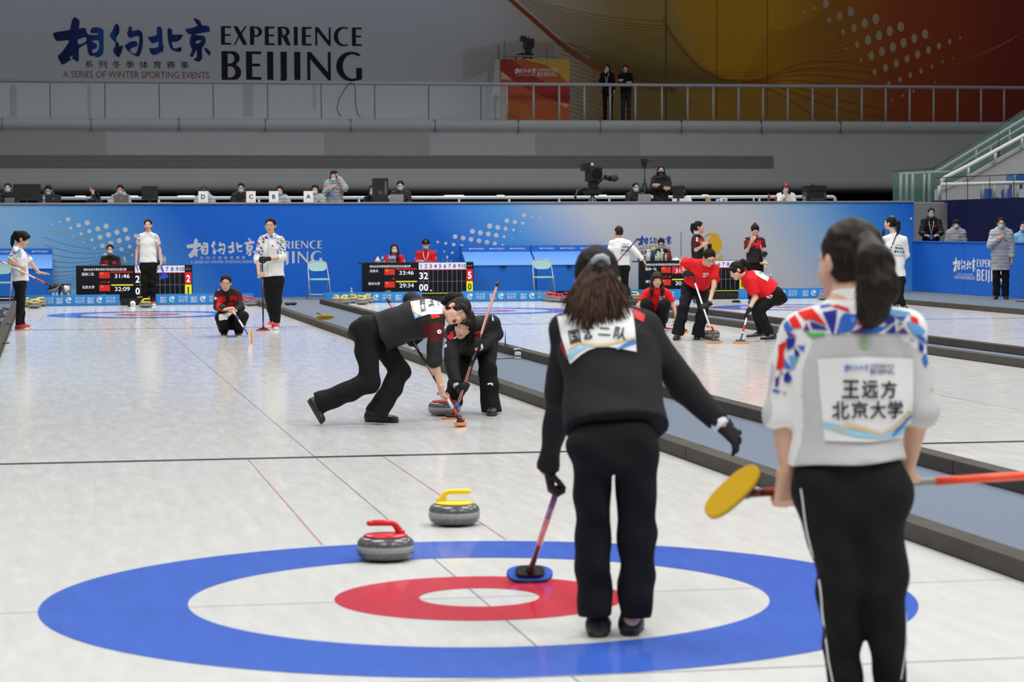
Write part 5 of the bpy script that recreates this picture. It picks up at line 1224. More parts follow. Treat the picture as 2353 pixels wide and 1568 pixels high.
# ================================================================== PEOPLE: soft bodies from blended tapering limbs
def A3(p): return np.array([float(c) for c in p], float)
def unit(v): v = A3(v); return v/(np.linalg.norm(v)+1e-12)
class Soft:
    """a solid made of smoothly blended tapering limbs and ovals; turned into one continuous mesh"""
    def __init__(self, vox=0.012, k=0.03): self.P = []; self.vox = vox; self.k = k
    def limb(self, a, b, ra, rb, n=None, fl=1.0, cut_a=False, cut_b=False, k=None):
        self.P.append(('c', A3(a), A3(b), ra, rb, None if n is None else unit(n), fl, cut_a, cut_b, self.k if k is None else k)); return self
    def chain(self, pts, rs, n=None, fl=1.0, cut_b=False, cut_a=False, k=None):
        for i in range(len(pts)-1):
            self.limb(pts[i], pts[i+1], rs[i], rs[i+1], n, fl, cut_a and i == 0, cut_b and i == len(pts)-2, k)
        return self
    def oval(self, c, M, r, k=None): self.P.append(('e', A3(c), np.asarray(M, float), A3(r), self.k if k is None else k)); return self
    def carve(self, c, M, r, k=0.012): self.P.append(('s', A3(c), np.asarray(M, float), A3(r), k)); return self
    def slice(self, p, n, c=None, R=None): self.P.append(('p', A3(p), unit(n), None if c is None else A3(c), R)); return self
    def _box(self, q):
        if q[0] == 'c':
            r = max(q[3], q[4]); return np.minimum(q[1], q[2])-r, np.maximum(q[1], q[2])+r
        R = np.sqrt(((q[2]*q[3][None, :])**2).sum(1)); return q[1]-R, q[1]+R
    def mesh(self, name, wob=0.0, wfreq=11.0, quilt=None):
        vox = self.vox; pos = [q for q in self.P if q[0] in 'ce']
        lo = np.min([self._box(q)[0] for q in pos], 0)-3*vox; hi = np.max([self._box(q)[1] for q in pos], 0)+3*vox
        N = np.ceil((hi-lo)/vox).astype(int)+1
        ax = [lo[i]+vox*np.arange(N[i]) for i in range(3)]
        D = np.full(N, 0.2, np.float32)
        for q in self.P:
            if q[0] == 'p':
                d = ((ax[0]-q[1][0])*q[2][0])[:,None,None]+((ax[1]-q[1][1])*q[2][1])[None,:,None]+((ax[2]-q[1][2])*q[2][2])[None,None,:]
                if q[3] is not None:
                    far = (((ax[0]-q[3][0])**2)[:,None,None]+((ax[1]-q[3][1])**2)[None,:,None]+((ax[2]-q[3][2])**2)[None,None,:]) > q[4]**2
                    d = np.where(far, -9.0, d)
                D = np.maximum(D, d.astype(np.float32)); continue
            k = q[-1]; bl, bh = self._box(q); pad = k+2.5*vox
            i0 = np.maximum(np.floor((bl-pad-lo)/vox).astype(int), 0); i1 = np.minimum(np.ceil((bh+pad-lo)/vox).astype(int)+1, N)
            if (i1 <= i0).any(): continue
            sl = tuple(slice(a, b) for a, b in zip(i0, i1))
            X, Y, Z = np.meshgrid(*[ax[i][i0[i]:i1[i]] for i in range(3)], indexing='ij', sparse=False)
            p = np.stack([X, Y, Z], -1)-q[1]
            if q[0] == 'c':
                ba = q[2]-q[1]; L2 = max(1e-9, ba @ ba)
                tt = (p @ ba)/L2; t = np.clip(tt, 0, 1); w = p-t[..., None]*ba
                r = q[3]+(q[4]-q[3])*t
                if q[5] is not None and q[6] != 1.0:
                    wn = w @ q[5]; w = w+(wn*(1/q[6]-1))[..., None]*q[5]
                    d = (np.linalg.norm(w, axis=-1)-r)*(0.5+0.5*min(1, q[6]))
                else: d = np.linalg.norm(w, axis=-1)-r
                L = math.sqrt(L2)
                if q[7]: d = np.maximum(d, -tt*L)
                if q[8]: d = np.maximum(d, (tt-1)*L)
            else:
                l = (p @ q[2])
                k0 = np.linalg.norm(l/q[3], axis=-1); k1 = np.linalg.norm(l/q[3]**2, axis=-1)+1e-9
                d = k0*(k0-1)/k1
            S = D[sl]; d = d.astype(np.float32)
            if q[0] == 's':
                h = np.maximum(k-np.abs(S+d), 0)/k if k > 0 else 0
                D[sl] = np.maximum(S, -d)+h*h*k*0.25
            else:
                h = np.maximum(k-np.abs(S-d), 0)/k if k > 0 else 0
                D[sl] = np.minimum(S, d)-h*h*k*0.25
        if wob or quilt:
            X, Y, Z = np.meshgrid(*ax, indexing='ij')
            if wob:
                f = wfreq
                D = D+(wob*(np.sin(f*X+2.1*np.sin(f*0.7*Z+1))*np.sin(f*1.1*Z+1.7*np.sin(f*0.6*Y))+0.5*np.sin(2.3*f*Z+1.9*f*X+1.3*np.sin(1.1*f*Y))+0.4*np.sin(1.7*f*Y-2.1*f*Z))).astype(np.float32)
            if quilt:
                D = D-(quilt[1]*np.abs(np.sin(PI*Z/quilt[0]))**0.7).astype(np.float32)
        V, Q = surface_nets(D, lo, vox)
        self.nv = len(V)
        return np_mesh(name, V, Q)
def surface_nets(D, lo, vox):
    s = D < 0; n = np.array(D.shape)
    c = np.zeros(n-1, np.int8)
    for i in (0, 1):
        for j in (0, 1):
            for k in (0, 1): c += s[i:n[0]-1+i, j:n[1]-1+j, k:n[2]-1+k]
    m = (c > 0) & (c < 8); I = np.argwhere(m)
    vid = np.full(n-1, -1, np.int64); vid[m] = np.arange(len(I))
    corners = [(i, j, k) for i in (0, 1) for j in (0, 1) for k in (0, 1)]
    vals = {o: D[I[:,0]+o[0], I[:,1]+o[1], I[:,2]+o[2]] for o in corners}
    acc = np.zeros((len(I), 3)); cnt = np.zeros(len(I))
    for a in corners:
        for x in range(3):
            if a[x] == 0:
                b = list(a); b[x] = 1; b = tuple(b)
                va, vb = vals[a], vals[b]; cr = (va < 0) != (vb < 0)
                t = np.where(cr, va/np.where(cr, va-vb, 1), 0)
                P = np.tile(np.array(a, float), (len(I), 1)); P[:, x] += t
                acc[cr] += P[cr]; cnt[cr] += 1
    V = lo+vox*(I+acc/np.maximum(cnt, 1)[:, None])
    Q = []
    for x in range(3):
        y, z = (x+1) % 3, (x+2) % 3
        a = [slice(None)]*3; b = [slice(None)]*3
        a[x] = slice(0, n[x]-1); b[x] = slice(1, n[x])
        E = np.argwhere(s[tuple(a)] != s[tuple(b)])
        E = E[(E[:, y] > 0) & (E[:, z] > 0) & (E[:, y] < n[y]-1) & (E[:, z] < n[z]-1)]
        if not len(E): continue
        def cell(dy, dz):
            G = E.copy(); G[:, y] -= dy; G[:, z] -= dz; return vid[G[:,0], G[:,1], G[:,2]]
        q = np.stack([cell(1, 1), cell(0, 1), cell(0, 0), cell(1, 0)], -1)
        ins = s[E[:,0], E[:,1], E[:,2]]
        q[~ins] = q[~ins][:, ::-1]
        Q.append(q)
    return V, np.concatenate(Q)
def set_dye(me, fn):
    """stores the garment's dyed zones; fn(vertices) -> colours"""
    n = len(me.vertices); co = np.empty(n*3, np.float32); me.vertices.foreach_get('co', co); co = co.reshape(-1, 3)
    c = np.concatenate([np.asarray(fn(co), np.float32).reshape(n, 3), np.ones((n, 1), np.float32)], 1)
    a = me.color_attributes.new('dye', 'FLOAT_COLOR', 'POINT'); a.data.foreach_set('color', c.ravel())
def join_np(name, mes):
    Vs, Qs, n = [], [], 0
    for me in mes:
        co = np.empty(len(me.vertices)*3, np.float32); me.vertices.foreach_get('co', co); Vs.append(co.reshape(-1, 3))
        q = np.empty(len(me.loops), np.int32); me.loops.foreach_get('vertex_index', q); Qs.append(q.reshape(-1, 4)+n); n += len(me.vertices)
        bpy.data.meshes.remove(me)
    return np_mesh(name, np.concatenate(Vs), np.concatenate(Qs))

# ---- a head: eyes half way up, jaw, nose, lips, ears.  frame columns: right, forward, up
def frame(fwd, up):
    f = unit(fwd); u = A3(up); u = unit(u-f*(u @ f)); r = np.cross(f, u)
    return np.stack([r, f, u], -1)
def head_shape(S, c, M, s=1.0, face=True):
    P = lambda x, y, z: c+M @ (np.array([x, y, z])*s)
    o = lambda p, r, k=0.02: S.oval(P(*p), M, np.array(r)*s, k*s)
    o((0, -.014, .030), (.073, .091, .080)); o((0, .022, -.040), (.057, .064, .070), .03)
    o((0, .055, -.092), (.024, .024, .020), .03)
    if face:
        o((.034, .050, -.030), (.026, .026, .028)); o((-.034, .050, -.030), (.026, .026, .028))
        S.limb(P(0, .082, .004), P(0, .098, -.034), .008*s, .012*s, k=.012*s)
        o((-.011, .091, -.037), (.008, .009, .007), .006); o((.011, .091, -.037), (.008, .009, .007), .006)
        S.limb(P(-.036, .072, .020), P(.036, .072, .020), .011*s, .011*s, k=.02*s)
        o((0, .078, -.066), (.020, .012, .009), .012)
    for x in (-1, 1): o((x*.074, -.008, -.012), (.010, .020, .030), .008)
    return P
def small_oval(name, c, M, r, m, parent, seg=12):
    bm = bmesh.new(); bmesh.ops.create_uvsphere(bm, u_segments=seg, v_segments=8, radius=1.0)
    for f in bm.faces: f.smooth = True
    T = Matrix([[*(M[i]*np.array(r)), c[i]] for i in range(3)]+[[0, 0, 0, 1]])
    bm.transform(T); me = bpy.data.meshes.new(name); bm.to_mesh(me); bm.free()
    return link(name, me, m, parent, True)
def face_parts(P, M, s, par, mouth=0.0, open_eyes=True, lips=True, glasses=None, brows=True):
    for x in (-1, 1):
        ey = small_oval('eye', P(x*.031, .0735, .001), M, (.0135*s, .009*s, (.0062 if open_eyes else .003)*s), M_EYE, par)
        small_oval('iris', P(x*.030, .0795, .001), M, (.0058*s, .004*s, .0056*s), M_IRIS, ey)
        if brows:
            MB().tube([P(x*.014, .082, .019), P(x*.030, .083, .0235), P(x*.047, .070, .020)], [.0025*s, .0035*s, .002*s], 6).build('eyebrow', M_HAIR, par, True)
    if lips:
        small_oval('lips', P(0, .0865, -.066), M, (.019*s, .006*s, (.0065+mouth*.5)*s), M_LIP, par)
        if mouth: small_oval('open_mouth', P(0, .0905, -.066), M, (.013*s, .0045*s, (.003+mouth*.42)*s), mat('mouth_dark', (0.05, 0.008, 0.008), 0.5), par)
    if glasses:
        g = []
        for x in (-1, 1):
            g.append([P(x*.032+.022*math.cos(a)*1.0, .092-.004*abs(math.cos(a)), -.002+.018*math.sin(a)) for a in np.linspace(0, 2*PI, 17)])
        mb = MB()
        for l in g: mb.tube(l, .0016*s, 6)
        mb.tube([P(-.010, .093, .002), P(.010, .093, .002)], .0016*s, 6)
        for x in (-1, 1): mb.tube([P(x*.054, .088, .003), P(x*.076, .02, .006), P(x*.078, -.01, 0)], .0015*s, 6)
        mb.build('glasses', glasses, par, True)
def surgical_mask(P, M, s, par, m, low=0.0):
    S = Soft(0.006*s if s > .9 else .006, .015*s)
    S.oval(P(0, .024, -.055+low), M, np.array([.0625, .070, .056])*s, .01); S.oval(P(0, .070, -.038+low), M, np.array([.026, .030, .034])*s, .03)
    S.slice(P(0, .016, 0), -M[:, 1])
    S.slice(P(0, 0, -.012+low), M[:, 2])
    link('face_mask', S.mesh('face_mask'), m, par, True)
    mb = MB()
    for x in (-1, 1): mb.tube([P(x*.060, .030, -.022+low), P(x*.079, -.006, .004)], .0016*s, 5)
    mb.build('mask_strap', M_MASKW, par, True)

# ---- a hand: palm, four bent fingers of unequal length, a thumb from the side
def hand_shape(wrist, d, palm_n, thumb_side, s=1.0, curl=0.5, spread=0.15, vox=0.0045, grow=0.0, name='hand', point=False):
    """d: along the hand; palm_n: out of the palm; thumb_side: +1/-1 along cross(d, palm_n)"""
    d = unit(d); n = A3(palm_n); n = unit(n-d*(n @ d)); t = np.cross(d, n)*thumb_side
    S = Soft(vox, 0.007*s); w = A3(wrist); g = grow
    S.limb(w-d*.03*s, w+d*.012*s, .024*s+g, .026*s+g, n, .72)
    for q in (-.026, -.009, .009, .025):
        S.limb(w+d*.012*s+t*q*.6*s, w+d*.085*s+t*q*s, .016*s+g, .0125*s+g, n, .95, k=.012*s)
    for i, (q, L) in enumerate(((.027, .072), (.009, .082), (-.009, .076), (-.026, .060))):
        cu = curl if not (point and i == 0) else 0.05
        p = w+d*.088*s+t*q*s; a = 0.0; dirn = unit(d+t*(q/.026)*spread*.35); t_ = t
        for j, fr in enumerate((.45, .32, .23)):
            a += cu*(0.7, 1.15, .8)[j]
            v = dirn*math.cos(a)+n*math.sin(a); e = p+v*L*fr*s
            S.limb(p, e, (.0092-.0008*j)*s+g, (.0086-.0009*j)*s+g, k=.004*s); p = e
    b = w+d*.022*s+t*.024*s; e1 = b+unit(d*.62+t*.72+n*.25)*.036*s
    e2 = e1+unit(d*.85+t*(.35-.5*curl)+n*(.2+.5*curl))*.030*s; e3 = e2+unit(d*.8+t*(.1-.7*curl)+n*(.2+.6*curl))*.024*s
    S.chain([b, e1, e2, e3], [(.0145*s)+g, .0115*s+g, .0098*s+g, .008*s+g], k=.006*s)
    return S.mesh(name)
def shoe(name, heel, toe, up, m, par, s=1.0, sole=None, vox=0.009, ankle=None, strap=None):
    """heel, toe: where the sole touches"""
    h, t = A3(heel), A3(toe); d = unit(t-h); u = A3(up); u = unit(u-d*(u @ d)); sd = np.cross(d, u); L = np.linalg.norm(t-h)
    M = np.stack([sd, d, u], -1)
    S = Soft(vox, 0.03)
    S.limb(h+d*.045+u*.040, h+d*L*.45+u*.040, .040, .042, u, .95); S.limb(h+d*L*.45+u*.036, t-d*.045+u*.030, .044, .042, u, .72)
    S.limb(h+d*.05+u*.04, h+d*.055+u*.085, .040, .036)
    S.slice(h+u*.012, -u)
    r = link(name, S.mesh(name), m, par, True)
    S = Soft(vox*.8, 0.02)
    S.limb(h+d*.044+u*.012, h+d*L*.5+u*.012, .041, .038, u, .45, k=.03); S.limb(h+d*L*.5+u*.012, t-d*.045+u*.012, .038, .046, u, .4, k=.03)
    S.slice(h+u*.0005, -u); S.slice(h+u*(.030 if m.name.startswith('red_shoe') else .022), u)
    link('sole', S.mesh('sole'), sole or M_DARK, r, True)
    if m.name.startswith('red_shoe'):
        S = Soft(vox*.8, 0.02); S.limb(t-d*.075+u*.026, t-d*.04+u*.024, .0465, .0445, u, .68); S.slice(h+u*.010, -u); S.slice(t-d*.062, -d)
        link('toe_cap', S.mesh('toe_cap'), sole, r, True)
    if strap:
        MB().tube([h+d*L*.45-sd*.03+u*.068, h+d*L*.5+u*.085, h+d*L*.45+sd*.03+u*.068], .006, 6).tube([h+d*L*.58-sd*.03+u*.060, h+d*L*.62+u*.074, h+d*L*.58+sd*.03+u*.060], .006, 6).build('laces', strap, r, True)
    return r
# ---- prints that follow the cloth
def print_on(name, part, org, u, v, m, parent, target_me, lift=0.004, dens=0.03, tparent=None, back=0.3):
    """2-D shapes thrown onto a garment along the normal of the plane (org, u, v)"""
    V, Fc = densify(part[0], part[1], dens) if dens else part
    org, u, v = A3(org), A3(u), A3(v); n = unit(np.cross(u, v))
    key = id(target_me)
    bvh = _bvh.get(key)
    P = org+V[:, :1]*u+V[:, 1:2]*v
    out = []; ok = []
    for p in P:
        hit, nor, ix, dist = bvh.ray_cast(Vector(p+n*back), Vector(-n), back*2.2)
        ok.append(hit is not None)
        out.append(np.array(hit)+n*lift if hit is not None else p)
    ok = np.array(ok); Fk = Fc[ok[Fc].all(1)]
    if not len(Fk): return None
    return link(name, np_mesh(name, np.array(out), Fk, True), m, parent, True)
_bvh = {}
def keep_bvh(me):
    n = len(me.vertices); co = np.empty(n*3, np.float32); me.vertices.foreach_get('co', co)
    q = np.empty(len(me.loops), np.int32); me.loops.foreach_get('vertex_index', q)
    _bvh[id(me)] = BVHTree.FromPolygons(co.reshape(-1, 3).tolist(), q.reshape(-1, 4).tolist())
# ---- garments' colour zones
def z_seg(P, a, b, t0, t1, r):
    a, b = A3(a), A3(b); ba = b-a; t = ((P-a) @ ba)/(ba @ ba); d = np.linalg.norm(P-a-t[:, None]*ba, axis=1)
    return (t > t0) & (t < t1) & (d < r)
def z_ball(P, c, M, r):
    return (((P-A3(c)) @ np.asarray(M))/np.asarray(r, float))**2 @ np.ones(3) < 1
SHARDS = [(0.02,0.06,0.36),(0.03,0.17,0.62),(0.10,0.05,0.28),(0.66,0.02,0.015),(0.10,0.36,0.66),(0.02,0.06,0.36),(0.06,0.04,0.30),(0.03,0.17,0.62),(0.13,0.42,0.25),(0.30,0.06,0.22)]
def shard_colours(P, seed, cell, gap, white=(0.80, 0.80, 0.79), pal=SHARDS):
    """sharp coloured splinters with white seams between them"""
    rng = np.random.RandomState(seed); lo, hi = P.min(0), P.max(0)
    n = max(8, int(np.prod(np.maximum(hi-lo, cell)/cell)*1.1)); n = min(n, 1500)
    Q = lo+rng.rand(n, 3)*(hi-lo)
    W = np.array([1.0, 0.75, 1.15]); ci = rng.randint(0, len(pal), n); out = np.empty((len(P), 3))
    for i in range(0, len(P), 4000):
        p = P[i:i+4000]
        D = np.linalg.norm((p[:, None]-Q[None])*W+0.25*cell*np.sin(9*(p[:, None]-Q[None])/cell*0.3)[..., ::-1], axis=2)
        o = np.argpartition(D, 2, axis=1)[:, :2]; d2 = np.take_along_axis(D, o, 1); k = np.argmin(d2, 1)
        best = o[np.arange(len(p)), k]; diff = np.abs(d2[:, 0]-d2[:, 1])
        c = np.array(pal)[ci[best]]; c[diff < gap] = white; out[i:i+4000] = c
    return out
DYE_BLACK = (0.0125, 0.0125, 0.013); DYE_RED = (0.55, 0.008, 0.012); DYE_MAROON = (0.085, 0.006, 0.009); DYE_WHITE = (0.80, 0.80, 0.79); DYE_SHIRT = (0.70, 0.012, 0.018)
M_DYED = attr_mat('dyed_cloth', bump=0.25, bscale=25)
M_PUFF = mat('grey_down_coat', (0.40, 0.41, 0.43), 0.6, spec=0.25, bump=0.3, bscale=20)
M_DOWNB = mat('black_down_coat', (0.010, 0.010, 0.012), 0.6, spec=0.3, bump=0.3, bscale=20)
M_NAVYJ = mat('navy_jacket', (0.010, 0.016, 0.055), 0.7, spec=0.2, bump=0.2, bscale=25)
M_HAIRB = mat('brown_hair', (0.028, 0.014, 0.009), 0.6, spec=0.18, bump=0.2, bscale=140)

def grip(pt, sdir, elbow, sgn=1, s=1.0):
    pt, sdir, el = A3(pt), unit(sdir), A3(elbow)
    f = pt-el; d = f-sdir*(f @ sdir)
    d = unit(d) if np.linalg.norm(d) > 1e-3 else unit(np.cross(sdir, (0, 0, 1)))
    d = unit(d*0.9+unit(f)*0.25); n = unit(np.cross(sdir, d))*sgn
    return pt-d*.080*s-n*.027*s, d, n
def person(label, J, st, group=None, cat='person'):
    s = st.get('s', 1.0); vx = st.get('vox', 0.012)
    J = {k: (A3(v) if k not in ('hand',) else v) for k, v in J.items()}
    shL, shR, neck = J['shL'], J['shR'], J['neck']
    hips = 'hipL' in J
    hipL, hipR = J['hipL'], J['hipR']; hm = (hipL+hipR)/2; sm = (shL+shR)/2
    a = unit(shR-shL); ah = unit(hipR-hipL); ax = unit(neck-hm); n = unit(np.cross(a, ax)); nh = unit(np.cross(ah, ax))
    base = J.get('root', np.array([hm[0], hm[1], 0.0]))
    root = empty('person', base); tag(root, label, cat, group)
    M = frame(J['fwd'], J['up']); c = J['head']; tw = st.get('tw', 1.0); thick = st.get('thick', 1.0)
    hw = np.linalg.norm(shR-shL)/2
    # ---------------- body (one continuous surface)
    B = Soft(vx if vx > .0095 else vx*.9, 0.03*s)
    P = head_shape(B, c, M, s*1.03)
    chin_back = P(0, -.022, -.050)
    B.limb(chin_back, neck*.96+sm*.04, .050*s, .052*s, k=.025)
    B.limb(neck, sm*.5+neck*.5, .055*s, .06*s)
    chest = hm+(neck-hm)*.66; waist = hm+(neck-hm)*.28
    B.chain([hm+ax*.045*s, waist, chest, sm*.4+neck*.6], [.095*s*tw, .10*s*tw, .115*s*tw, .07*s], n, .66, k=.05)
    arms = []
    for q in 'LR':
        sh, el, wr = J['sh'+q], J['el'+q], J['wr'+q]
        B.limb(sm*.3+neck*.7, sh, .045*s, .042*s, k=.04)
        B.chain([sh, el, wr], [.040*s, .035*s, .0235*s], k=.02); arms.append((q, sh, el, wr))
    if 'knL' in J:
        for q in 'LR':
            B.chain([J['hip'+q], J['kn'+q], J['an'+q]], [.065*s, .043*s, .030*s], k=.03)
    meshes = [B.mesh('body')]
    hands = J.get('hand', {})
    for q, sh, el, wr in arms:
        h = hands.get(q)
        if h and not h.get('glove'):
            meshes.append(hand_shape(wr, h['d'], h['n'], h.get('t', 1), s*h.get('s', 1.0), h.get('curl', .5), h.get('spread', .15), vox=min(vx*.55, .0062), name='hand', point=h.get('point', False)))
    body = link('body', join_np('body', meshes), st.get('skin', M_SKIN), root, True)
    face_parts(P, M, s*1.03, root, st.get('mouth', 0), st.get('eyes', True), lips=not st.get('mask'), glasses=st.get('glasses'), brows=st.get('brows', True)) if st.get('face', True) else None
    if st.get('mask'): surgical_mask(P, M, s*1.03, root, st['mask'], st.get('mask_low', 0))
    # ---------------- gloves
    for q, sh, el, wr in arms:
        h = hands.get(q)
        if h and h.get('glove'):
            g = hand_shape(wr, h['d'], h['n'], h.get('t', 1), s*h.get('s', 1.05), h.get('curl', .5), h.get('spread', .15), vox=min(vx*.55, .0062), grow=.0015, name='glove', point=h.get('point', False))
            gl = link('glove', g, h['glove'], root, True)
            f = unit(wr-el)
            MB().tube([wr-f*.045, wr-f*.01, wr+f*.012], [.035*s, .032*s, .030*s], 14).build('glove_cuff', h.get('cuff', M_GLOVE), gl, True)
    # ---------------- top
    if st.get('top'):
        T = Soft(vx, st.get('tk', 0.035)); r = st.get('tr', 0.0); hem = J.get('hem', hm-(neck-hm)*.05)
        hx = unit(neck-hem) if np.linalg.norm(neck-hem) > .1 else ax
        wst = hem+(neck-hem)*.36; cst = hem+(neck-hem)*.68
        R = st.get('torso_r', (.175, .150, .158, .095))
        nn = unit(np.cross(a, hx)); nhh = unit(np.cross(ah, hx))
        fl = st.get('fl', .70)
        T.limb(hem, wst, (R[0]+r)*s*tw, (R[1]+r)*s*tw, nhh, fl*thick, cut_a=True, k=.05); T.limb(wst, cst, (R[1]+r)*s*tw, (R[2]+r)*s*tw, nn, fl*thick, k=.05)
        T.limb(cst, sm*.45+neck*.55, (R[2]+r)*s*tw, (R[3]+r)*s, nn, fl*thick, cut_b=True, k=.05); T.limb(sm*.45+neck*.55, neck-ax*.005, (R[3]*.86+r)*s, .062*s+r*.5, nn, .85, cut_b=True, k=.03)
        short = st.get('sleeve', 1.0)
        for q, sh, el, wr in arms:
            T.limb(sm*.15+neck*.85, sh, .055*s+r*.5, .060*s+r*.5, k=.045)
            lf = st.get('sleeve'+q, short)
            if lf >= .99:
                T.limb(sh, el, .058*s+r*.7, .052*s+r*.7, k=.03)
                e2 = el+(wr-el)*min(1, lf-.99+.0+ (0.97 if lf <= 1 else 0)) if lf > 1.5 else el+(wr-el)*st.get('cuff'+q, .95)
                T.limb(el, e2, .050*s+r*.7, (.040 if st.get('cuff'+q, .95) > .8 else .047)*s+r*.6, cut_b=True, k=.02)
            else:
                T.limb(sh, sh+(el-sh)*lf, .062*s+r*.7, .066*s+r*.7, cut_b=True, k=.03)
        cl = st.get('collar', .012)
        if cl: T.limb(neck-ax*.02, neck+unit(chin_back-neck)*cl, .066*s+r*.3, .064*s+r*.2, cut_b=True, k=.02)
        if st.get('hood'): T.limb(P(-.05, -.085, -.115), P(.05, -.085, -.115), .055*s, .055*s, k=.05); T.limb(P(-.07, -.03, -.125), P(.07, -.03, -.125), .045*s, .045*s, k=.05)
        me = T.mesh(st.get('top_name', 'jacket'), st.get('wob', .005), st.get('wfreq', 15), st.get('quilt'))
        if st.get('dye'): set_dye(me, lambda co: st['dye'](co, J, M, a, ax, n))
        keep_bvh(me)
        top = link(st.get('top_name', 'jacket'), me, M_DYED if st.get('dye') else st['top'], root, True)
        if st.get('top_name') == 'polo_shirt':
            fw = unit(A3(J['fwd'])-ax*(A3(J['fwd']) @ ax)); sd = np.cross(fw, ax); q0 = neck+ax*.008
            pts = [q0+(sd*math.sin(t)*.070+fw*(math.cos(t)*.068+.006)-ax*(.040*max(0, math.cos(t))**2))*s for t in np.linspace(.12, 2*PI-.12, 22)]
            MB().tube(pts, .015*s, 7).build('collar', M_DYED if st.get('dye') and False else st['top'], top, True)
        if st.get('prints'): st['prints'](me, top, root, J, P, M, a, ax, n)
    # ---------------- trousers
    if st.get('pants') and 'knL' in J:
        T = Soft(vx, 0.035); hu = hm+(neck-hm)*.22
        pw = st.get('pw', 1.0)
        T.limb(hipL, hipR, .098*s*pw, .098*s*pw, k=.05 if not st.get('leg_gap') else .03); T.limb(hm, hu, st.get('hip_r', .150)*s*pw, st.get('hip_r', .150)*.9*s*pw, nh, .68, cut_b=True, k=.05)
        kr, hr = st.get('knee_r', .066), st.get('hem_r', .060)
        for q in 'LR':
            hp, kn, an = J['hip'+q], J['kn'+q], J['an'+q]
            T.limb(hp, kn, st.get('thigh_r', .092)*s*pw, kr*s, k=.03)
            f = unit(an-kn); L = np.linalg.norm(an-kn); mid = kn+f*L*.45
            e = an+f*st.get('hem_drop', .02)
            T.limb(kn, mid, kr*s, (kr*.5+hr*.5)*s*st.get('calf', .97), k=.03); T.limb(mid, e, (kr*.5+hr*.5)*s*st.get('calf', .97), hr*s, cut_b=True, k=.02)
        if st.get('leg_gap'):
            g0 = (hipL+hipR)/2*.90+(J['knL']+J['knR'])/2*.10; g1 = (J['anL']+J['anR'])/2-Z3*.12
            T.carve((g0+g1)/2, np.stack([ah, nh, unit(np.cross(ah, nh))], -1), (st['leg_gap'], .3, np.linalg.norm(g1-g0)/2), .02)
        me = T.mesh('trousers', st.get('pwob', .0065), st.get('pfreq', 15)); keep_bvh(me)
        tro = link('trousers', me, st['pants'], root, True)
        if st.get('pprints'): st['pprints'](me, tro, root, J)
    if st.get('shoes') and 'toeL' in J:
        for q in 'LR':
            u = J['kn'+q]-J['an'+q] if st.get('shoe_up') is None else st['shoe_up']
            if 'su'+q in J: u = J['su'+q]
            shoe('shoe', J['heel'+q], J['toe'+q], u, st['shoes'], root, s, st.get('sole'), vox=max(.007, vx*.8), strap=st.get('laces'))
    # ---------------- hair
    hs = st.get('hair', 'short'); hmn = st.get('hair_mat', M_HAIR); sc = s*1.03
    if hs:
        H = Soft(min(vx, .009), 0.02)
        o = lambda p, r, k=.02: H.oval(P(*p), M, np.array(r)*sc, k)
        o((0, -.019, .034), (.0795, .0965, .0885)); o((0, -.035, -.015), (.0755, .077, .075), .03)
        ca = lambda p, r, k=.010: H.carve(P(*p), M, np.array(r)*sc, k)
        hl = st.get('hairline', .064 if hs == 'long' else .073)
        ca((0, .112, hl-.092), (.0715, .083, .092), .006); ca((0, .045, -.115), (.12, .075, .095), .02)
        if hs == 'short': ca((0, -.02, -.125), (.12, .13, .070), .02); ca((0, .03, -.06), (.12, .045, .05), .01)
        elif hs in ('bun', 'pony'): ca((0, -.06, -.135), (.12, .10, .070), .02)
        if hs in ('short', 'bun', 'pony'):
            for x in (-1, 1): ca((x*.088, .004, -.018), (.026, .034, .036), .006)
        bn = st.get('bangs', 0)
        if bn: o((0, .064, .052), (.060, .034, .026*bn+.012), .02); o((.05, .045, .02), (.022, .03, .045), .02); o((-.05, .045, .02), (.022, .03, .045), .02)
        if hs == 'bun': o((0, -.080, st.get('bun_z', .085)), (.034, .034, .032), .008)
        if hs == 'pony':
            pts = [A3(p) for p in st['tail']] if not callable(st.get('tail')) else st['tail'](P)
            rr = st.get('tail_r') or [.018, .032, .034, .028, .012]
            rr = [v*s for v in np.interp(np.linspace(0, 1, len(pts)), np.linspace(0, 1, len(rr)), rr)]
            H.chain(pts, rr, n=st.get('tail_n'), fl=st.get('tail_fl', 1.0), k=.012)
        if hs == 'long':
            L = st.get('long', .24)
            for x in (-1, 1):
                H.chain([P(x*.060, -.020, .02), P(x*.078, -.015, -.08), P(x*.080, st.get('long_y', .0), -.08-L*.5), P(x*.072, st.get('long_y', .0)+.01, -.08-L)], [.024*s, .027*s, .028*s, .015*s], k=.03)
            H.chain([P(0, -.07, 0), P(0, -.085, -.12), P(0, -.085, -.08-L*.7)], [.06*s, .065*s, .05*s], k=.04)
        hair = link('hair', H.mesh('hair', .0022, 55), hmn, root, True)
        if st.get('tie'):
            p, d, rad, m = st['tie'](P); MB().tube([p-unit(d)*.012, p+unit(d)*.012], rad, 14).build('hair_tie', m, hair, True)
        if st.get('tie_arc'): MB().tube(st['tie_arc'][0], st['tie_arc'][1], 10).build('hair_tie', st['tie_arc'][2], hair, True)
        if st.get('strands'): st['strands'](P, M, hair)
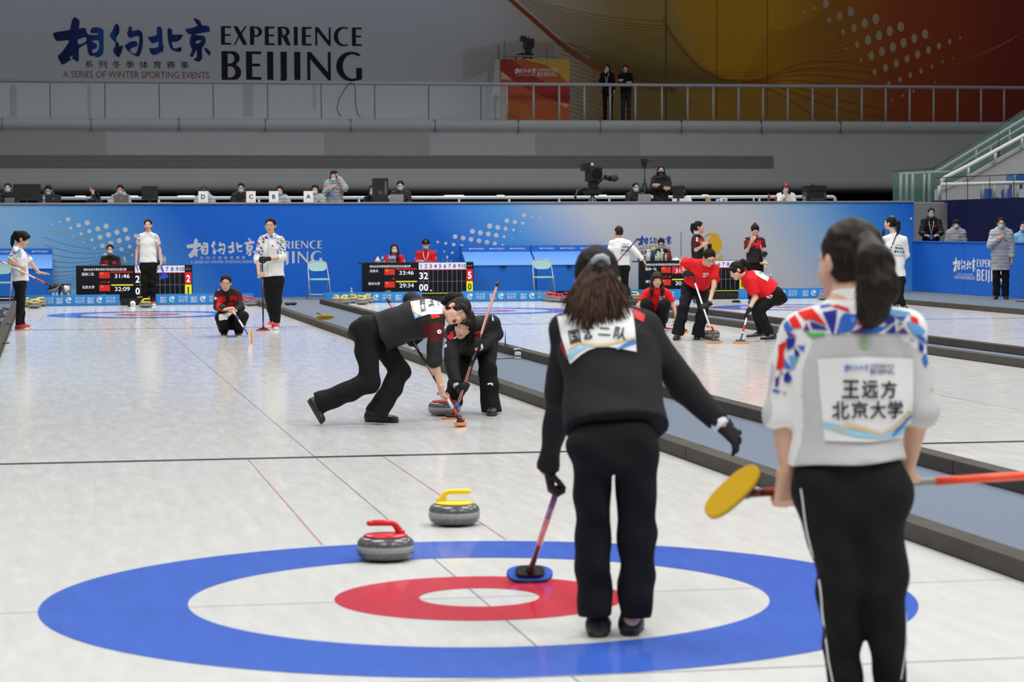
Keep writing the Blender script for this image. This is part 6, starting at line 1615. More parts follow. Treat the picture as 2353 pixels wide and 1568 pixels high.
    if st.get('cap'):
        H = Soft(min(vx, .009), .012)
        H.oval(P(0, -.014, .040), M, np.array([.086, .104, .090])*sc); H.slice(P(0, 0, .030), -M[:, 2])
        H.limb(P(-.03, .10, .036), P(.03, .10, .036), .045*sc, .045*sc, M[:, 2], .14, k=.01)
        cp = link('cap', H.mesh('cap'), st['cap'], root, True)
        small_oval('cap_button', P(0, -.014, .130), M, (.008, .008, .005), st['cap'], cp)
        if st.get('cap_mark'): small_oval('cap_mark', P(0, .088, .075), M, (.018, .006, .010), st['cap_mark'], cp)
    return root, P, M

# ---- posed from the place where a person stands or sits: a facing angle and a few choices
def facing(deg, pitch=0.0):
    """0 looks to the camera, 90 to the right of the picture"""
    t = math.radians(deg); f = np.array([math.sin(t)*_R0[0]-math.cos(t)*math.sin(YAW), math.sin(t)*_R0[1]-math.cos(t)*math.cos(YAW), 0])
    f = f*math.cos(math.radians(pitch)); f[2] = math.sin(math.radians(pitch)); return f
Z3 = np.array([0.0, 0, 1])
def simple_person(label, px, py, Y, look, floor, st, body=None, pitch=0, pose='table', sit=True, group=None, s=1.0, lean=0.06, roll=0.0, hemz=None):
    """px, py: middle of the head"""
    c = aty(px, py, Y); b = facing(look if body is None else body); f = facing(look, pitch)
    side = np.cross(b, Z3)                      # the person's right hand side
    up = Z3*math.cos(math.radians(pitch))-facing(look)*math.sin(math.radians(pitch))+side*roll
    neck = c-Z3*.150*s-b*(.035+lean*.3)*s
    # image-left / image-right shoulders
    q = side*(1 if side @ _R0 < 0 else -1)
    if abs(side @ _R0) < .2: q = side
    shL, shR = neck+q*.155*s-Z3*.055*s, neck-q*.155*s-Z3*.055*s
    hipz = floor+.48 if sit else c[2]-.72*s
    hm = np.array([neck[0], neck[1], 0])-b*lean*1.5; hm[2] = hipz
    J = dict(head=c, fwd=f, up=up, neck=neck, shL=shL, shR=shR, hipL=hm+q*.085*s, hipR=hm-q*.085*s, root=np.array([hm[0], hm[1], floor]))
    J['hem'] = hm-Z3*.02 if hemz is None else np.array([hm[0], hm[1], hemz])
    H = {}
    def arm(k, el, wr, d, nn, t=1, curl=.45, **kw): J['el'+k], J['wr'+k] = el, wr; H[k] = dict(d=d, n=nn, t=t, curl=curl, **kw)
    for k, sgn in (('L', 1), ('R', -1)):
        sh = shL if k == 'L' else shR; o = q*sgn
        mode = pose if isinstance(pose, str) else pose[0 if k == 'L' else 1]
        if mode == 'table':
            el = sh+o*.06-Z3*.24*s+b*.10; arm(k, el, sh-o*.02+b*.30-Z3*.30*s, unit(b-o*.5), -Z3, -sgn)
        elif mode == 'down':
            el = sh+o*.05-Z3*.27*s-b*.02; arm(k, el, el+o*.01-Z3*.23*s+b*.05, unit(-Z3+b*.15), -o, -sgn, .35)
        elif mode == 'cross':
            el = sh+o*.05-Z3*.25*s+b*.05; arm(k, el, sh-o*.22+b*.17-Z3*(.20+.04*sgn), unit(-o+b*.1), -b, -sgn, .3)
        elif mode == 'face':
            el = sh+o*.04-Z3*.20*s+b*.14; arm(k, el, c+o*.03+b*.115-Z3*.155, unit(Z3-o*.15), -b, sgn, .7)
        elif mode == 'ear':
            el = sh+o*.13-Z3*.12*s+b*.10; arm(k, el, c+o*.115+b*.04-Z3*.06, unit(Z3-o*.5), -o, sgn, .6)
        elif mode == 'chest':
            el = sh+o*.06-Z3*.24*s+b*.04; arm(k, el, sh-o*.11+b*.16-Z3*.10, unit(-o+Z3*.6), -b, -sgn, .8)
        elif mode == 'front':
            el = sh+o*.05-Z3*.26*s+b*.02; arm(k, el, sh-o*.10+b*.20-Z3*.28, unit(-o*.8+b*.4), -b, -sgn, .8)
        elif mode == 'brow':
            el = sh+o*.06-Z3*.16*s+b*.17; arm(k, el, c+o*.075+b*.10-Z3*.02, unit(Z3*.8-o*.7), -b, sgn, .3)
    J['hand'] = H
    if sit:
        for k, sgn in (('L', 1), ('R', -1)):
            o = q*sgn; kn = hm+o*.12+b*.40; an = kn-Z3*.38+b*.02; an[2] = floor+.09
            J['kn'+k], J['an'+k] = kn, an; hl = an-b*.06; hl[2] = floor; J['heel'+k] = hl; J['toe'+k] = hl+b*.24; J['su'+k] = Z3
    else:
        for k, sgn in (('L', 1), ('R', -1)):
            o = q*sgn; an = hm+o*.095; an[2] = floor+.09; kn = (hm+o*.09)*.5+an*.5+b*.02
            J['kn'+k], J['an'+k] = kn, an; hl = an-b*.06; hl[2] = floor; J['heel'+k] = hl; J['toe'+k] = hl+b*.24+o*.03; J['su'+k] = Z3
    st = dict(dict(s=s, vox=.013, pants=M_BLACK, shoes=M_SHOE), **st)
    return person(label, J, st, group)
# ================================================================== officials on the platform and around
PF = 1.38
M_GREYFUR = mat('grey_fur', (0.35, 0.34, 0.32), 0.9)
M_LANYARD = mat('white_lanyard', (0.7, 0.72, 0.74), 0.6)
def flag_patch(side=.09, h=.0, w=.05):
    def f(me, top, root, J, P, M, a, ax, n):
        fr = J['fwd']-Z3*J['fwd'][2]; 
        org = J['neck']*.75+J['hem']*.25+a*side+ax*h; nn = unit(fr); u = unit(np.cross(Z3, nn))
        print_on('flag_patch', rect2d(-w/2, -w/3, w/2, w/3), org, u, Z3, M_RPRINT, top, me, .004, .03, back=.4)
    return f
def lanyard(root, J, fr, L=.34, badge=M_LABEL, w=.009):
    n0 = J['neck']; u = unit(np.cross(Z3, unit(fr)))
    MB().tube([n0+u*.06+fr*.06, n0+u*.05+fr*.145-Z3*.10, n0+fr*.165-Z3*L], w, 6).tube([n0-u*.06+fr*.06, n0-u*.05+fr*.145-Z3*.10, n0+fr*.165-Z3*L], w, 6).build('lanyard', M_LANYARD, root, True)
    p = n0+fr*.17-Z3*(L+.05); MB().quad(p-u*.04-Z3*.06, p+u*.04-Z3*.06, p+u*.04+Z3*.05, p-u*.04+Z3*.05).build('badge', badge, root, True)
PUFFG = dict(top=M_PUFF, tr=.03, hood=True, quilt=(.075, .010), top_name='down_coat', prints=flag_patch())
PUFFB = dict(top=M_DOWNB, tr=.03, hood=True, quilt=(.08, .008), top_name='down_coat', prints=flag_patch())
G = 'officials behind the long table'
simple_person('man with short hair and blue mask at the left edge behind a small grey laptop', 18, 432, 46.95, 5, PF, dict(PUFFB, mask=M_MASK), group=G)
simple_person('man with blue mask looking down at a black laptop left of the long haired person', 111, 437, 46.95, 4, PF, dict(PUFFB, mask=M_MASK), pitch=-25, group=G)
simple_person('person in navy with long black hair over the face and one hand at the brow', 213, 444, 46.95, -20, PF, dict(top=M_NAVYJ, hair='long', long=.20, long_y=.05, bangs=1.6), pitch=-40, pose=('table', 'brow'), group=G, roll=.15)
simple_person('man in grey down coat and blue mask behind a grey laptop', 276, 436, 46.95, 0, PF, dict(PUFFG, mask=M_MASK), pitch=-12, group=G)
simple_person('man in dark cap and grey down coat behind sign D', 470, 438, 46.95, 2, PF, dict(PUFFG, cap=mat('charcoal_cap', (0.03, 0.028, 0.027), 0.7), cap_mark=mat('cap_orange', (0.7, 0.35, 0.2), 0.6)), pitch=-22, group=G)
simple_person('man with glasses, blue mask and black down coat left of sign C', 554, 432, 46.95, 3, PF, dict(PUFFB, mask=M_MASK, glasses=M_DARK), pitch=-8, group=G)
simple_person('woman with dark hair and blue mask between sign B and sign A', 643, 438, 46.95, 0, PF, dict(PUFFG, mask=M_MASK, hair='long', long=.14), pitch=-5, group=G)
simple_person('woman with dark hair, pale mask and grey coat beside sign A', 724, 436, 46.95, 0, PF, dict(PUFFG, mask=M_MASKW, hair='long', long=.14), pitch=-5, group=G)
r_, P_, M_ = simple_person('standing woman in grey down coat lifting a hand to her ear', 767, 402, 47.2, -8, PF, dict(PUFFG, mask=M_MASK, mask_low=-.055, hair='long', long=.10, bangs=1), sit=False, pose=('chest', 'ear'), group=G, hemz=PF+.55)
MB().box((-.035, -.02, -.07), (.035, .02, .07), .008, Matrix.Translation(V3(P_(0.02, .17, -.42)))).build('phone_pouch', M_LABEL, r_, True)
simple_person('woman in navy jacket with white mask, half hidden by the black computer tower', 856, 437, 46.95, 4, PF, dict(top=M_NAVYJ, hair='long', long=.18, mask=M_MASKW, mask_low=-.02), group=G)
simple_person('man in black down coat with blue mask behind the silver laptop and tower', 920, 427, 46.95, 0, PF, dict(PUFFB, mask=M_MASK), pitch=-10, group=G, s=1.05)
r_, P_, M_ = simple_person('man with glasses and blue mask in black beside the thin camera tripod', 1461, 431, 46.95, 12, PF, dict(PUFFB, mask=M_MASK, glasses=M_DARK), group=G)
simple_person('standing woman in black coat with black mask and crossed arms', 1519, 391, 47.3, 0, PF, dict(top=M_DOWNB, tr=.03, hood=True, top_name='coat', mask=M_MASKB, hair='long', long=.06, prints=flag_patch(.08)), sit=False, pose='cross', group=G, hemz=PF+.45)
simple_person('person in white hidden behind the upright black monitor', 1567, 437, 47.05, 0, PF, dict(top=M_WHITE, tr=.02, hair='long', long=.05), group=G)
simple_person('woman in red cap, blue mask and white jacket resting her cheek on a hand', 1806, 432, 46.95, 0, PF, dict(top=M_WHITE, tr=.03, hood=False, mask=M_MASK, hair='long', long=.12, cap=mat('red_cap', (0.20, 0.02, 0.025), 0.7), cap_mark=M_WHITE), pose=('face', 'table'), group=G)
# on the balcony
U = 'people standing on the balcony'
r_, P_, M_ = simple_person('masked woman in black with a hand at her face standing on the balcony', 1395, 157, FY+.9, -12, 4.93, dict(top=M_BLACK, hair='long', long=.12, mask=M_MASKW, tr=.01), sit=False, pose=('face', 'down'), group=U)
lanyard(r_, dict(neck=P_(0, -.03, -.15)), facing(-12), .3)
simple_person('man in black sweater with crossed arms standing on the balcony', 1437, 158, FY+.9, -10, 4.93, dict(top=M_BLACK, tr=.015, pants=mat('dark_jeans', (0.012, 0.012, 0.016), 0.8)), sit=False, pose='cross', group=U, pitch=-5)
# behind the scoreboards
S_ = 'officials behind the scoreboards'
def blackred(P, J, M, a, ax, n):
    c = np.tile(np.array(DYE_BLACK), (len(P), 1)); ch = J['neck']*.68+J['hem']*.32; B = np.stack([a, n, ax], -1)
    for q in 'LR': c[z_seg(P, J['sh'+q], J['el'+q], .15, .62, .09)] = DYE_MAROON
    fr = unit(A3(J['fwd'])*[1, 1, 0]); side = (P-ch) @ fr > .0
    c[z_ball(P, ch+a*.085+ax*.035, B, (.045, .3, .035)) & side] = DYE_RED; c[z_ball(P, ch-a*.085+ax*.055, B, (.05, .3, .04)) & side] = DYE_RED
    c[z_ball(P, ch+a*.075-ax*.05, B, (.07, .3, .035)) & side] = DYE_RED
    return c
simple_person('woman in black and red top with white mask behind the left scoreboard', 253, 574, 44.55, 5, 0, dict(top=M_BLACK, dye=blackred, hair='pony', mask=M_MASKW, tail=lambda P: [P(0, -.09, .03), P(0, -.12, -.02), P(0, -.11, -.1)]), pose='cross', group=S_)
M_REDJ = mat('red_jacket', (0.62, 0.010, 0.02), 0.6, spec=0.25, bump=0.2, bscale=25)
def stripes(me, top, root, J, P, M, a, ax, n):
    for q in 'LR':
        o = unit(J['sh'+q]-J['neck']*1.0)*[1, 1, 0]; p0, p1, p2 = J['sh'+q], J['el'+q], J['wr'+q]
        fr = facing(0)
        for d in (.0, .022):
            pts = [p0+Z3*.058+fr*d, p0*.7+p1*.3+o*.058+fr*(.02+d), p1+o*.05+fr*(.03+d)-Z3*.01]
            MB().tube(pts, .006, 6).build('sleeve_stripe', M_WPRINT, top, True)
r_, P_, M_ = simple_person('woman with long brown hair, pale mask and red jacket behind the middle scoreboard', 906.5, 572, 44.55, 0, 0, dict(top=M_REDJ, hair='long', hair_mat=M_HAIRB, long=.26, long_y=.05, mask=M_MASKW, tr=.01, prints=stripes), group=S_)
r_, P_, M_ = simple_person('man in black cap and red jacket with crossed arms behind the middle scoreboard', 978.5, 563, 44.55, 0, 0, dict(top=M_REDJ, cap=M_BLACK, cap_mark=M_WPRINT, mask=M_MASK, tr=.02, prints=stripes), pose='cross', group=S_, s=1.06)
lanyard(r_, dict(neck=P_(0, -.03, -.15)), facing(0), .20)
r_, P_, M_ = simple_person('man in black with blue mask bowing his head behind the flasks', 1519, 560, 44.6, -4, 0, dict(top=M_BLACK, mask=M_MASK, glasses=M_DARK, tr=.01), pitch=-22, group=S_)
lanyard(r_, dict(neck=P_(0, -.05, -.15)), facing(0), .12, badge=M_WHITE, w=.012)
simple_person('official in black hidden behind the player in the white polo', 352, 585, 44.55, 0, 0, dict(top=M_BLACK), group=S_)
# right hand side
R_ = 'officials beside the blue barrier'
def at_side(px, py, X): p = atx(px, py, X); return float(p[1])
YB = at_side(2140, 640, 19.4)
r_, P_, M_ = simple_person('man in black coat with blue mask and lanyard leaning on the blue barrier', 2140, 490, at_side(2140, 490, 19.5), -8, 0, dict(PUFFB, mask=M_MASK, hair='short'), sit=False, pose='table', group=R_, s=1.06, lean=.1)
lanyard(r_, dict(neck=P_(0, -.05, -.16)), facing(-8), .36)
simple_person('woman in grey coat with white mask behind the blue barrier', 2197, 516, at_side(2197, 516, 19.8), -8, 0, dict(PUFFG, mask=M_MASKW, hair='short', bangs=1), sit=False, pose='down', group=R_)
simple_person('standing official in long grey down coat and black trousers before the blue barrier', 2301, 514, float(gnd(2300, 688)[1]), -10, 0, dict(PUFFG, mask=M_MASK, glasses=M_DARK, hem_r=.075, knee_r=.075, pw=1.05), sit=False, pose=('chest', 'down'), group=R_, hemz=.64, s=1.04)
simple_person('person in light blue coat cut off by the right edge of the photo', 2352, 522, at_side(2350, 522, 19.6), -30, 0, dict(top=mat('light_blue_coat', (0.22, 0.45, 0.68), 0.6), tr=.03, hood=True, mask=M_MASK), sit=False, pose='down', group=R_)
# ================================================================== the players
def PXD(d0): return lambda x, y, dd=0.0: atd(x, y, d0+dd)
def GD(x, y): return gnd(x, y, 0.0)
FH = unit(_F*[1, 1, 0])
def px_part(part, x0, y0): return np.stack([part[0][:, 0]-x0, -(part[0][:, 1]-y0)], -1), part[1]
def px_print(name, part, d0, m, parent, me, lift=.004, dens=9, back=.7, flat=False):
    """part in picture units (y down), laid on the cloth as seen from the stands"""
    V, Fc = part; x0, y0 = V.mean(0)
    k = d0/FPX
    return print_on(name, (np.stack([V[:, 0]-x0, -(V[:, 1]-y0)], -1), Fc), atd(x0, y0, d0), _R*k, _U*k, m, parent, me, lift, dens, back=back)
def px_text(s, x, y, w, h, ang=0, skew=0.0, bold=.02):
    """lettering centred at x, y (picture units, y down), turned clockwise by ang degrees"""
    V, Fc = text2d(s, -w/2, -h/2, w/2, h/2, bold=bold); c, q = math.cos(math.radians(ang)), math.sin(math.radians(ang))
    X, Yv = V[:, 0]+skew*V[:, 1], -V[:, 1]
    return np.stack([x+c*X-q*Yv, y+q*X+c*Yv], -1), Fc
M_BIB = mat('white_bib', (0.80, 0.80, 0.80), 0.7, spec=0.2)
M_BGOLD = mat('bib_gold', (0.72, 0.52, 0.25), 0.7); M_BBLUE = mat('bib_blue', (0.06, 0.20, 0.55), 0.7); M_BSKY = mat('bib_sky', (0.30, 0.60, 0.80), 0.7)
def H_(g, gl=None, t=1, curl=1.05, **kw):
    d = dict(d=g[1], n=g[2], t=t, curl=curl, spread=.02, **kw)
    if gl: d['glove'] = gl
    return d
def jersey(arm=(.10, .62), patches=True, maroon=DYE_MAROON, halft=True):
    def f(P, J, M, a, ax, n):
        c = np.tile(np.array(DYE_BLACK), (len(P), 1)); ch = J['neck']*.72+J['hem']*.28; B = np.stack([a, n, ax], -1)
        for q in 'LR':
            m = z_seg(P, J['sh'+q], J['el'+q], arm[0], arm[1], .10); c[m] = maroon
        if patches:
            fr = unit(A3(J['fwd'])-ax*(A3(J['fwd']) @ ax)); side = (P-ch) @ fr > .02
            for (dx, dz, w, h) in ((.085, .055, .048, .034), (-.085, .05, .06, .04), (.07, -.045, .075, .034), (-.07, -.03, .03, .02)):
                m = (np.abs((P-ch) @ a-dx) < w) & (np.abs((P-ch) @ ax-dz) < h) & side; c[m] = DYE_RED
        return c
    return f
def white_shards(seed, cell=.055, gap=.007, arm=.7, yoke=.085, base=DYE_WHITE, body=None):
    def f(P, J, M, a, ax, n):
        c = np.tile(np.array(base), (len(P), 1)); sc = shard_colours(P, seed, cell, gap)
        if body is not None:
            onarm = np.zeros(len(P), bool)
            for q in 'LR': onarm |= z_seg(P, J['sh'+q]+(J['sh'+q]-J['el'+q])*.2, J['wr'+q], -.5, 1.5, .085)
            c[~onarm] = body
        m = ((J['neck']-P) @ ax < yoke) & ((J['neck']-P) @ ax > -.015)
        for q in 'LR': m |= z_seg(P, J['sh'+q], J['el'+q], -.4, arm, .10) & ((P-(J['shL']+J['shR'])/2) @ (a*(1 if q == 'R' else -1)) > np.linalg.norm(J['shR']-J['shL'])*.33)
        c[m] = sc[m]; return c
    return f
M_REDSHOE = mat('red_shoe', (0.55, 0.012, 0.02), 0.5); M_WSOLE = mat('white_sole', (0.72, 0.71, 0.68), 0.6)
ATH = 'curling players'

# ---- two sweepers in black on the near sheet
d0 = 19.2; p = PXD(d0)
bt, bh = p(890, 687, .40), atd(1058.5, 968, 18.95)
BAXIS = unit(bt-bh)
def on_line(a, b, y):
    lo, hi = 0.0, 1.0
    for _ in range(30):
        t = (lo+hi)/2; q = a+(b-a)*t; d = q-CAM_LOC; z = d @ _F; yy = IH/2-FPX*(d @ _U)/z
        if yy > y: lo = t
        else: hi = t
    return a+(b-a)*lo
broom(bt, bh, _F*.9+_R*.15, Z3, 'rose shafted broom with orange pad held low by the bending player with glasses', S_ROSE, M_ORANGE, S_BLACK, bands=[(.04, .09, P_RED), (.10, .20, mat('silver_band', (0.55, 0.56, 0.6), 0.3)), (.45, .62, S_BLACK), (.30, .36, S_BLACK)], grip=S_BLACK, sole=P_PINKW, width=.085)
elN, elF = p(999, 830, -.20), p(945, 690, .30)
gN = grip(on_line(bh, bt, 906), BAXIS, elN, -1); gF = grip(on_line(bh, bt, 783), BAXIS, p(955, 735, .28), 1)
J = dict(head=p(1051, 716, -.10), fwd=-_F*.78+_R*.36-_U*.42, up=_R*.85+_U*.50, neck=p(1008, 716, 0), shL=p(1000, 741, -.15), shR=p(988, 708, .17),
         elL=elN, wrL=gN[0], elR=elF, wrR=gF[0], hipL=p(838, 760, -.08), hipR=p(854, 758, .09), hem=p(874, 764, .0),
         knL=p(851, 880, -.10), anL=p(738, 925, -.12), heelL=p(704, 920, -.13), toeL=p(737, 977, -.17), suL=_R*.95+_U*.35,
         knR=p(921, 852, .06), anR=p(869, 946, .0), heelR=GD(838, 969), toeR=GD(915, 972), suR=Z3, root=GD(870, 972),
         hand=dict(L=H_(gN, curl=1.0), R=H_(gF, M_GLOVE, curl=1.0)))
def sw1_prints(me, top, root, J, P, M, a, ax, n):
    C = lambda l: [(680+x/3.92, 620+y/3.92) for x, y in l]
    px_print('race_bib', poly2d(C([(1032,288),(1150,268),(1260,262),(1322,285),(1326,400),(1200,404),(1130,425),(1080,448)])), d0, M_BIB, top, me, .010, 6)
    px_print('bib_lettering', px_text('国游二队', *C([(1148, 325)])[0], 30, 13, 82), d0, M_BPRINT, top, me, .015, 3)
    px_print('bib_lettering', px_text('史斯', *C([(1222, 305)])[0], 17, 13, 82), d0, M_BPRINT, top, me, .015, 3)
    px_print('bib_mark', px_text('北京', *C([(1285, 305)])[0], 10, 5, 82), d0, M_BBLUE, top, me, .015, 3)
    px_print('bib_wave', ribbon2d(C([(1050,300),(1062,370),(1100,405),(1140,412)]), 3.2), d0, M_BGOLD, top, me, .014, 3)
    px_print('bib_wave', ribbon2d(C([(1050,340),(1070,405),(1085,440),(1125,420)]), 4.0), d0, M_BBLUE, top, me, .013, 3)
    px_print('red_panel', poly2d(C([(1218,400),(1290,392),(1305,432),(1232,446)])), d0, M_RPRINT, top, me, .007, 5)
    px_print('sleeve_badge', disc2d(*C([(1300, 560)])[0], 5.0, 14), d0, M_WPRINT, top, me, .006, 4)
    px_print('sleeve_badge_mark', px_text('●', *C([(1303, 558)])[0], 4, 3), d0, M_RPRINT, top, me, .009, 4)
person('player in black with glasses and open mouth lunging over a broom to sweep', J, dict(vox=.0095, top=M_BLACK, dye=jersey((.05, .52), False), prints=sw1_prints, pants=M_BLACK, shoes=M_SHOE, thick=1.25, tr=.012, cuffL=.12, cuffR=.9,
       knee_r=.078, hem_r=.094, pw=1.1, hem_drop=.035, mouth=.022, glasses=mat('thin_gold_frame', (0.45, 0.36, 0.28), 0.3, metal=0.8), hair='pony', tail=lambda P: [P(0, -.085, .07), P(.015, -.13, .075), P(.03, -.165, .03), P(.03, -.17, -.05), P(.02, -.155, -.11)], tail_r=[.022, .040, .042, .034, .012],
       tie=lambda P: (P(0.0, -.10, .078), P(0, -.13, .08)-P(0, -.08, .07), .026, M_GOLD), bangs=.3, wob=.006), ATH)
d0 = 20.0; p = PXD(d0)
bh, bt = atd(1043, 957, 19.66), p(1145, 648, .22); ax_ = unit(bt-bh)
broom(bt, bh, _R*.97+_F*.2, Z3, 'rose shafted broom with pink and orange pad held by the sweeper behind', S_ROSE, M_ORANGE, S_BLACK, bands=[(.03, .10, S_BLUE), (.52, .60, S_BLACK), (.36, .48, S_BLACK)], grip=S_BLACK, sole=P_PINKW, length=.20, width=.08)
elL, elR = p(1035, 826, -.02), p(1139, 770, .22)
gL = grip(on_line(bh, bt, 888), ax_, elL, -1); gR = grip(on_line(bh, bt, 790), ax_, elR, 1)
J = dict(head=p(1066, 744, -.02), fwd=-_F*.88-_U*.45-_R*.12, up=_U*.92+_R*.28-_F*.3, neck=p(1086, 752, .13), shL=p(1043, 764, .07), shR=p(1129, 742, .2),
         elL=elL, wrL=gL[0], elR=elR, wrR=gR[0], hipL=p(1083, 785, .50), hipR=p(1117, 780, .52), hem=p(1088, 792, .36),
         knL=p(1055, 862, .22), anL=p(1043, 915, .40), heelL=GD(1046, 934), toeL=GD(1040, 941), suL=Z3,
         knR=p(1122, 850, .22), anR=p(1128, 934, .22), heelR=GD(1131, 948), toeR=GD(1130, 957.5), suR=Z3, root=GD(1100, 950),
         hand=dict(L=H_(gL, M_GLOVE, cuff=M_WPRINT), R=H_(gR, M_GLOVE, cuff=M_WPRINT)))
def sw2_prints(me, top, root, J, P, M, a, ax, n):
    C = lambda l: [(680+x/3.92, 620+y/3.92) for x, y in l]
    for l in ([(1350,575),(1415,555),(1425,615),(1395,632),(1362,610)], [(1610,560),(1670,548),(1668,575),(1612,590)], [(1598,605),(1675,575),(1665,610),(1598,645)]):
        px_print('red_panel', poly2d(C(l)), d0, M_RPRINT, top, me, .006, 5)
    for x, y, r in ((1334, 637, 5.5), (1341, 683, 5.0)): px_print('sleeve_badge', disc2d(*C([(x, y)])[0], r, 14), d0, M_WPRINT, top, me, .006, 4)
    px_print('chest_mark', poly2d(C([(1418,618),(1440,603),(1470,606),(1472,630),(1452,612),(1425,625)])), d0, M_WPRINT, top, me, .006, 4)
    px_print('shoulder_mark', poly2d(C([(1762,410),(1775,420),(1782,458),(1770,462)])), d0, M_METAL, top, me, .006, 4)
def sw2_leg(me, tro, root, J):
    C = lambda l: [(680+x/3.92, 620+y/3.92) for x, y in l]
    px_print('leg_mark', poly2d(C([(1722,1030),(1740,1022),(1772,1024),(1775,1050),(1750,1034),(1728,1042)])), d0, M_WPRINT, tro, me, .006, 4)
person('player in black sweeping behind the red stone, face lowered beside the bending player', J, dict(vox=.0095, top=M_BLACK, dye=jersey((.0, .0), False), prints=sw2_prints, pprints=sw2_leg, pants=M_BLACK, shoes=M_SHOE, tr=.012, cuffL=.95, cuffR=.95, knee_r=.075, hem_r=.085, hem_drop=.045,
       hair='long', long=.10, bangs=.4, wob=.006), ATH)

# ---- nearest player in black, back to the camera, one arm stretched out
d0 = 9.12; p = PXD(d0)
hx = GD(1372, 1468); hy = GD(1446, 1464)
bh, bt = gnd(1218, 1338)+Z3*.05-FH*.02, p(1303, 1058, .30)
ax_ = unit(bt-bh); bt2 = bh+ax_*1.18
broom(bh+ax_*1.0, bh, _R*.99+_F*.08, Z3*.6-_F*.8, 'purple and pink shafted broom with blue pad planted on the red ring', S_PURPLE, P_BLUE, S_BLACK, bands=[(.36, .68, S_PINK), (.69, .88, S_VIOLET)], grip=S_BLACK, length=.205, width=.085, shaft_r=.0125)
elL = p(1289, 905, .27); gL = grip(on_line(bh, bh+ax_*1.0, 1070), ax_, elL, 1)
J = dict(head=p(1373, 645, .36), fwd=_F*.95-_U*.28+_R*.12, up=_U*.95+_F*.28-_R*.02, neck=p(1386, 722, .27), shL=p(1300, 762, .24), shR=p(1478, 756, .24),
         elL=elL, wrL=gL[0], elR=p(1572, 888, .22), wrR=p(1655, 976, .16), hipL=p(1362, 1022, -.03), hipR=p(1458, 1020, -.03), hem=p(1415, 986, -.01),
         knL=p(1368, 1230, .05), anL=p(1376, 1412, .06), heelL=hx, toeL=hx+FH*.245+_R*.02, suL=Z3, knR=p(1460, 1230, .05), anR=p(1452, 1420, .06), heelR=hy, toeR=hy+FH*.245+_R*.03, suR=Z3, root=(hx+hy)/2,
         hand=dict(L=H_(gL, M_GLOVE, cuff=M_METAL, s=.88), R=dict(d=_R*.66-_U*.55+_F*.42, n=_F*.75-_U*.5-_R*.25, t=1, curl=.36, spread=1.9, glove=M_GLOVE, cuff=M_WPRINT, s=.90)))
def fg1_prints(me, top, root, J, P, M, a, ax, n):
    C = lambda l: [(1140+x/3.016, 540+y/3.016) for x, y in l]
    px_print('race_bib', poly2d(C([(430,560),(480,510),(600,490),(800,480),(960,505),(970,640),(977,810),(870,790),(780,775),(700,780),(640,800),(585,835),(515,897),(490,820),(455,700)])), d0, M_BIB, top, me, .009, 12)
    for ch, x, y, w, h, an in (('国', 548, 705, 26, 32, -10), ('游', 648, 678, 28, 32, -5), ('二', 755, 668, 28, 18, 4), ('队', 868, 682, 30, 30, 12)):
        px_print('bib_lettering', px_text(ch, *C([(x, y)])[0], w, h, an), d0, M_BPRINT, top, me, .014, 6)
    px_print('bib_wave', ribbon2d(C([(500,800),(580,745),(700,765),(800,755),(900,728),(972,712)]), [3,6,6,5,6,4]), d0, M_BGOLD, top, me, .013, 7)
    px_print('bib_wave', ribbon2d(C([(505,850),(560,800),(640,770),(700,772)]), [14,12,6,2]), d0, M_BSKY, top, me, .012, 7)
    px_print('bib_wave', ribbon2d(C([(840,795),(900,765),(972,735)]), [3,10,13]), d0, M_BBLUE, top, me, .012, 7)
    px_print('red_panel', poly2d(C([(955,505),(1000,520),(1050,550),(1035,602),(975,572)])), d0, M_RPRINT, top, me, .007, 10)
    px_print('red_panel', poly2d(C([(452,735),(468,790),(500,870),(485,850),(458,790)])), d0, M_RPRINT, top, me, .007, 10)
def fan(d, tie, ends, rad, hm, n, seed, bulge=.03):
    """loose strands of a ponytail: from the tie to a fan of ends"""
    rng = random.Random(seed)
    def f(P, M, hair):
        mb = MB(); t0 = A3(tie)
        for i in range(n):
            u = i/(n-1.0)*(len(ends)-1); k = min(int(u), len(ends)-2); w = u-k
            e = A3(ends[k])*(1-w)+A3(ends[k+1])*w + _R*rng.uniform(-.012, .012)-Z3*rng.uniform(-.03, .02)-_F*rng.uniform(-.005, bulge)
            m1 = t0*.72+e*.28-_F*bulge*.8+Z3*.012+_R*((e-t0) @ _R)*.10; m2 = t0*.35+e*.65-_F*bulge*.6+Z3*.006+_R*((e-t0) @ _R)*.05
            mb.tube([t0+_R*(rng.uniform(-.012, .012)+((e-t0) @ _R)*.13)+_F*.004, m1, m2, e], [rad, rad*1.5, rad*1.3, rad*.25], 5, cap=False)
        mb.build('loose_strands', hm, hair, True)
    return f
M_HAIRF = bpy.data.materials.new('streaked_brown_hair'); M_HAIRF.use_nodes = True
_nt = M_HAIRF.node_tree; _b = _nt.nodes['Principled BSDF']; _b.inputs['Roughness'].default_value = .55; _b.inputs['Specular IOR Level'].default_value = .18
_tc = _nt.nodes.new('ShaderNodeTexCoord'); _mp = _nt.nodes.new('ShaderNodeMapping'); _mp.inputs['Scale'].default_value = (90, 90, 6); _nt.links.new(_tc.outputs['Object'], _mp.inputs[0])
_nz = _nt.nodes.new('ShaderNodeTexNoise'); _nz.inputs['Scale'].default_value = 1.0; _nz.inputs['Detail'].default_value = 3; _nt.links.new(_mp.outputs[0], _nz.inputs['Vector'])
_cr = _nt.nodes.new('ShaderNodeValToRGB'); _cr.color_ramp.elements[0].position = .35; _cr.color_ramp.elements[1].position = .7; _cr.color_ramp.elements[0].color = (.012, .007, .005, 1); _cr.color_ramp.elements[1].color = (.105, .052, .029, 1)
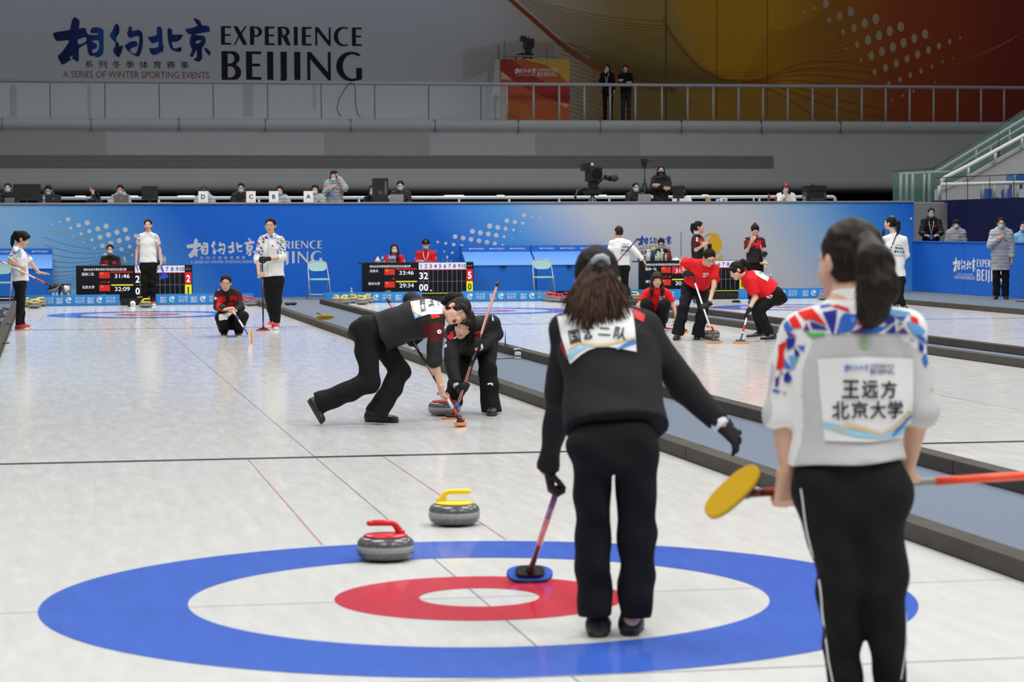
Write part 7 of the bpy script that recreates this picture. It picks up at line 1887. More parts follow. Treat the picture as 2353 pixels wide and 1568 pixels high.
_nt.links.new(_nz.outputs['Fac'], _cr.inputs[0]); _nt.links.new(_cr.outputs[0], _b.inputs['Base Color'])
def streaked(name, dark, light):
    m = M_HAIRF.copy(); m.name = name; e = [n for n in m.node_tree.nodes if n.type == 'VALTORGB'][0].color_ramp.elements
    e[0].color = (*dark, 1); e[1].color = (*light, 1); return m
M_HAIRG = streaked('streaked_dark_hair', (.006, .0045, .004), (.026, .016, .012))
tp = p(1370, 604, .22)
person('nearest player in black, back turned, brown ponytail, right arm stretched out', J, dict(vox=.0085, s=1.06, top=M_JERSEY, prints=fg1_prints, pants=M_BLACK, shoes=M_SHOE, torso_r=(.188, .163, .165, .10), fl=.66, tr=.004, knee_r=.069, hem_r=.071, pw=.875, thigh_r=.096, hip_r=.135, calf=1.05, hem_drop=.0, leg_gap=.014, top_name='jersey',
       face=True, hair='pony', tail=[tp, p(1373, 630, .19), p(1377, 666, .165), p(1380, 700, .15)], tail_r=[.018, .034, .052, .064], tail_n=_F, tail_fl=.26, tie_arc=([p(1360, 612, .215), p(1364, 600, .20), p(1373, 592, .192), p(1384, 590, .192), p(1394, 595, .20), p(1399, 607, .215)], [.008, .0115, .0125, .0125, .0115, .008], mat('grey_tie', (0.36, 0.42, 0.42), 0.5)),
       strands=fan(d0, tp, [p(1292, 712, .15), p(1308, 738, .12), p(1335, 752, .10), p(1365, 760, .10), p(1400, 756, .10), p(1428, 742, .11), p(1456, 712, .14)], .0030, M_HAIRF, 320, 3, .02), wob=.007, wfreq=10), ATH)

# ---- nearest player in white at the right
d0 = 7.5; p = PXD(d0)
bh, bt = p(1688, 1136, .03), p(2440, 1088, .36); ax_ = unit(bt-bh)
broom(bt, bh, _R*.73+_U*.68, _R*.72+_F*.68+_U*.05, 'broom with large yellow pad held level by the nearest player in white', S_GREY, M_GOLD, S_BLACK, bands=[(.015, .12, S_BLACK), (.60, .995, S_ORED), (.055, .068, S_ORED), (.075, .115, S_ORED)], length=.215, width=.082, shaft_r=.0135, sole=M_DARK)
elL, elR = p(1797, 944, .02), p(2113, 940, .0)
def at_x(a, b, x):
    lo, hi = 0.0, 1.0
    for _ in range(30):
        t = (lo+hi)/2; q = a+(b-a)*t; d = q-CAM_LOC; xx = IW/2+FPX*(d @ _R)/(d @ _F)
        if xx < x: lo = t
        else: hi = t
    return a+(b-a)*lo
gL = grip(at_x(bh, bt, 1800), ax_, elL, 1); gR = grip(at_x(bh, bt, 2060), ax_, elR, 1)
fL, fR = gnd(1945, 1700), gnd(2050, 1705)
J = dict(head=p(1950, 603, .06), fwd=_F*.86-_R*.50-_U*.12, up=_U*.98+_F*.1+_R*.05, neck=p(1952, 716, .0), shL=p(1838, 765, .0), shR=p(2078, 765, .0),
         elL=elL, wrL=gL[0], elR=elR, wrR=gR[0], hipL=p(1900, 1120, .0), hipR=p(2010, 1120, .0), hem=p(1955, 1062, 0),
         knL=p(1930, 1350, -.01), anL=p(1945, 1630, .04), heelL=fL-FH*.02, toeL=fL+FH*.225-_R*.02, suL=Z3, knR=p(2033, 1350, -.02), anR=p(2050, 1630, .04), heelR=fR-FH*.02, toeR=fR+FH*.225+_R*.02, suR=Z3, root=(fL+fR)/2,
         hand=dict(L=H_(gL, None, curl=1.1), R=H_(gR, None, curl=1.1)))
def grown(l):
    m = np.mean(l, 0); return [tuple(m+(np.array(q)-m)*1.22) for q in l]
FG2_SHARDS = {
 'red': ((.72,.02,.012), [[(430,365),(585,325),(705,500),(555,430),(505,445)],[(320,450),(385,395),(440,530),(350,535)],[(820,285),(880,270),(990,310),(995,345),(900,310)],[(1090,500),(1140,430),(1190,480)],[(1760,400),(1835,430),(1840,500),(1765,470)],[(195,760),(255,715),(270,750),(225,860),(190,880)],[(185,900),(240,870),(245,980),(215,1030),(165,1025)]]),
 'deep_blue': ((.025,.03,.30), [[(715,375),(855,350),(840,440),(805,605),(780,560)],[(560,470),(700,530),(730,560),(580,550)],[(1430,395),(1555,420),(1550,470),(1470,500)],[(1450,600),(1550,510),(1560,605)],[(1860,720),(1920,770),(1910,830),(1860,800)],[(280,680),(370,680),(350,760),(290,800)],[(365,780),(420,850),(410,885),(370,870)],[(250,1110),(290,1075),(330,1150),(310,1190),(250,1180)],[(1980,960),(2025,950),(2010,980)],[(1470,330),(1500,345),(1440,360)]]),
 'blue': ((.035,.14,.55), [[(920,420),(960,385),(1110,410),(1040,520),(1010,560),(860,600)],[(1200,520),(1300,540),(1410,530),(1470,520),(1330,600),(1200,605)],[(690,270),(780,260),(810,270),(700,300)],[(1575,400),(1700,400),(1650,460)],[(1800,630),(1920,660),(1960,740),(1870,690)],[(1930,870),(1990,840),(2020,870),(1985,930),(1950,1000),(1910,920)],[(255,510),(290,460),(340,570),(260,560)],[(400,760),(480,765),(460,820)],[(250,920),(330,1030),(255,1020)],[(130,1280),(200,1300),(180,1320),(125,1305)]]),
 'sky': ((.13,.36,.68), [[(1440,350),(1560,320),(1720,350),(1740,375),(1600,365),(1560,395)],[(1720,480),(1840,510),(1920,580),(1890,620),(1780,610)],[(300,890),(370,890),(365,1010),(340,1020)],[(1020,430),(1090,420),(1040,480)]]),
 'purple': ((.13,.04,.26), [[(510,490),(535,560),(545,575),(470,570)],[(1010,605),(1170,525),(1165,605)],[(1590,480),(1660,500),(1610,510)],[(1580,600),(1660,545),(1710,620)],[(275,580),(380,640),(300,650)],[(200,1075),(230,1075),(215,1110)],[(1735,665),(1780,700),(1760,705)],[(150,1160),(190,1120),(180,1230),(150,1240)]]),
 'green': ((.10,.50,.12), [[(505,610),(690,600),(690,635),(580,655)],[(310,1160),(330,1150),(300,1220)],[(385,900),(410,885),(375,990)]]),
 'orange': ((.75,.12,.02), [[(225,1310),(270,1320),(260,1345)],[(2010,1265),(2035,1275),(2020,1295)]]),
}
def fg2_cloth(P, J, M, a, ax, n):
    c = np.tile(np.array(DYE_WHITE), (len(P), 1)); onarm = np.zeros(len(P), bool)
    for q in 'LR': onarm |= z_seg(P, J['sh'+q]+(J['sh'+q]-J['el'+q])*.2, J['wr'+q], -.5, 1.5, .085)
    c[~onarm & ((J['neck']-P) @ ax > .075)] = (0.56, 0.56, 0.56); return c
def fg2_prints(me, top, root, J, P, M, a, ax, n):
    px_print('race_bib', poly2d([(1868,824),(1980,820),(2090,824),(2090,920),(2086,1004),(1985,1012),(1884,1010),(1874,910)]), d0, M_BIB, top, me, .007, 14)
    def bx(part, x0, y0, x1, y1):
        V, Fc = part; lo, hi = V.min(0), V.max(0)
        return np.stack([x0+(V[:,0]-lo[0])/(hi[0]-lo[0])*(x1-x0), y1-(V[:,1]-lo[1])/(hi[1]-lo[1])*(y1-y0)], -1), Fc[:, ::-1]
    px_print('event_lettering', bx(BRUSH, 1924, 835, 1980, 853), d0, M_BBLUE, top, me, .011, 0); px_print('event_lettering', bx(ENGLISH, 1984, 836, 2042, 860), d0, mat('navy_letter', (0, 0, 0)), top, me, .011, 0)
    px_print('event_lettering', bx(SERIES_EN, 1926, 854, 1980, 857), d0, M_BGOLD, top, me, .011, 0)
    for i, ch in enumerate('王远方'): px_print('bib_lettering', px_text(ch, 1940+44*i, 893+i*.5, 39, 41, 1), d0, M_BPRINT, top, me, .012, 10)
    for i, ch in enumerate('北京大学'): px_print('bib_lettering', px_text(ch, 1918+42.5*i, 941-i*.5, 39, 41, -1), d0, M_BPRINT, top, me, .012, 10)
    px_print('bib_wave', ribbon2d([(1880, 972), (1915, 982), (1960, 994), (2010, 1000), (2050, 996), (2084, 985)], [10, 14, 12, 8, 14, 16]), d0, M_BSKY, top, me, .0105, 10)
    px_print('bib_wave', ribbon2d([(1905, 985), (1940, 976), (1975, 984), (2015, 996), (2050, 978), (2085, 948)], [4, 9, 7, 4, 6, 8]), d0, M_BGOLD, top, me, .0115, 10)
    px_print('bib_wave', ribbon2d([(2040, 1000), (2062, 980), (2086, 952)], [6, 12, 10]), d0, M_BBLUE, top, me, .011, 10)
    px_print('green_mark', poly2d([(1966, 778), (1977, 780), (1979, 800), (1968, 798)]), d0, mat('lime_print', (0.35, 0.65, 0.25), 0.7), top, me, .006, 8)
    for nm_, (col_, polys_) in FG2_SHARDS.items():
        for l in polys_: px_print('shard_print', poly2d(grown([(1750+x/5.2275, 650+y/5.2275) for x, y in l])), d0, mat('shard_'+nm_, col_, .75, spec=.2), top, me, .005, 8)
    px_print('back_seam', ribbon2d([(1845, 765), (1960, 770), (2080, 768)], 2.0), d0, mat('grey_seam', (0.5, 0.5, 0.5), 0.8), top, me, .004, 10)
def fg2_leg(me, tro, root, J):
    px_print('white_piping', ribbon2d([(1833, 1120), (1852, 1230), (1878, 1330), (1885, 1400), (1893, 1450), (1903, 1520), (1912, 1568)], 3.0), d0, M_WPRINT, tro, me, .004, 20)
    px_print('white_piping', ribbon2d([(2079, 1400), (2080, 1450), (2076, 1510), (2068, 1560)], 2.5), d0, M_WPRINT, tro, me, .004, 20)
tp = p(1992, 556, -.10)
person('nearest player in white patterned jacket at the right, back turned, dark ponytail', J, dict(vox=.0085, s=1.10, top=M_WHITE, dye=fg2_cloth, prints=fg2_prints, pprints=fg2_leg, pants=M_BLACK, shoes=M_SHOE, torso_r=(.166, .148, .152, .10), fl=.70, tr=.002, cuffL=.18, cuffR=.18, collar=.062,
       knee_r=.064, hem_r=.044, pw=.98, calf=.95, hair='pony', hair_mat=M_HAIRG, tail=[tp, p(2010, 600, -.18), p(2018, 660, -.19), p(2005, 715, -.17), p(1990, 750, -.15)], tail_r=[.030, .052, .058, .046, .014],
       tie=lambda P: (tp, _R*.6-_F*.8, .028, M_HAIR), strands=fan(d0, tp, [p(1968, 700, -.15), p(1978, 742, -.16), p(1992, 756, -.16), p(2015, 735, -.17), p(2038, 690, -.16)], .0028, M_HAIRG, 200, 5, .045), wob=.008, wfreq=9), ATH)

# ---- players at the far end of the near sheet
d0 = 37.5; p = PXD(d0)
bt, bh = p(-45, 578, -.20), p(121, 659, -.17); ax_ = unit(bt-bh)
broom(bt, bh, _R*.9+_U*.35, _U*.5-_R*.35-_F*.75, 'grey and orange shafted broom held level by the player at the left edge', S_WHITE, M_GOLD, S_BLACK, bands=[(.70, .99, S_ORED), (.10, .24, S_ORED), (.02, .10, S_BLACK)], grip=S_ORED, width=.07, sole=M_DARK)
elN, elF = p(22, 602, -.17), p(73, 607, .2)
gN = grip(at_x(bt, bh, 54), ax_, elN, 1)
J = dict(head=p(52.5, 549, 0), fwd=facing(82, -18), up=Z3*.94+facing(82)*.3, neck=p(42, 571, .0), shL=p(38, 579, -.15), shR=p(44, 579, .15), elL=elN, wrL=gN[0], elR=elF, wrR=p(90, 627, .2),
         hipL=p(45, 655, -.08), hipR=p(46, 655, .09), hem=p(47, 646, 0), knL=p(46, 700, -.08), anL=p(42, 745, -.07), heelL=GD(34, 759.5), toeL=GD(66, 759.5), suL=Z3, knR=p(49, 700, .08), anR=p(51, 742, .08), heelR=GD(45, 757), toeR=GD(75, 756.5), suR=Z3, root=GD(48, 758),
         hand=dict(L=H_(gN, None), R=dict(d=_R*.95-_U*.05, n=-_U, t=1, curl=.2, spread=.5)))
person('player in white top and red shoes at the left edge holding out one open hand', J, dict(vox=.011, top=M_WHITE, dye=white_shards(3, .05, .008, .62, .02), sleeve=.85, pants=M_BLACK, shoes=M_REDSHOE, sole=M_WSOLE, laces=M_RED, knee_r=.058, hem_r=.043, pw=.95,
       hair='pony', bangs=1.2, thick=1.1, tail=lambda P: [P(0, -.09, .07), P(0, -.135, .05), P(0, -.15, -.03), P(0, -.14, -.11), P(0, -.125, -.17)], tail_r=[.02, .034, .036, .03, .012]), ATH)
d0 = 50.2; p = PXD(d0)
J = dict(head=p(340, 518, -.02), fwd=facing(3, 6), up=Z3, neck=p(340, 536.5, .03), shL=p(324, 545, 0), shR=p(356, 545, 0), elL=p(315, 576, .02), wrL=p(313, 602, -.05), elR=p(367, 576, .02), wrR=p(370, 604, -.06),
         hipL=p(332, 612, .02), hipR=p(350, 612, .02), hem=p(341, 604, 0), knL=p(334, 652, 0), anL=p(335, 690, 0), heelL=GD(336, 699.5), toeL=GD(332, 703), suL=Z3, knR=p(350, 652, 0), anR=p(351, 690, 0), heelR=GD(351, 699.5), toeR=GD(354, 703.5), suR=Z3, root=GD(343, 701),
         hand=dict(L=dict(d=-_U, n=_R, t=1, curl=.4), R=dict(d=-_U, n=-_R, t=-1, curl=.9)))
def polo_shards(P, J, M, a, ax, n):
    c = np.tile(np.array(DYE_WHITE), (len(P), 1)); sc = shard_colours(P, 9, .04, .008, pal=[(.45,.03,.02),(.55,.30,.08),(.06,.05,.2),(.6,.45,.3)])
    for q in 'LR':
        m = z_seg(P, J['sh'+q], J['el'+q], -.3, .7, .11) & ((P-(J['shL']+J['shR'])/2) @ (a*(1 if q == 'R' else -1)) > .15); c[m] = sc[m]
    return c
person('player in white polo standing before the left scoreboard with a blue scoop', J, dict(vox=.0125, s=1.06, top=M_WHITE, dye=polo_shards, sleeve=.62, pants=M_BLACK, shoes=M_REDSHOE, sole=M_WSOLE, knee_r=.068, hem_r=.06, hair='pony', mouth=.006, tr=.006, thick=.9, top_name='polo_shirt', tail=lambda P: [P(0, -.09, 0), P(.04, -.10, -.06), P(.06, -.06, -.12)]), ATH)
e = empty('blue_scoop', p(375, 632, -.12)); tag(e, 'bright blue fan shaped scoop hanging from the hand of the white polo player', 'scoop')
M_SCOOP = mat('bright_blue_plastic', (0.02, 0.08, 0.62), 0.4)
MB().tube([p(371, 609, -.10), p(373, 618, -.12), p(376.5, 630, -.13)], .014, 8).build('scoop_handle', M_SCOOP, e, True)
def slab_px(l, dn, df, m, name, par):
    mb = MB(); a = [mb.bm.verts.new([float(c) for c in p(x, y, dn)]) for x, y in l]; b = [mb.bm.verts.new([float(c) for c in p(x, y, df)]) for x, y in l]; n = len(l)
    mb.bm.faces.new(a); mb.bm.faces.new(b[::-1])
    for i in range(n): mb.bm.faces.new((a[i], a[(i+1) % n], b[(i+1) % n], b[i]))
    mb.build(name, m, par, True)
slab_px([(374, 627), (379, 626), (388, 635), (387, 638), (366, 643), (365, 640)], -.15, -.10, M_SCOOP, 'scoop_blade', e)
d0 = 35.0; p = PXD(d0)
bh, bt = gnd(573, 773, .10), p(531, 708, -.33); ax_ = unit(bt-bh)
broom(bt-ax_*.0, bh, Z3*.97-_R*.1-_F*.2, -_R*.95+_U*.25, 'white and blue shafted broom with upright orange pad held by the squatting player in black', S_WHITE, M_ORANGE, S_WHITE, bands=[(.02, .30, S_BLUE), (.55, .72, S_BLUE)], length=.185, width=.07, sole=M_WPRINT)
elL, elR = p(500, 705, -.05), p(552, 707, -.05)
gL = grip(on_line(bh, bt, 712), ax_, elL, 1)
J = dict(head=p(519, 651, -.05), fwd=facing(4, -4), up=Z3, neck=p(522, 670, .04), shL=p(503, 678, .02), shR=p(545, 678, .02), elL=elL, wrL=gL[0], elR=elR, wrR=p(537, 716, -.26),
         hipL=p(520, 736, .28), hipR=p(542, 736, .28), hem=p(531, 724, .22), knL=p(508, 731, -.20), anL=p(515, 757, .02), heelL=GD(516, 768.5), toeL=GD(514, 775), suL=Z3,
         knR=p(557, 729, -.20), anR=p(547, 757, .02), heelR=GD(546, 768.5), toeR=GD(549, 775), suR=Z3, root=GD(531, 771), hand=dict(L=H_(gL, None), R=dict(d=-_R*.9-_U*.2, n=_F, t=-1, curl=.8)))
person('player in black and red squatting with a broom on the near sheet, hair tied back', J, dict(vox=.010, top=M_BLACK, dye=jersey((.0, .75)), prints=lambda me, top, root, J, P, M, a, ax, n: [px_print('sleeve_badge', disc2d(496.5, 686, 3.0, 12), d0, M_WPRINT, top, me, .006, 3), px_print('shoulder_panel', poly2d([(499,664),(508,659),(509,662),(502,668)]), d0, M_WPRINT, top, me, .006, 3), px_print('shoulder_panel', poly2d([(531,657),(545,663),(543,665),(533,661)]), d0, M_WPRINT, top, me, .006, 3)],
       pants=M_BLACK, shoes=M_SHOE, sole=M_WSOLE, knee_r=.085, hem_r=.075, pw=1.1, tr=.015, hair='bun', bun_z=.05, glasses=mat('thin_gold_frame', (0, 0, 0))), ATH)
e = empty('white_gloves', p(515, 728, -.34)); tag(e, 'pair of white gloves resting on the knee of the squatting player in black', 'gloves')
S = Soft(.008, .02); S.limb(p(507, 727, -.30), p(522, 724, -.33), .028, .034); S.limb(p(510, 733, -.32), p(520, 731, -.33), .022, .026); S.limb(p(507, 727, -.30), p(505, 735, -.30), .02, .012); S.limb(p(522, 724, -.33), p(529, 722, -.32), .02, .012)
link('glove', S.mesh('glove', .004, 40), M_WHITE, e, True)
MB().tube([p(521, 731, -.36), p(527, 726, -.355)], .008, 6).build('trim', M_METAL, e, True)
d0 = 37.5; p = PXD(d0)
bh, bt = gnd(605, 755.5, .045), p(602.5, 594, -.24); ax_ = unit(bt-bh)
broom(bt, bh, _R, Z3, 'black broom with red pad planted upright before the player in the white jacket', S_BLACK, P_RED, S_BLACK, bands=[(.05, .08, P_RED)], length=.215)
elL, elR = p(592, 592, .0), p(650, 592, -.02)
gL = grip(on_line(bh, bt, 633), ax_, elL, 1); gR = grip(on_line(bh, bt, 597), ax_, p(640, 592, -.16), -1)
J = dict(head=p(621.5, 519, .0), fwd=facing(-6, 2), up=Z3-_R*.02, neck=p(623, 543, .05), shL=p(603, 553, .03), shR=p(644, 553, .03), elL=elL, wrL=gL[0], elR=elR, wrR=gR[0],
         hipL=p(618, 648, .03), hipR=p(637, 648, .03), hem=p(627, 636, .02), knL=p(621, 690, .02), anL=p(628, 737, .05), heelL=GD(627, 748), toeL=GD(617, 755), suL=Z3, knR=p(636, 690, .0), anR=p(635, 740, -.02), heelR=GD(634, 750), toeR=GD(635, 759), suR=Z3, root=GD(628, 753),
         hand=dict(L=H_(gL, None), R=H_(gR, M_GLOVE)))
person('player in white patterned jacket and glasses leaning both hands on a black broom', J, dict(vox=.0105, s=1.04, top=M_WHITE, dye=white_shards(5, .05, .008, .85, .05), cuffL=.25, cuffR=.35, pants=M_BLACK, shoes=M_REDSHOE, sole=M_WSOLE, laces=M_RED, knee_r=.075, hem_r=.055, pw=1.05, tr=.006, hair='pony', tail=lambda P: [P(0, -.09, -.02), P(-.03, -.105, -.08)], glasses=M_METAL, collar=.045,
       prints=lambda me, top, root, J, P, M, a, ax, n: [px_print('zip', ribbon2d([(618, 552), (617, 590), (616, 634)], 1.2), d0, mat('lime_print', (0.35, 0.65, 0.25), 0.7), top, me, .005, 6), px_print('flag_patch', rect2d(626, 564, 630, 567), d0, M_RPRINT, top, me, .005, 3)]), ATH)

# ---- the three red shirted players on the middle sheet
def shirt_mark(x, y, d, s=1.0):
    return lambda me, top, root, J, P, M, a, ax, n: [px_print('chest_lettering', px_text('中国冰壶', x, y-2.6*s, 13*s, 5*s), d, M_WPRINT, top, me, .006, 3), px_print('chest_lettering', px_text('国家少年', x-.5, y+2.9*s, 12*s, 4.6*s), d, M_WPRINT, top, me, .006, 3)]
d0 = 36.4; p = PXD(d0)
J = dict(head=p(1509, 643, -.05), fwd=facing(6, -6), up=Z3, neck=p(1509, 664, .03), shL=p(1487, 676, .0), shR=p(1531, 676, .0), elL=p(1467, 703, -.05), wrL=p(1474, 733, -.15), elR=p(1548, 705, -.02), wrR=p(1553, 728, -.10),
         hipL=p(1496, 732, .26), hipR=p(1518, 732, .26), hem=p(1507, 722, .20), knL=p(1484, 700, -.24), anL=p(1492, 748, .02), heelL=GD(1494, 757), toeL=GD(1490, 764), suL=Z3, knR=p(1527, 700, -.24), anR=p(1519, 748, .02), heelR=GD(1517, 757), toeR=GD(1520, 764), suR=Z3, root=GD(1506, 760),
         hand=dict(L=dict(d=-_U, n=_R, t=1, curl=.4), R=dict(d=-_U-_R*.2, n=-_R, t=-1, curl=.4)))
person('player in red shirt squatting with long hair over one shoulder', J, dict(vox=.0105, top=M_RED, sleeve=.68, prints=shirt_mark(1521, 685, d0), pants=M_BLACK, shoes=M_SHOE, sole=M_WSOLE, knee_r=.085, hem_r=.072, pw=1.1, tr=.012, hair='long', hair_mat=M_HAIRB, long=.15, long_y=.045, bangs=.8, top_name='polo_shirt', collar=.03), ATH)
bh, bt = gnd(1573, 759, .05), p(1530, 754.5, -.15)
broom(bt, bh, _R*.95-_F*.3, _U*.3-_R*.9+_F*.2, 'pink shafted broom with orange pad lying beside the squatting red shirted player', S_HOTPINK, M_ORANGE, M_DGREY, length=.13, width=.07)
d0 = 33.2; p = PXD(d0)
bh, bt = gnd(1641.5, 782, .045), p(1581, 603, .30); ax_ = unit(bt-bh)
broom(bt, bh, _R*.98+_F*.1, Z3, 'white shafted broom with grey and orange head in front of the red stone', S_WHITE, M_ORANGE, M_DGREY, bands=[(.0, .12, S_BLACK), (.14, .18, M_GOLD), (.72, .99, S_BLACK)], length=.225, width=.085, sole=mat('grey_head', (0.30, 0.30, 0.31), 0.5))
elL, elR = p(1567, 604, .34), p(1641, 656, -.06)
gL = grip(on_line(bh, bt, 631), ax_, elL, 1); gR = grip(on_line(bh, bt, 707), ax_, elR, -1)
J = dict(head=p(1630, 592, -.10), fwd=facing(16, -34), up=Z3*.85+facing(16)*.5, neck=p(1618, 611, .10), shL=p(1587, 606, .16), shR=p(1641, 619, .06), elL=elL, wrL=gL[0], elR=elR, wrR=gR[0],
         hipL=p(1583, 661, .34), hipR=p(1611, 664, .34), hem=p(1600, 652, .28), knL=p(1570, 708, .10), anL=p(1558, 762, .10), heelL=GD(1559, 773), toeL=GD(1553, 783), suL=Z3, knR=p(1616, 708, .12), anR=p(1605, 764, .15), heelR=GD(1604, 774), toeR=GD(1601, 782), suR=Z3, root=GD(1582, 778),
         hand=dict(L=H_(gL, M_GLOVE), R=H_(gR, M_GLOVE)))
person('player in red shirt with glasses and hair bun bending over a broom', J, dict(vox=.0105, top=M_RED, sleeve=.70, prints=shirt_mark(1622, 632, d0), pants=M_BLACK, shoes=M_SHOE, knee_r=.075, hem_r=.088, hem_drop=.05, pw=1.05, tr=.016, thick=1.1, hair='bun', bun_z=.135, glasses=M_DARK, top_name='polo_shirt', collar=.03), ATH)
d0 = 32.9; p = PXD(d0)
bh, bt = gnd(1701.5, 783, .045), p(1731, 676, .06); ax_ = unit(bt-bh)
broom(bt, bh, _R*.98+_F*.1, Z3, 'silver and red shafted broom of the red shirted player with bib', S_WHITE, M_ORANGE, M_DGREY, bands=[(.0, .14, S_BLUE), (.18, .32, P_RED), (.55, .75, P_PINKW)], length=.215, width=.085, sole=mat('grey_head', (0, 0, 0)))
elN, elF = p(1736, 684, -.20), p(1741, 640, .30)
gN = grip(on_line(bh, bt, 727), ax_, elN, -1); gF = grip(on_line(bh, bt, 684), ax_, elF, 1)
J = dict(head=p(1692, 622, -.03), fwd=-_R*.84-_U*.48-_F*.25, up=_U*.84-_R*.5, neck=p(1714, 636, 0), shL=p(1729, 648, -.16), shR=p(1726, 638, .17), elL=elN, wrL=gN[0], elR=elF, wrR=gF[0],
         hipL=p(1783, 680, -.08), hipR=p(1781, 680, .09), hem=p(1772, 674, 0), knL=p(1741, 712, -.12), anL=p(1768, 766, -.1), heelL=GD(1784, 783), toeL=GD(1748, 785), suL=Z3, knR=p(1738, 708, .08), anR=p(1750, 762, .1), heelR=GD(1759, 775), toeR=GD(1718, 779), suR=Z3, root=GD(1755, 780),
         hand=dict(L=H_(gN, M_GLOVE), R=H_(gF, M_GLOVE)))
def r2_prints(me, top, root, J, P, M, a, ax, n):
    C = lambda l: [(1400+x/4.612, 480+y/4.612) for x, y in l]
    px_print('race_bib', poly2d(C([(1508,580),(1580,590),(1650,620),(1700,660),(1706,700),(1665,772),(1600,740),(1540,700),(1525,640)])), d0, M_BIB, top, me, .010, 4)
    for s_, x, y in (('张雪月', 1598, 645), ('北京大', 1648, 655)): px_print('bib_lettering', px_text(s_, *C([(x, y)])[0], 19, 7.5, 98), d0, M_BPRINT, top, me, .014, 2)
    px_print('bib_mark', px_text('北京', *C([(1550, 625)])[0], 10, 3.6, 98), d0, M_BBLUE, top, me, .014, 2)
    px_print('bib_wave', ribbon2d(C([(1650,755),(1680,720),(1702,690)]), 3), d0, M_BSKY, top, me, .013, 3)
person('player in red shirt with white bib bending low to the left over a broom', J, dict(vox=.0105, top=M_RED, sleeve=.80, prints=r2_prints, pprints=lambda me, tro, root, J: [px_print('leg_lettering', px_text('中国冰壶', 1766, 679, 12, 4.6, 22), d0, M_WPRINT, tro, me, .006, 3), px_print('leg_lettering', px_text('国家少年', 1764, 684.5, 12, 4.6, 22), d0, M_WPRINT, tro, me, .006, 3)],
       pants=M_BLACK, shoes=M_SHOE, sole=M_WSOLE, laces=M_SHOE, knee_r=.080, hem_r=.062, pw=1.15, tr=.016, thick=1.3, hair='pony', bangs=.5, tail=lambda P: [P(0, -.085, .075), P(.0, -.14, .06), P(0, -.17, .0), P(0, -.165, -.08)], tail_r=[.02, .04, .04, .014], top_name='polo_shirt'), ATH)

# ---- players on the far sheet and the walking player in white
d0 = 48.6; p = PXD(d0)
J = dict(head=p(1607, 522, 0), fwd=facing(72, 2), up=Z3, neck=p(1601.5, 541, .0), shL=p(1597, 550, -.12), shR=p(1610, 550, .13), elL=p(1599, 575, -.18), wrL=p(1615, 565, -.25), elR=p(1616, 573, .05), wrR=p(1622, 563, -.10),
         hipL=p(1600, 606, -.07), hipR=p(1609, 606, .08), hem=p(1604, 604, 0), knL=p(1600, 650, -.05), anL=p(1598, 686, -.05), heelL=GD(1596, 696), toeL=GD(1606, 699), suL=Z3, knR=p(1608, 650, .06), anR=p(1607, 684, .06), heelR=GD(1605, 694), toeR=GD(1615, 696), suR=Z3, root=GD(1603, 696),
         hand=dict(L=dict(d=_R*.9+_U*.3, n=_F, t=1, curl=.7), R=dict(d=-_R*.5+_U*.2, n=-_F, t=-1, curl=.7)))
person('player in black with ponytail standing in profile before the flame emblem', J, dict(vox=.0125, s=1.03, top=M_BLACK, dye=jersey((.05, .72)), sleeve=.78, pants=M_BLACK, shoes=M_SHOE, hair='pony', tail=lambda P: [P(0, -.085, .06), P(0, -.13, .04), P(0, -.145, -.04), P(0, -.13, -.12)], tail_r=[.02, .038, .036, .014],
       prints=lambda me, top, root, J, P, M, a, ax, n: [px_print('sleeve_badge', disc2d(1600, 549, 2.6, 12), d0, M_WPRINT, top, me, .006, 2), px_print('sleeve_badge', disc2d(1600, 554, 2.6, 12), d0, M_WPRINT, top, me, .006, 2)]), ATH)
d0 = 48.5; p = PXD(d0)
bh, bt = p(1757.5, 604, -.18), p(1733.5, 509, .10); ax_ = unit(bt-bh)
broom(bt, bh, _R*.95-_U*.15, _U*.9-_F*.3, 'pink shafted broom with orange pad leaning on the shoulder of the player in black', S_HOTPINK, M_ORANGE, M_WMETAL, bands=[(.16, .45, P_PINKW)], grip=P_PINKW, length=.20, width=.08)
elL, elR = p(1717, 577, -.08), p(1755, 574, -.02)
gR = grip(on_line(bh, bt, 585), ax_, elR, -1)
J = dict(head=p(1735, 530, -.06), fwd=facing(2, -32), up=Z3*.85+facing(2)*.5, neck=p(1734, 547, .05), shL=p(1717, 554, .03), shR=p(1750, 554, .03), elL=elL, wrL=p(1727, 555, -.22), elR=elR, wrR=gR[0], hipL=p(1726, 612, .03), hipR=p(1744, 612, .03), hem=p(1734, 606, 0),
         knL=p(1726, 652, 0), anL=p(1725, 686, 0), heelL=GD(1726, 695), toeL=GD(1723, 698), suL=Z3, knR=p(1744, 652, 0), anR=p(1745, 686, 0), heelR=GD(1745, 695), toeR=GD(1747, 698), suR=Z3, root=GD(1735, 696), hand=dict(L=dict(d=_R*.6+_U*.8, n=_F, t=1, curl=.9), R=H_(gR, M_GLOVE)))
person('player in black and red wiping the nose with one hand, pink broom on the shoulder', J, dict(vox=.0125, s=1.03, top=M_BLACK, dye=jersey((.05, .72)), sleeve=.80, pants=M_BLACK, shoes=M_SHOE, hair='bun', bun_z=.09, prints=lambda me, top, root, J, P, M, a, ax, n: [px_print('sleeve_badge', disc2d(1710, 551, 2.4, 12), d0, M_WPRINT, top, me, .006, 2), px_print('red_panel', rect2d(1729, 558, 1748, 565), d0, M_RPRINT, top, me, .006, 3)]), ATH)
d0 = 51.8; p = PXD(d0)
bt, bh = p(1466, 548, -.20), p(1390, 634, -.20)
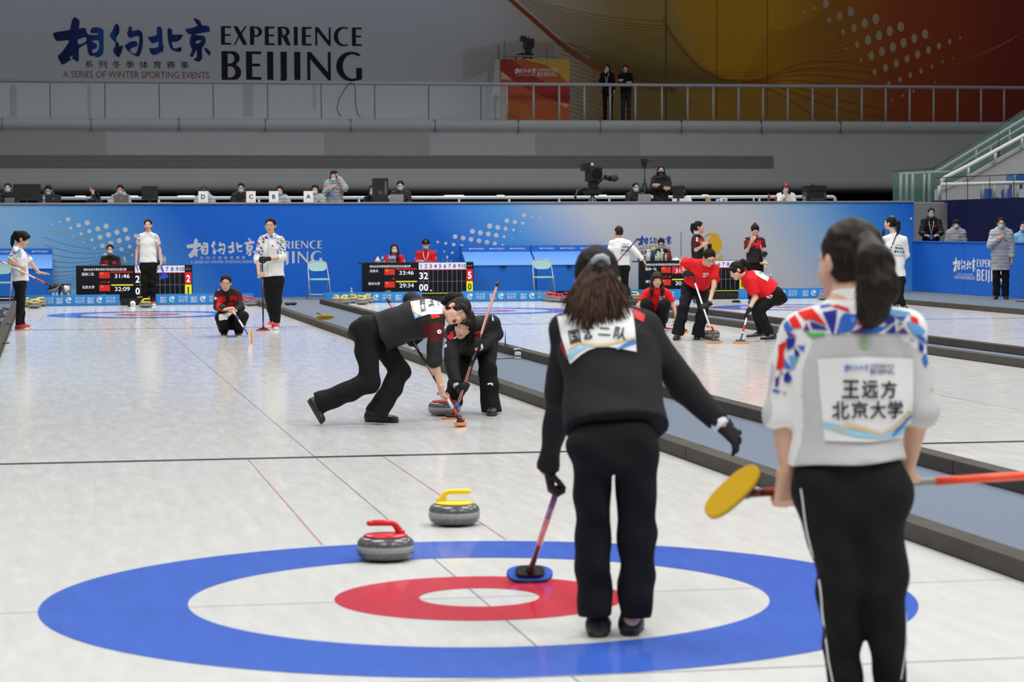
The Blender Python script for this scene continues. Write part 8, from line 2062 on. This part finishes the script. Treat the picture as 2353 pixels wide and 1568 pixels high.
broom(bt, bh, _R*.8+_U*.5, _R*.6+_U*.8, 'dark red and black broom carried behind the back of the walking player in white', S_DRED, M_DARK, S_BLACK, bands=[(.62, .99, S_BLACK)], grip=S_BLACK)
gL = grip(at_x(bh, bt, 1404), unit(bt-bh), p(1401, 583, -.08), 1)
J = dict(head=p(1421, 533, .02), fwd=facing(-150, 0), up=Z3, neck=p(1424, 552, .0), shL=p(1406, 560, .0), shR=p(1443, 560, .0), elL=p(1400, 584, -.05), wrL=gL[0], elR=p(1464, 583, -.02), wrR=p(1478, 598, -.05),
         hipL=p(1420, 618, 0), hipR=p(1436, 618, 0), hem=p(1428, 611, 0), knL=p(1424, 652, .0), anL=p(1424, 684, .05), heelL=GD(1427, 689), toeL=GD(1420, 686), suL=Z3, knR=p(1436, 652, .05), anR=p(1446, 684, -.1), heelR=GD(1449, 692), toeR=GD(1441, 688), suR=Z3, root=GD(1434, 689),
         hand=dict(L=H_(gL, None), R=dict(d=_R*.6-_U*.75, n=-_R*.7-_U*.5, t=-1, curl=.5)))
def wb_prints(x, y, l1, l2, dd, k=1.0):
    def f(me, top, root, J, P, M, a, ax, n):
        px_print('race_bib', poly2d([(x-11*k, y-13), (x+11*k, y-13), (x+12*k, y+17), (x-11*k, y+16)]), dd, M_BIB, top, me, .008, 5)
        px_print('bib_lettering', px_text(l1, x, y-1.5, 17*k, 6.5, 3), dd, M_BPRINT, top, me, .012, 2); px_print('bib_lettering', px_text(l2, x, y+6.5, 20*k, 6.5, 3), dd, M_BPRINT, top, me, .012, 2)
        px_print('bib_mark', px_text('EXPERIENCE', x, y-8.5, 13*k, 2.5, 3), dd, M_BBLUE, top, me, .012, 2); px_print('bib_wave', ribbon2d([(x-10*k, y+13), (x, y+14.5), (x+11*k, y+13)], 2.4), dd, M_BSKY, top, me, .012, 2)
    return f
person('player in white jacket walking away with bun hair before the pale wall', J, dict(vox=.0125, s=1.04, top=M_WHITE, prints=wb_prints(1436, 570, '刘禹孜', '清华大学', d0), pants=M_BLACK, shoes=M_SHOE, tr=.012, hair='bun', bun_z=.06, hair_mat=M_HAIRB), ATH)
d0 = 45.5; p = PXD(d0)
bt, bh = p(2061, 538, -.20), p(2018, 640, -.20)
broom(bt, bh, _R*.8+_U*.5, _R*.6+_U*.8, 'black broom with white lettering tucked behind the back of the right hand player in white', S_BLACK, M_DARK, S_BLACK, bands=[(.55, .57, S_WHITE), (.60, .63, S_WHITE), (.66, .68, S_WHITE), (.72, .75, S_WHITE)], grip=S_BLACK)
J = dict(head=p(2045, 513, .02), fwd=facing(-118, 4), up=Z3, neck=p(2054, 540, .0), shL=p(2034, 552, .03), shR=p(2077, 552, -.03), elL=p(2020, 575, .12), wrL=p(2031, 545, .18), elR=p(2083, 585, .05), wrR=p(2068, 605, .22),
         hipL=p(2049, 645, 0), hipR=p(2068, 645, 0), hem=p(2058, 636, 0), knL=p(2056, 680, .0), anL=p(2058, 708, .05), heelL=GD(2062, 715), toeL=GD(2054, 713), suL=Z3, knR=p(2068, 680, .0), anR=p(2078, 712, .0), heelR=GD(2083, 718), toeR=GD(2072, 716), suR=Z3, root=GD(2068, 716),
         hand=dict(L=dict(d=_U*.9-_R*.2, n=_R, t=1, curl=.6, glove=M_GLOVE), R=dict(d=-_R, n=-_F, t=1, curl=.6)))
person('player in white jacket with ponytail and hair clip at the right, turned away', J, dict(vox=.0115, s=1.04, top=M_WHITE, prints=wb_prints(2064, 573, '李泽怡', '清华大学', d0, 1.25), pants=M_BLACK, shoes=M_SHOE, tr=.012, knee_r=.062, hem_r=.05, hair='pony', tail=lambda P: [P(0, -.09, .05), P(.0, -.15, .02), P(0, -.165, -.08), P(-.02, -.16, -.2)], tail_r=[.022, .04, .038, .014],
       strands=lambda P, M, hair: MB().tube([P(-.03, -.02, .128), P(-.01, -.07, .118)], .006, 6).build('hair_clip', M_WPRINT, hair, True)), ATH)
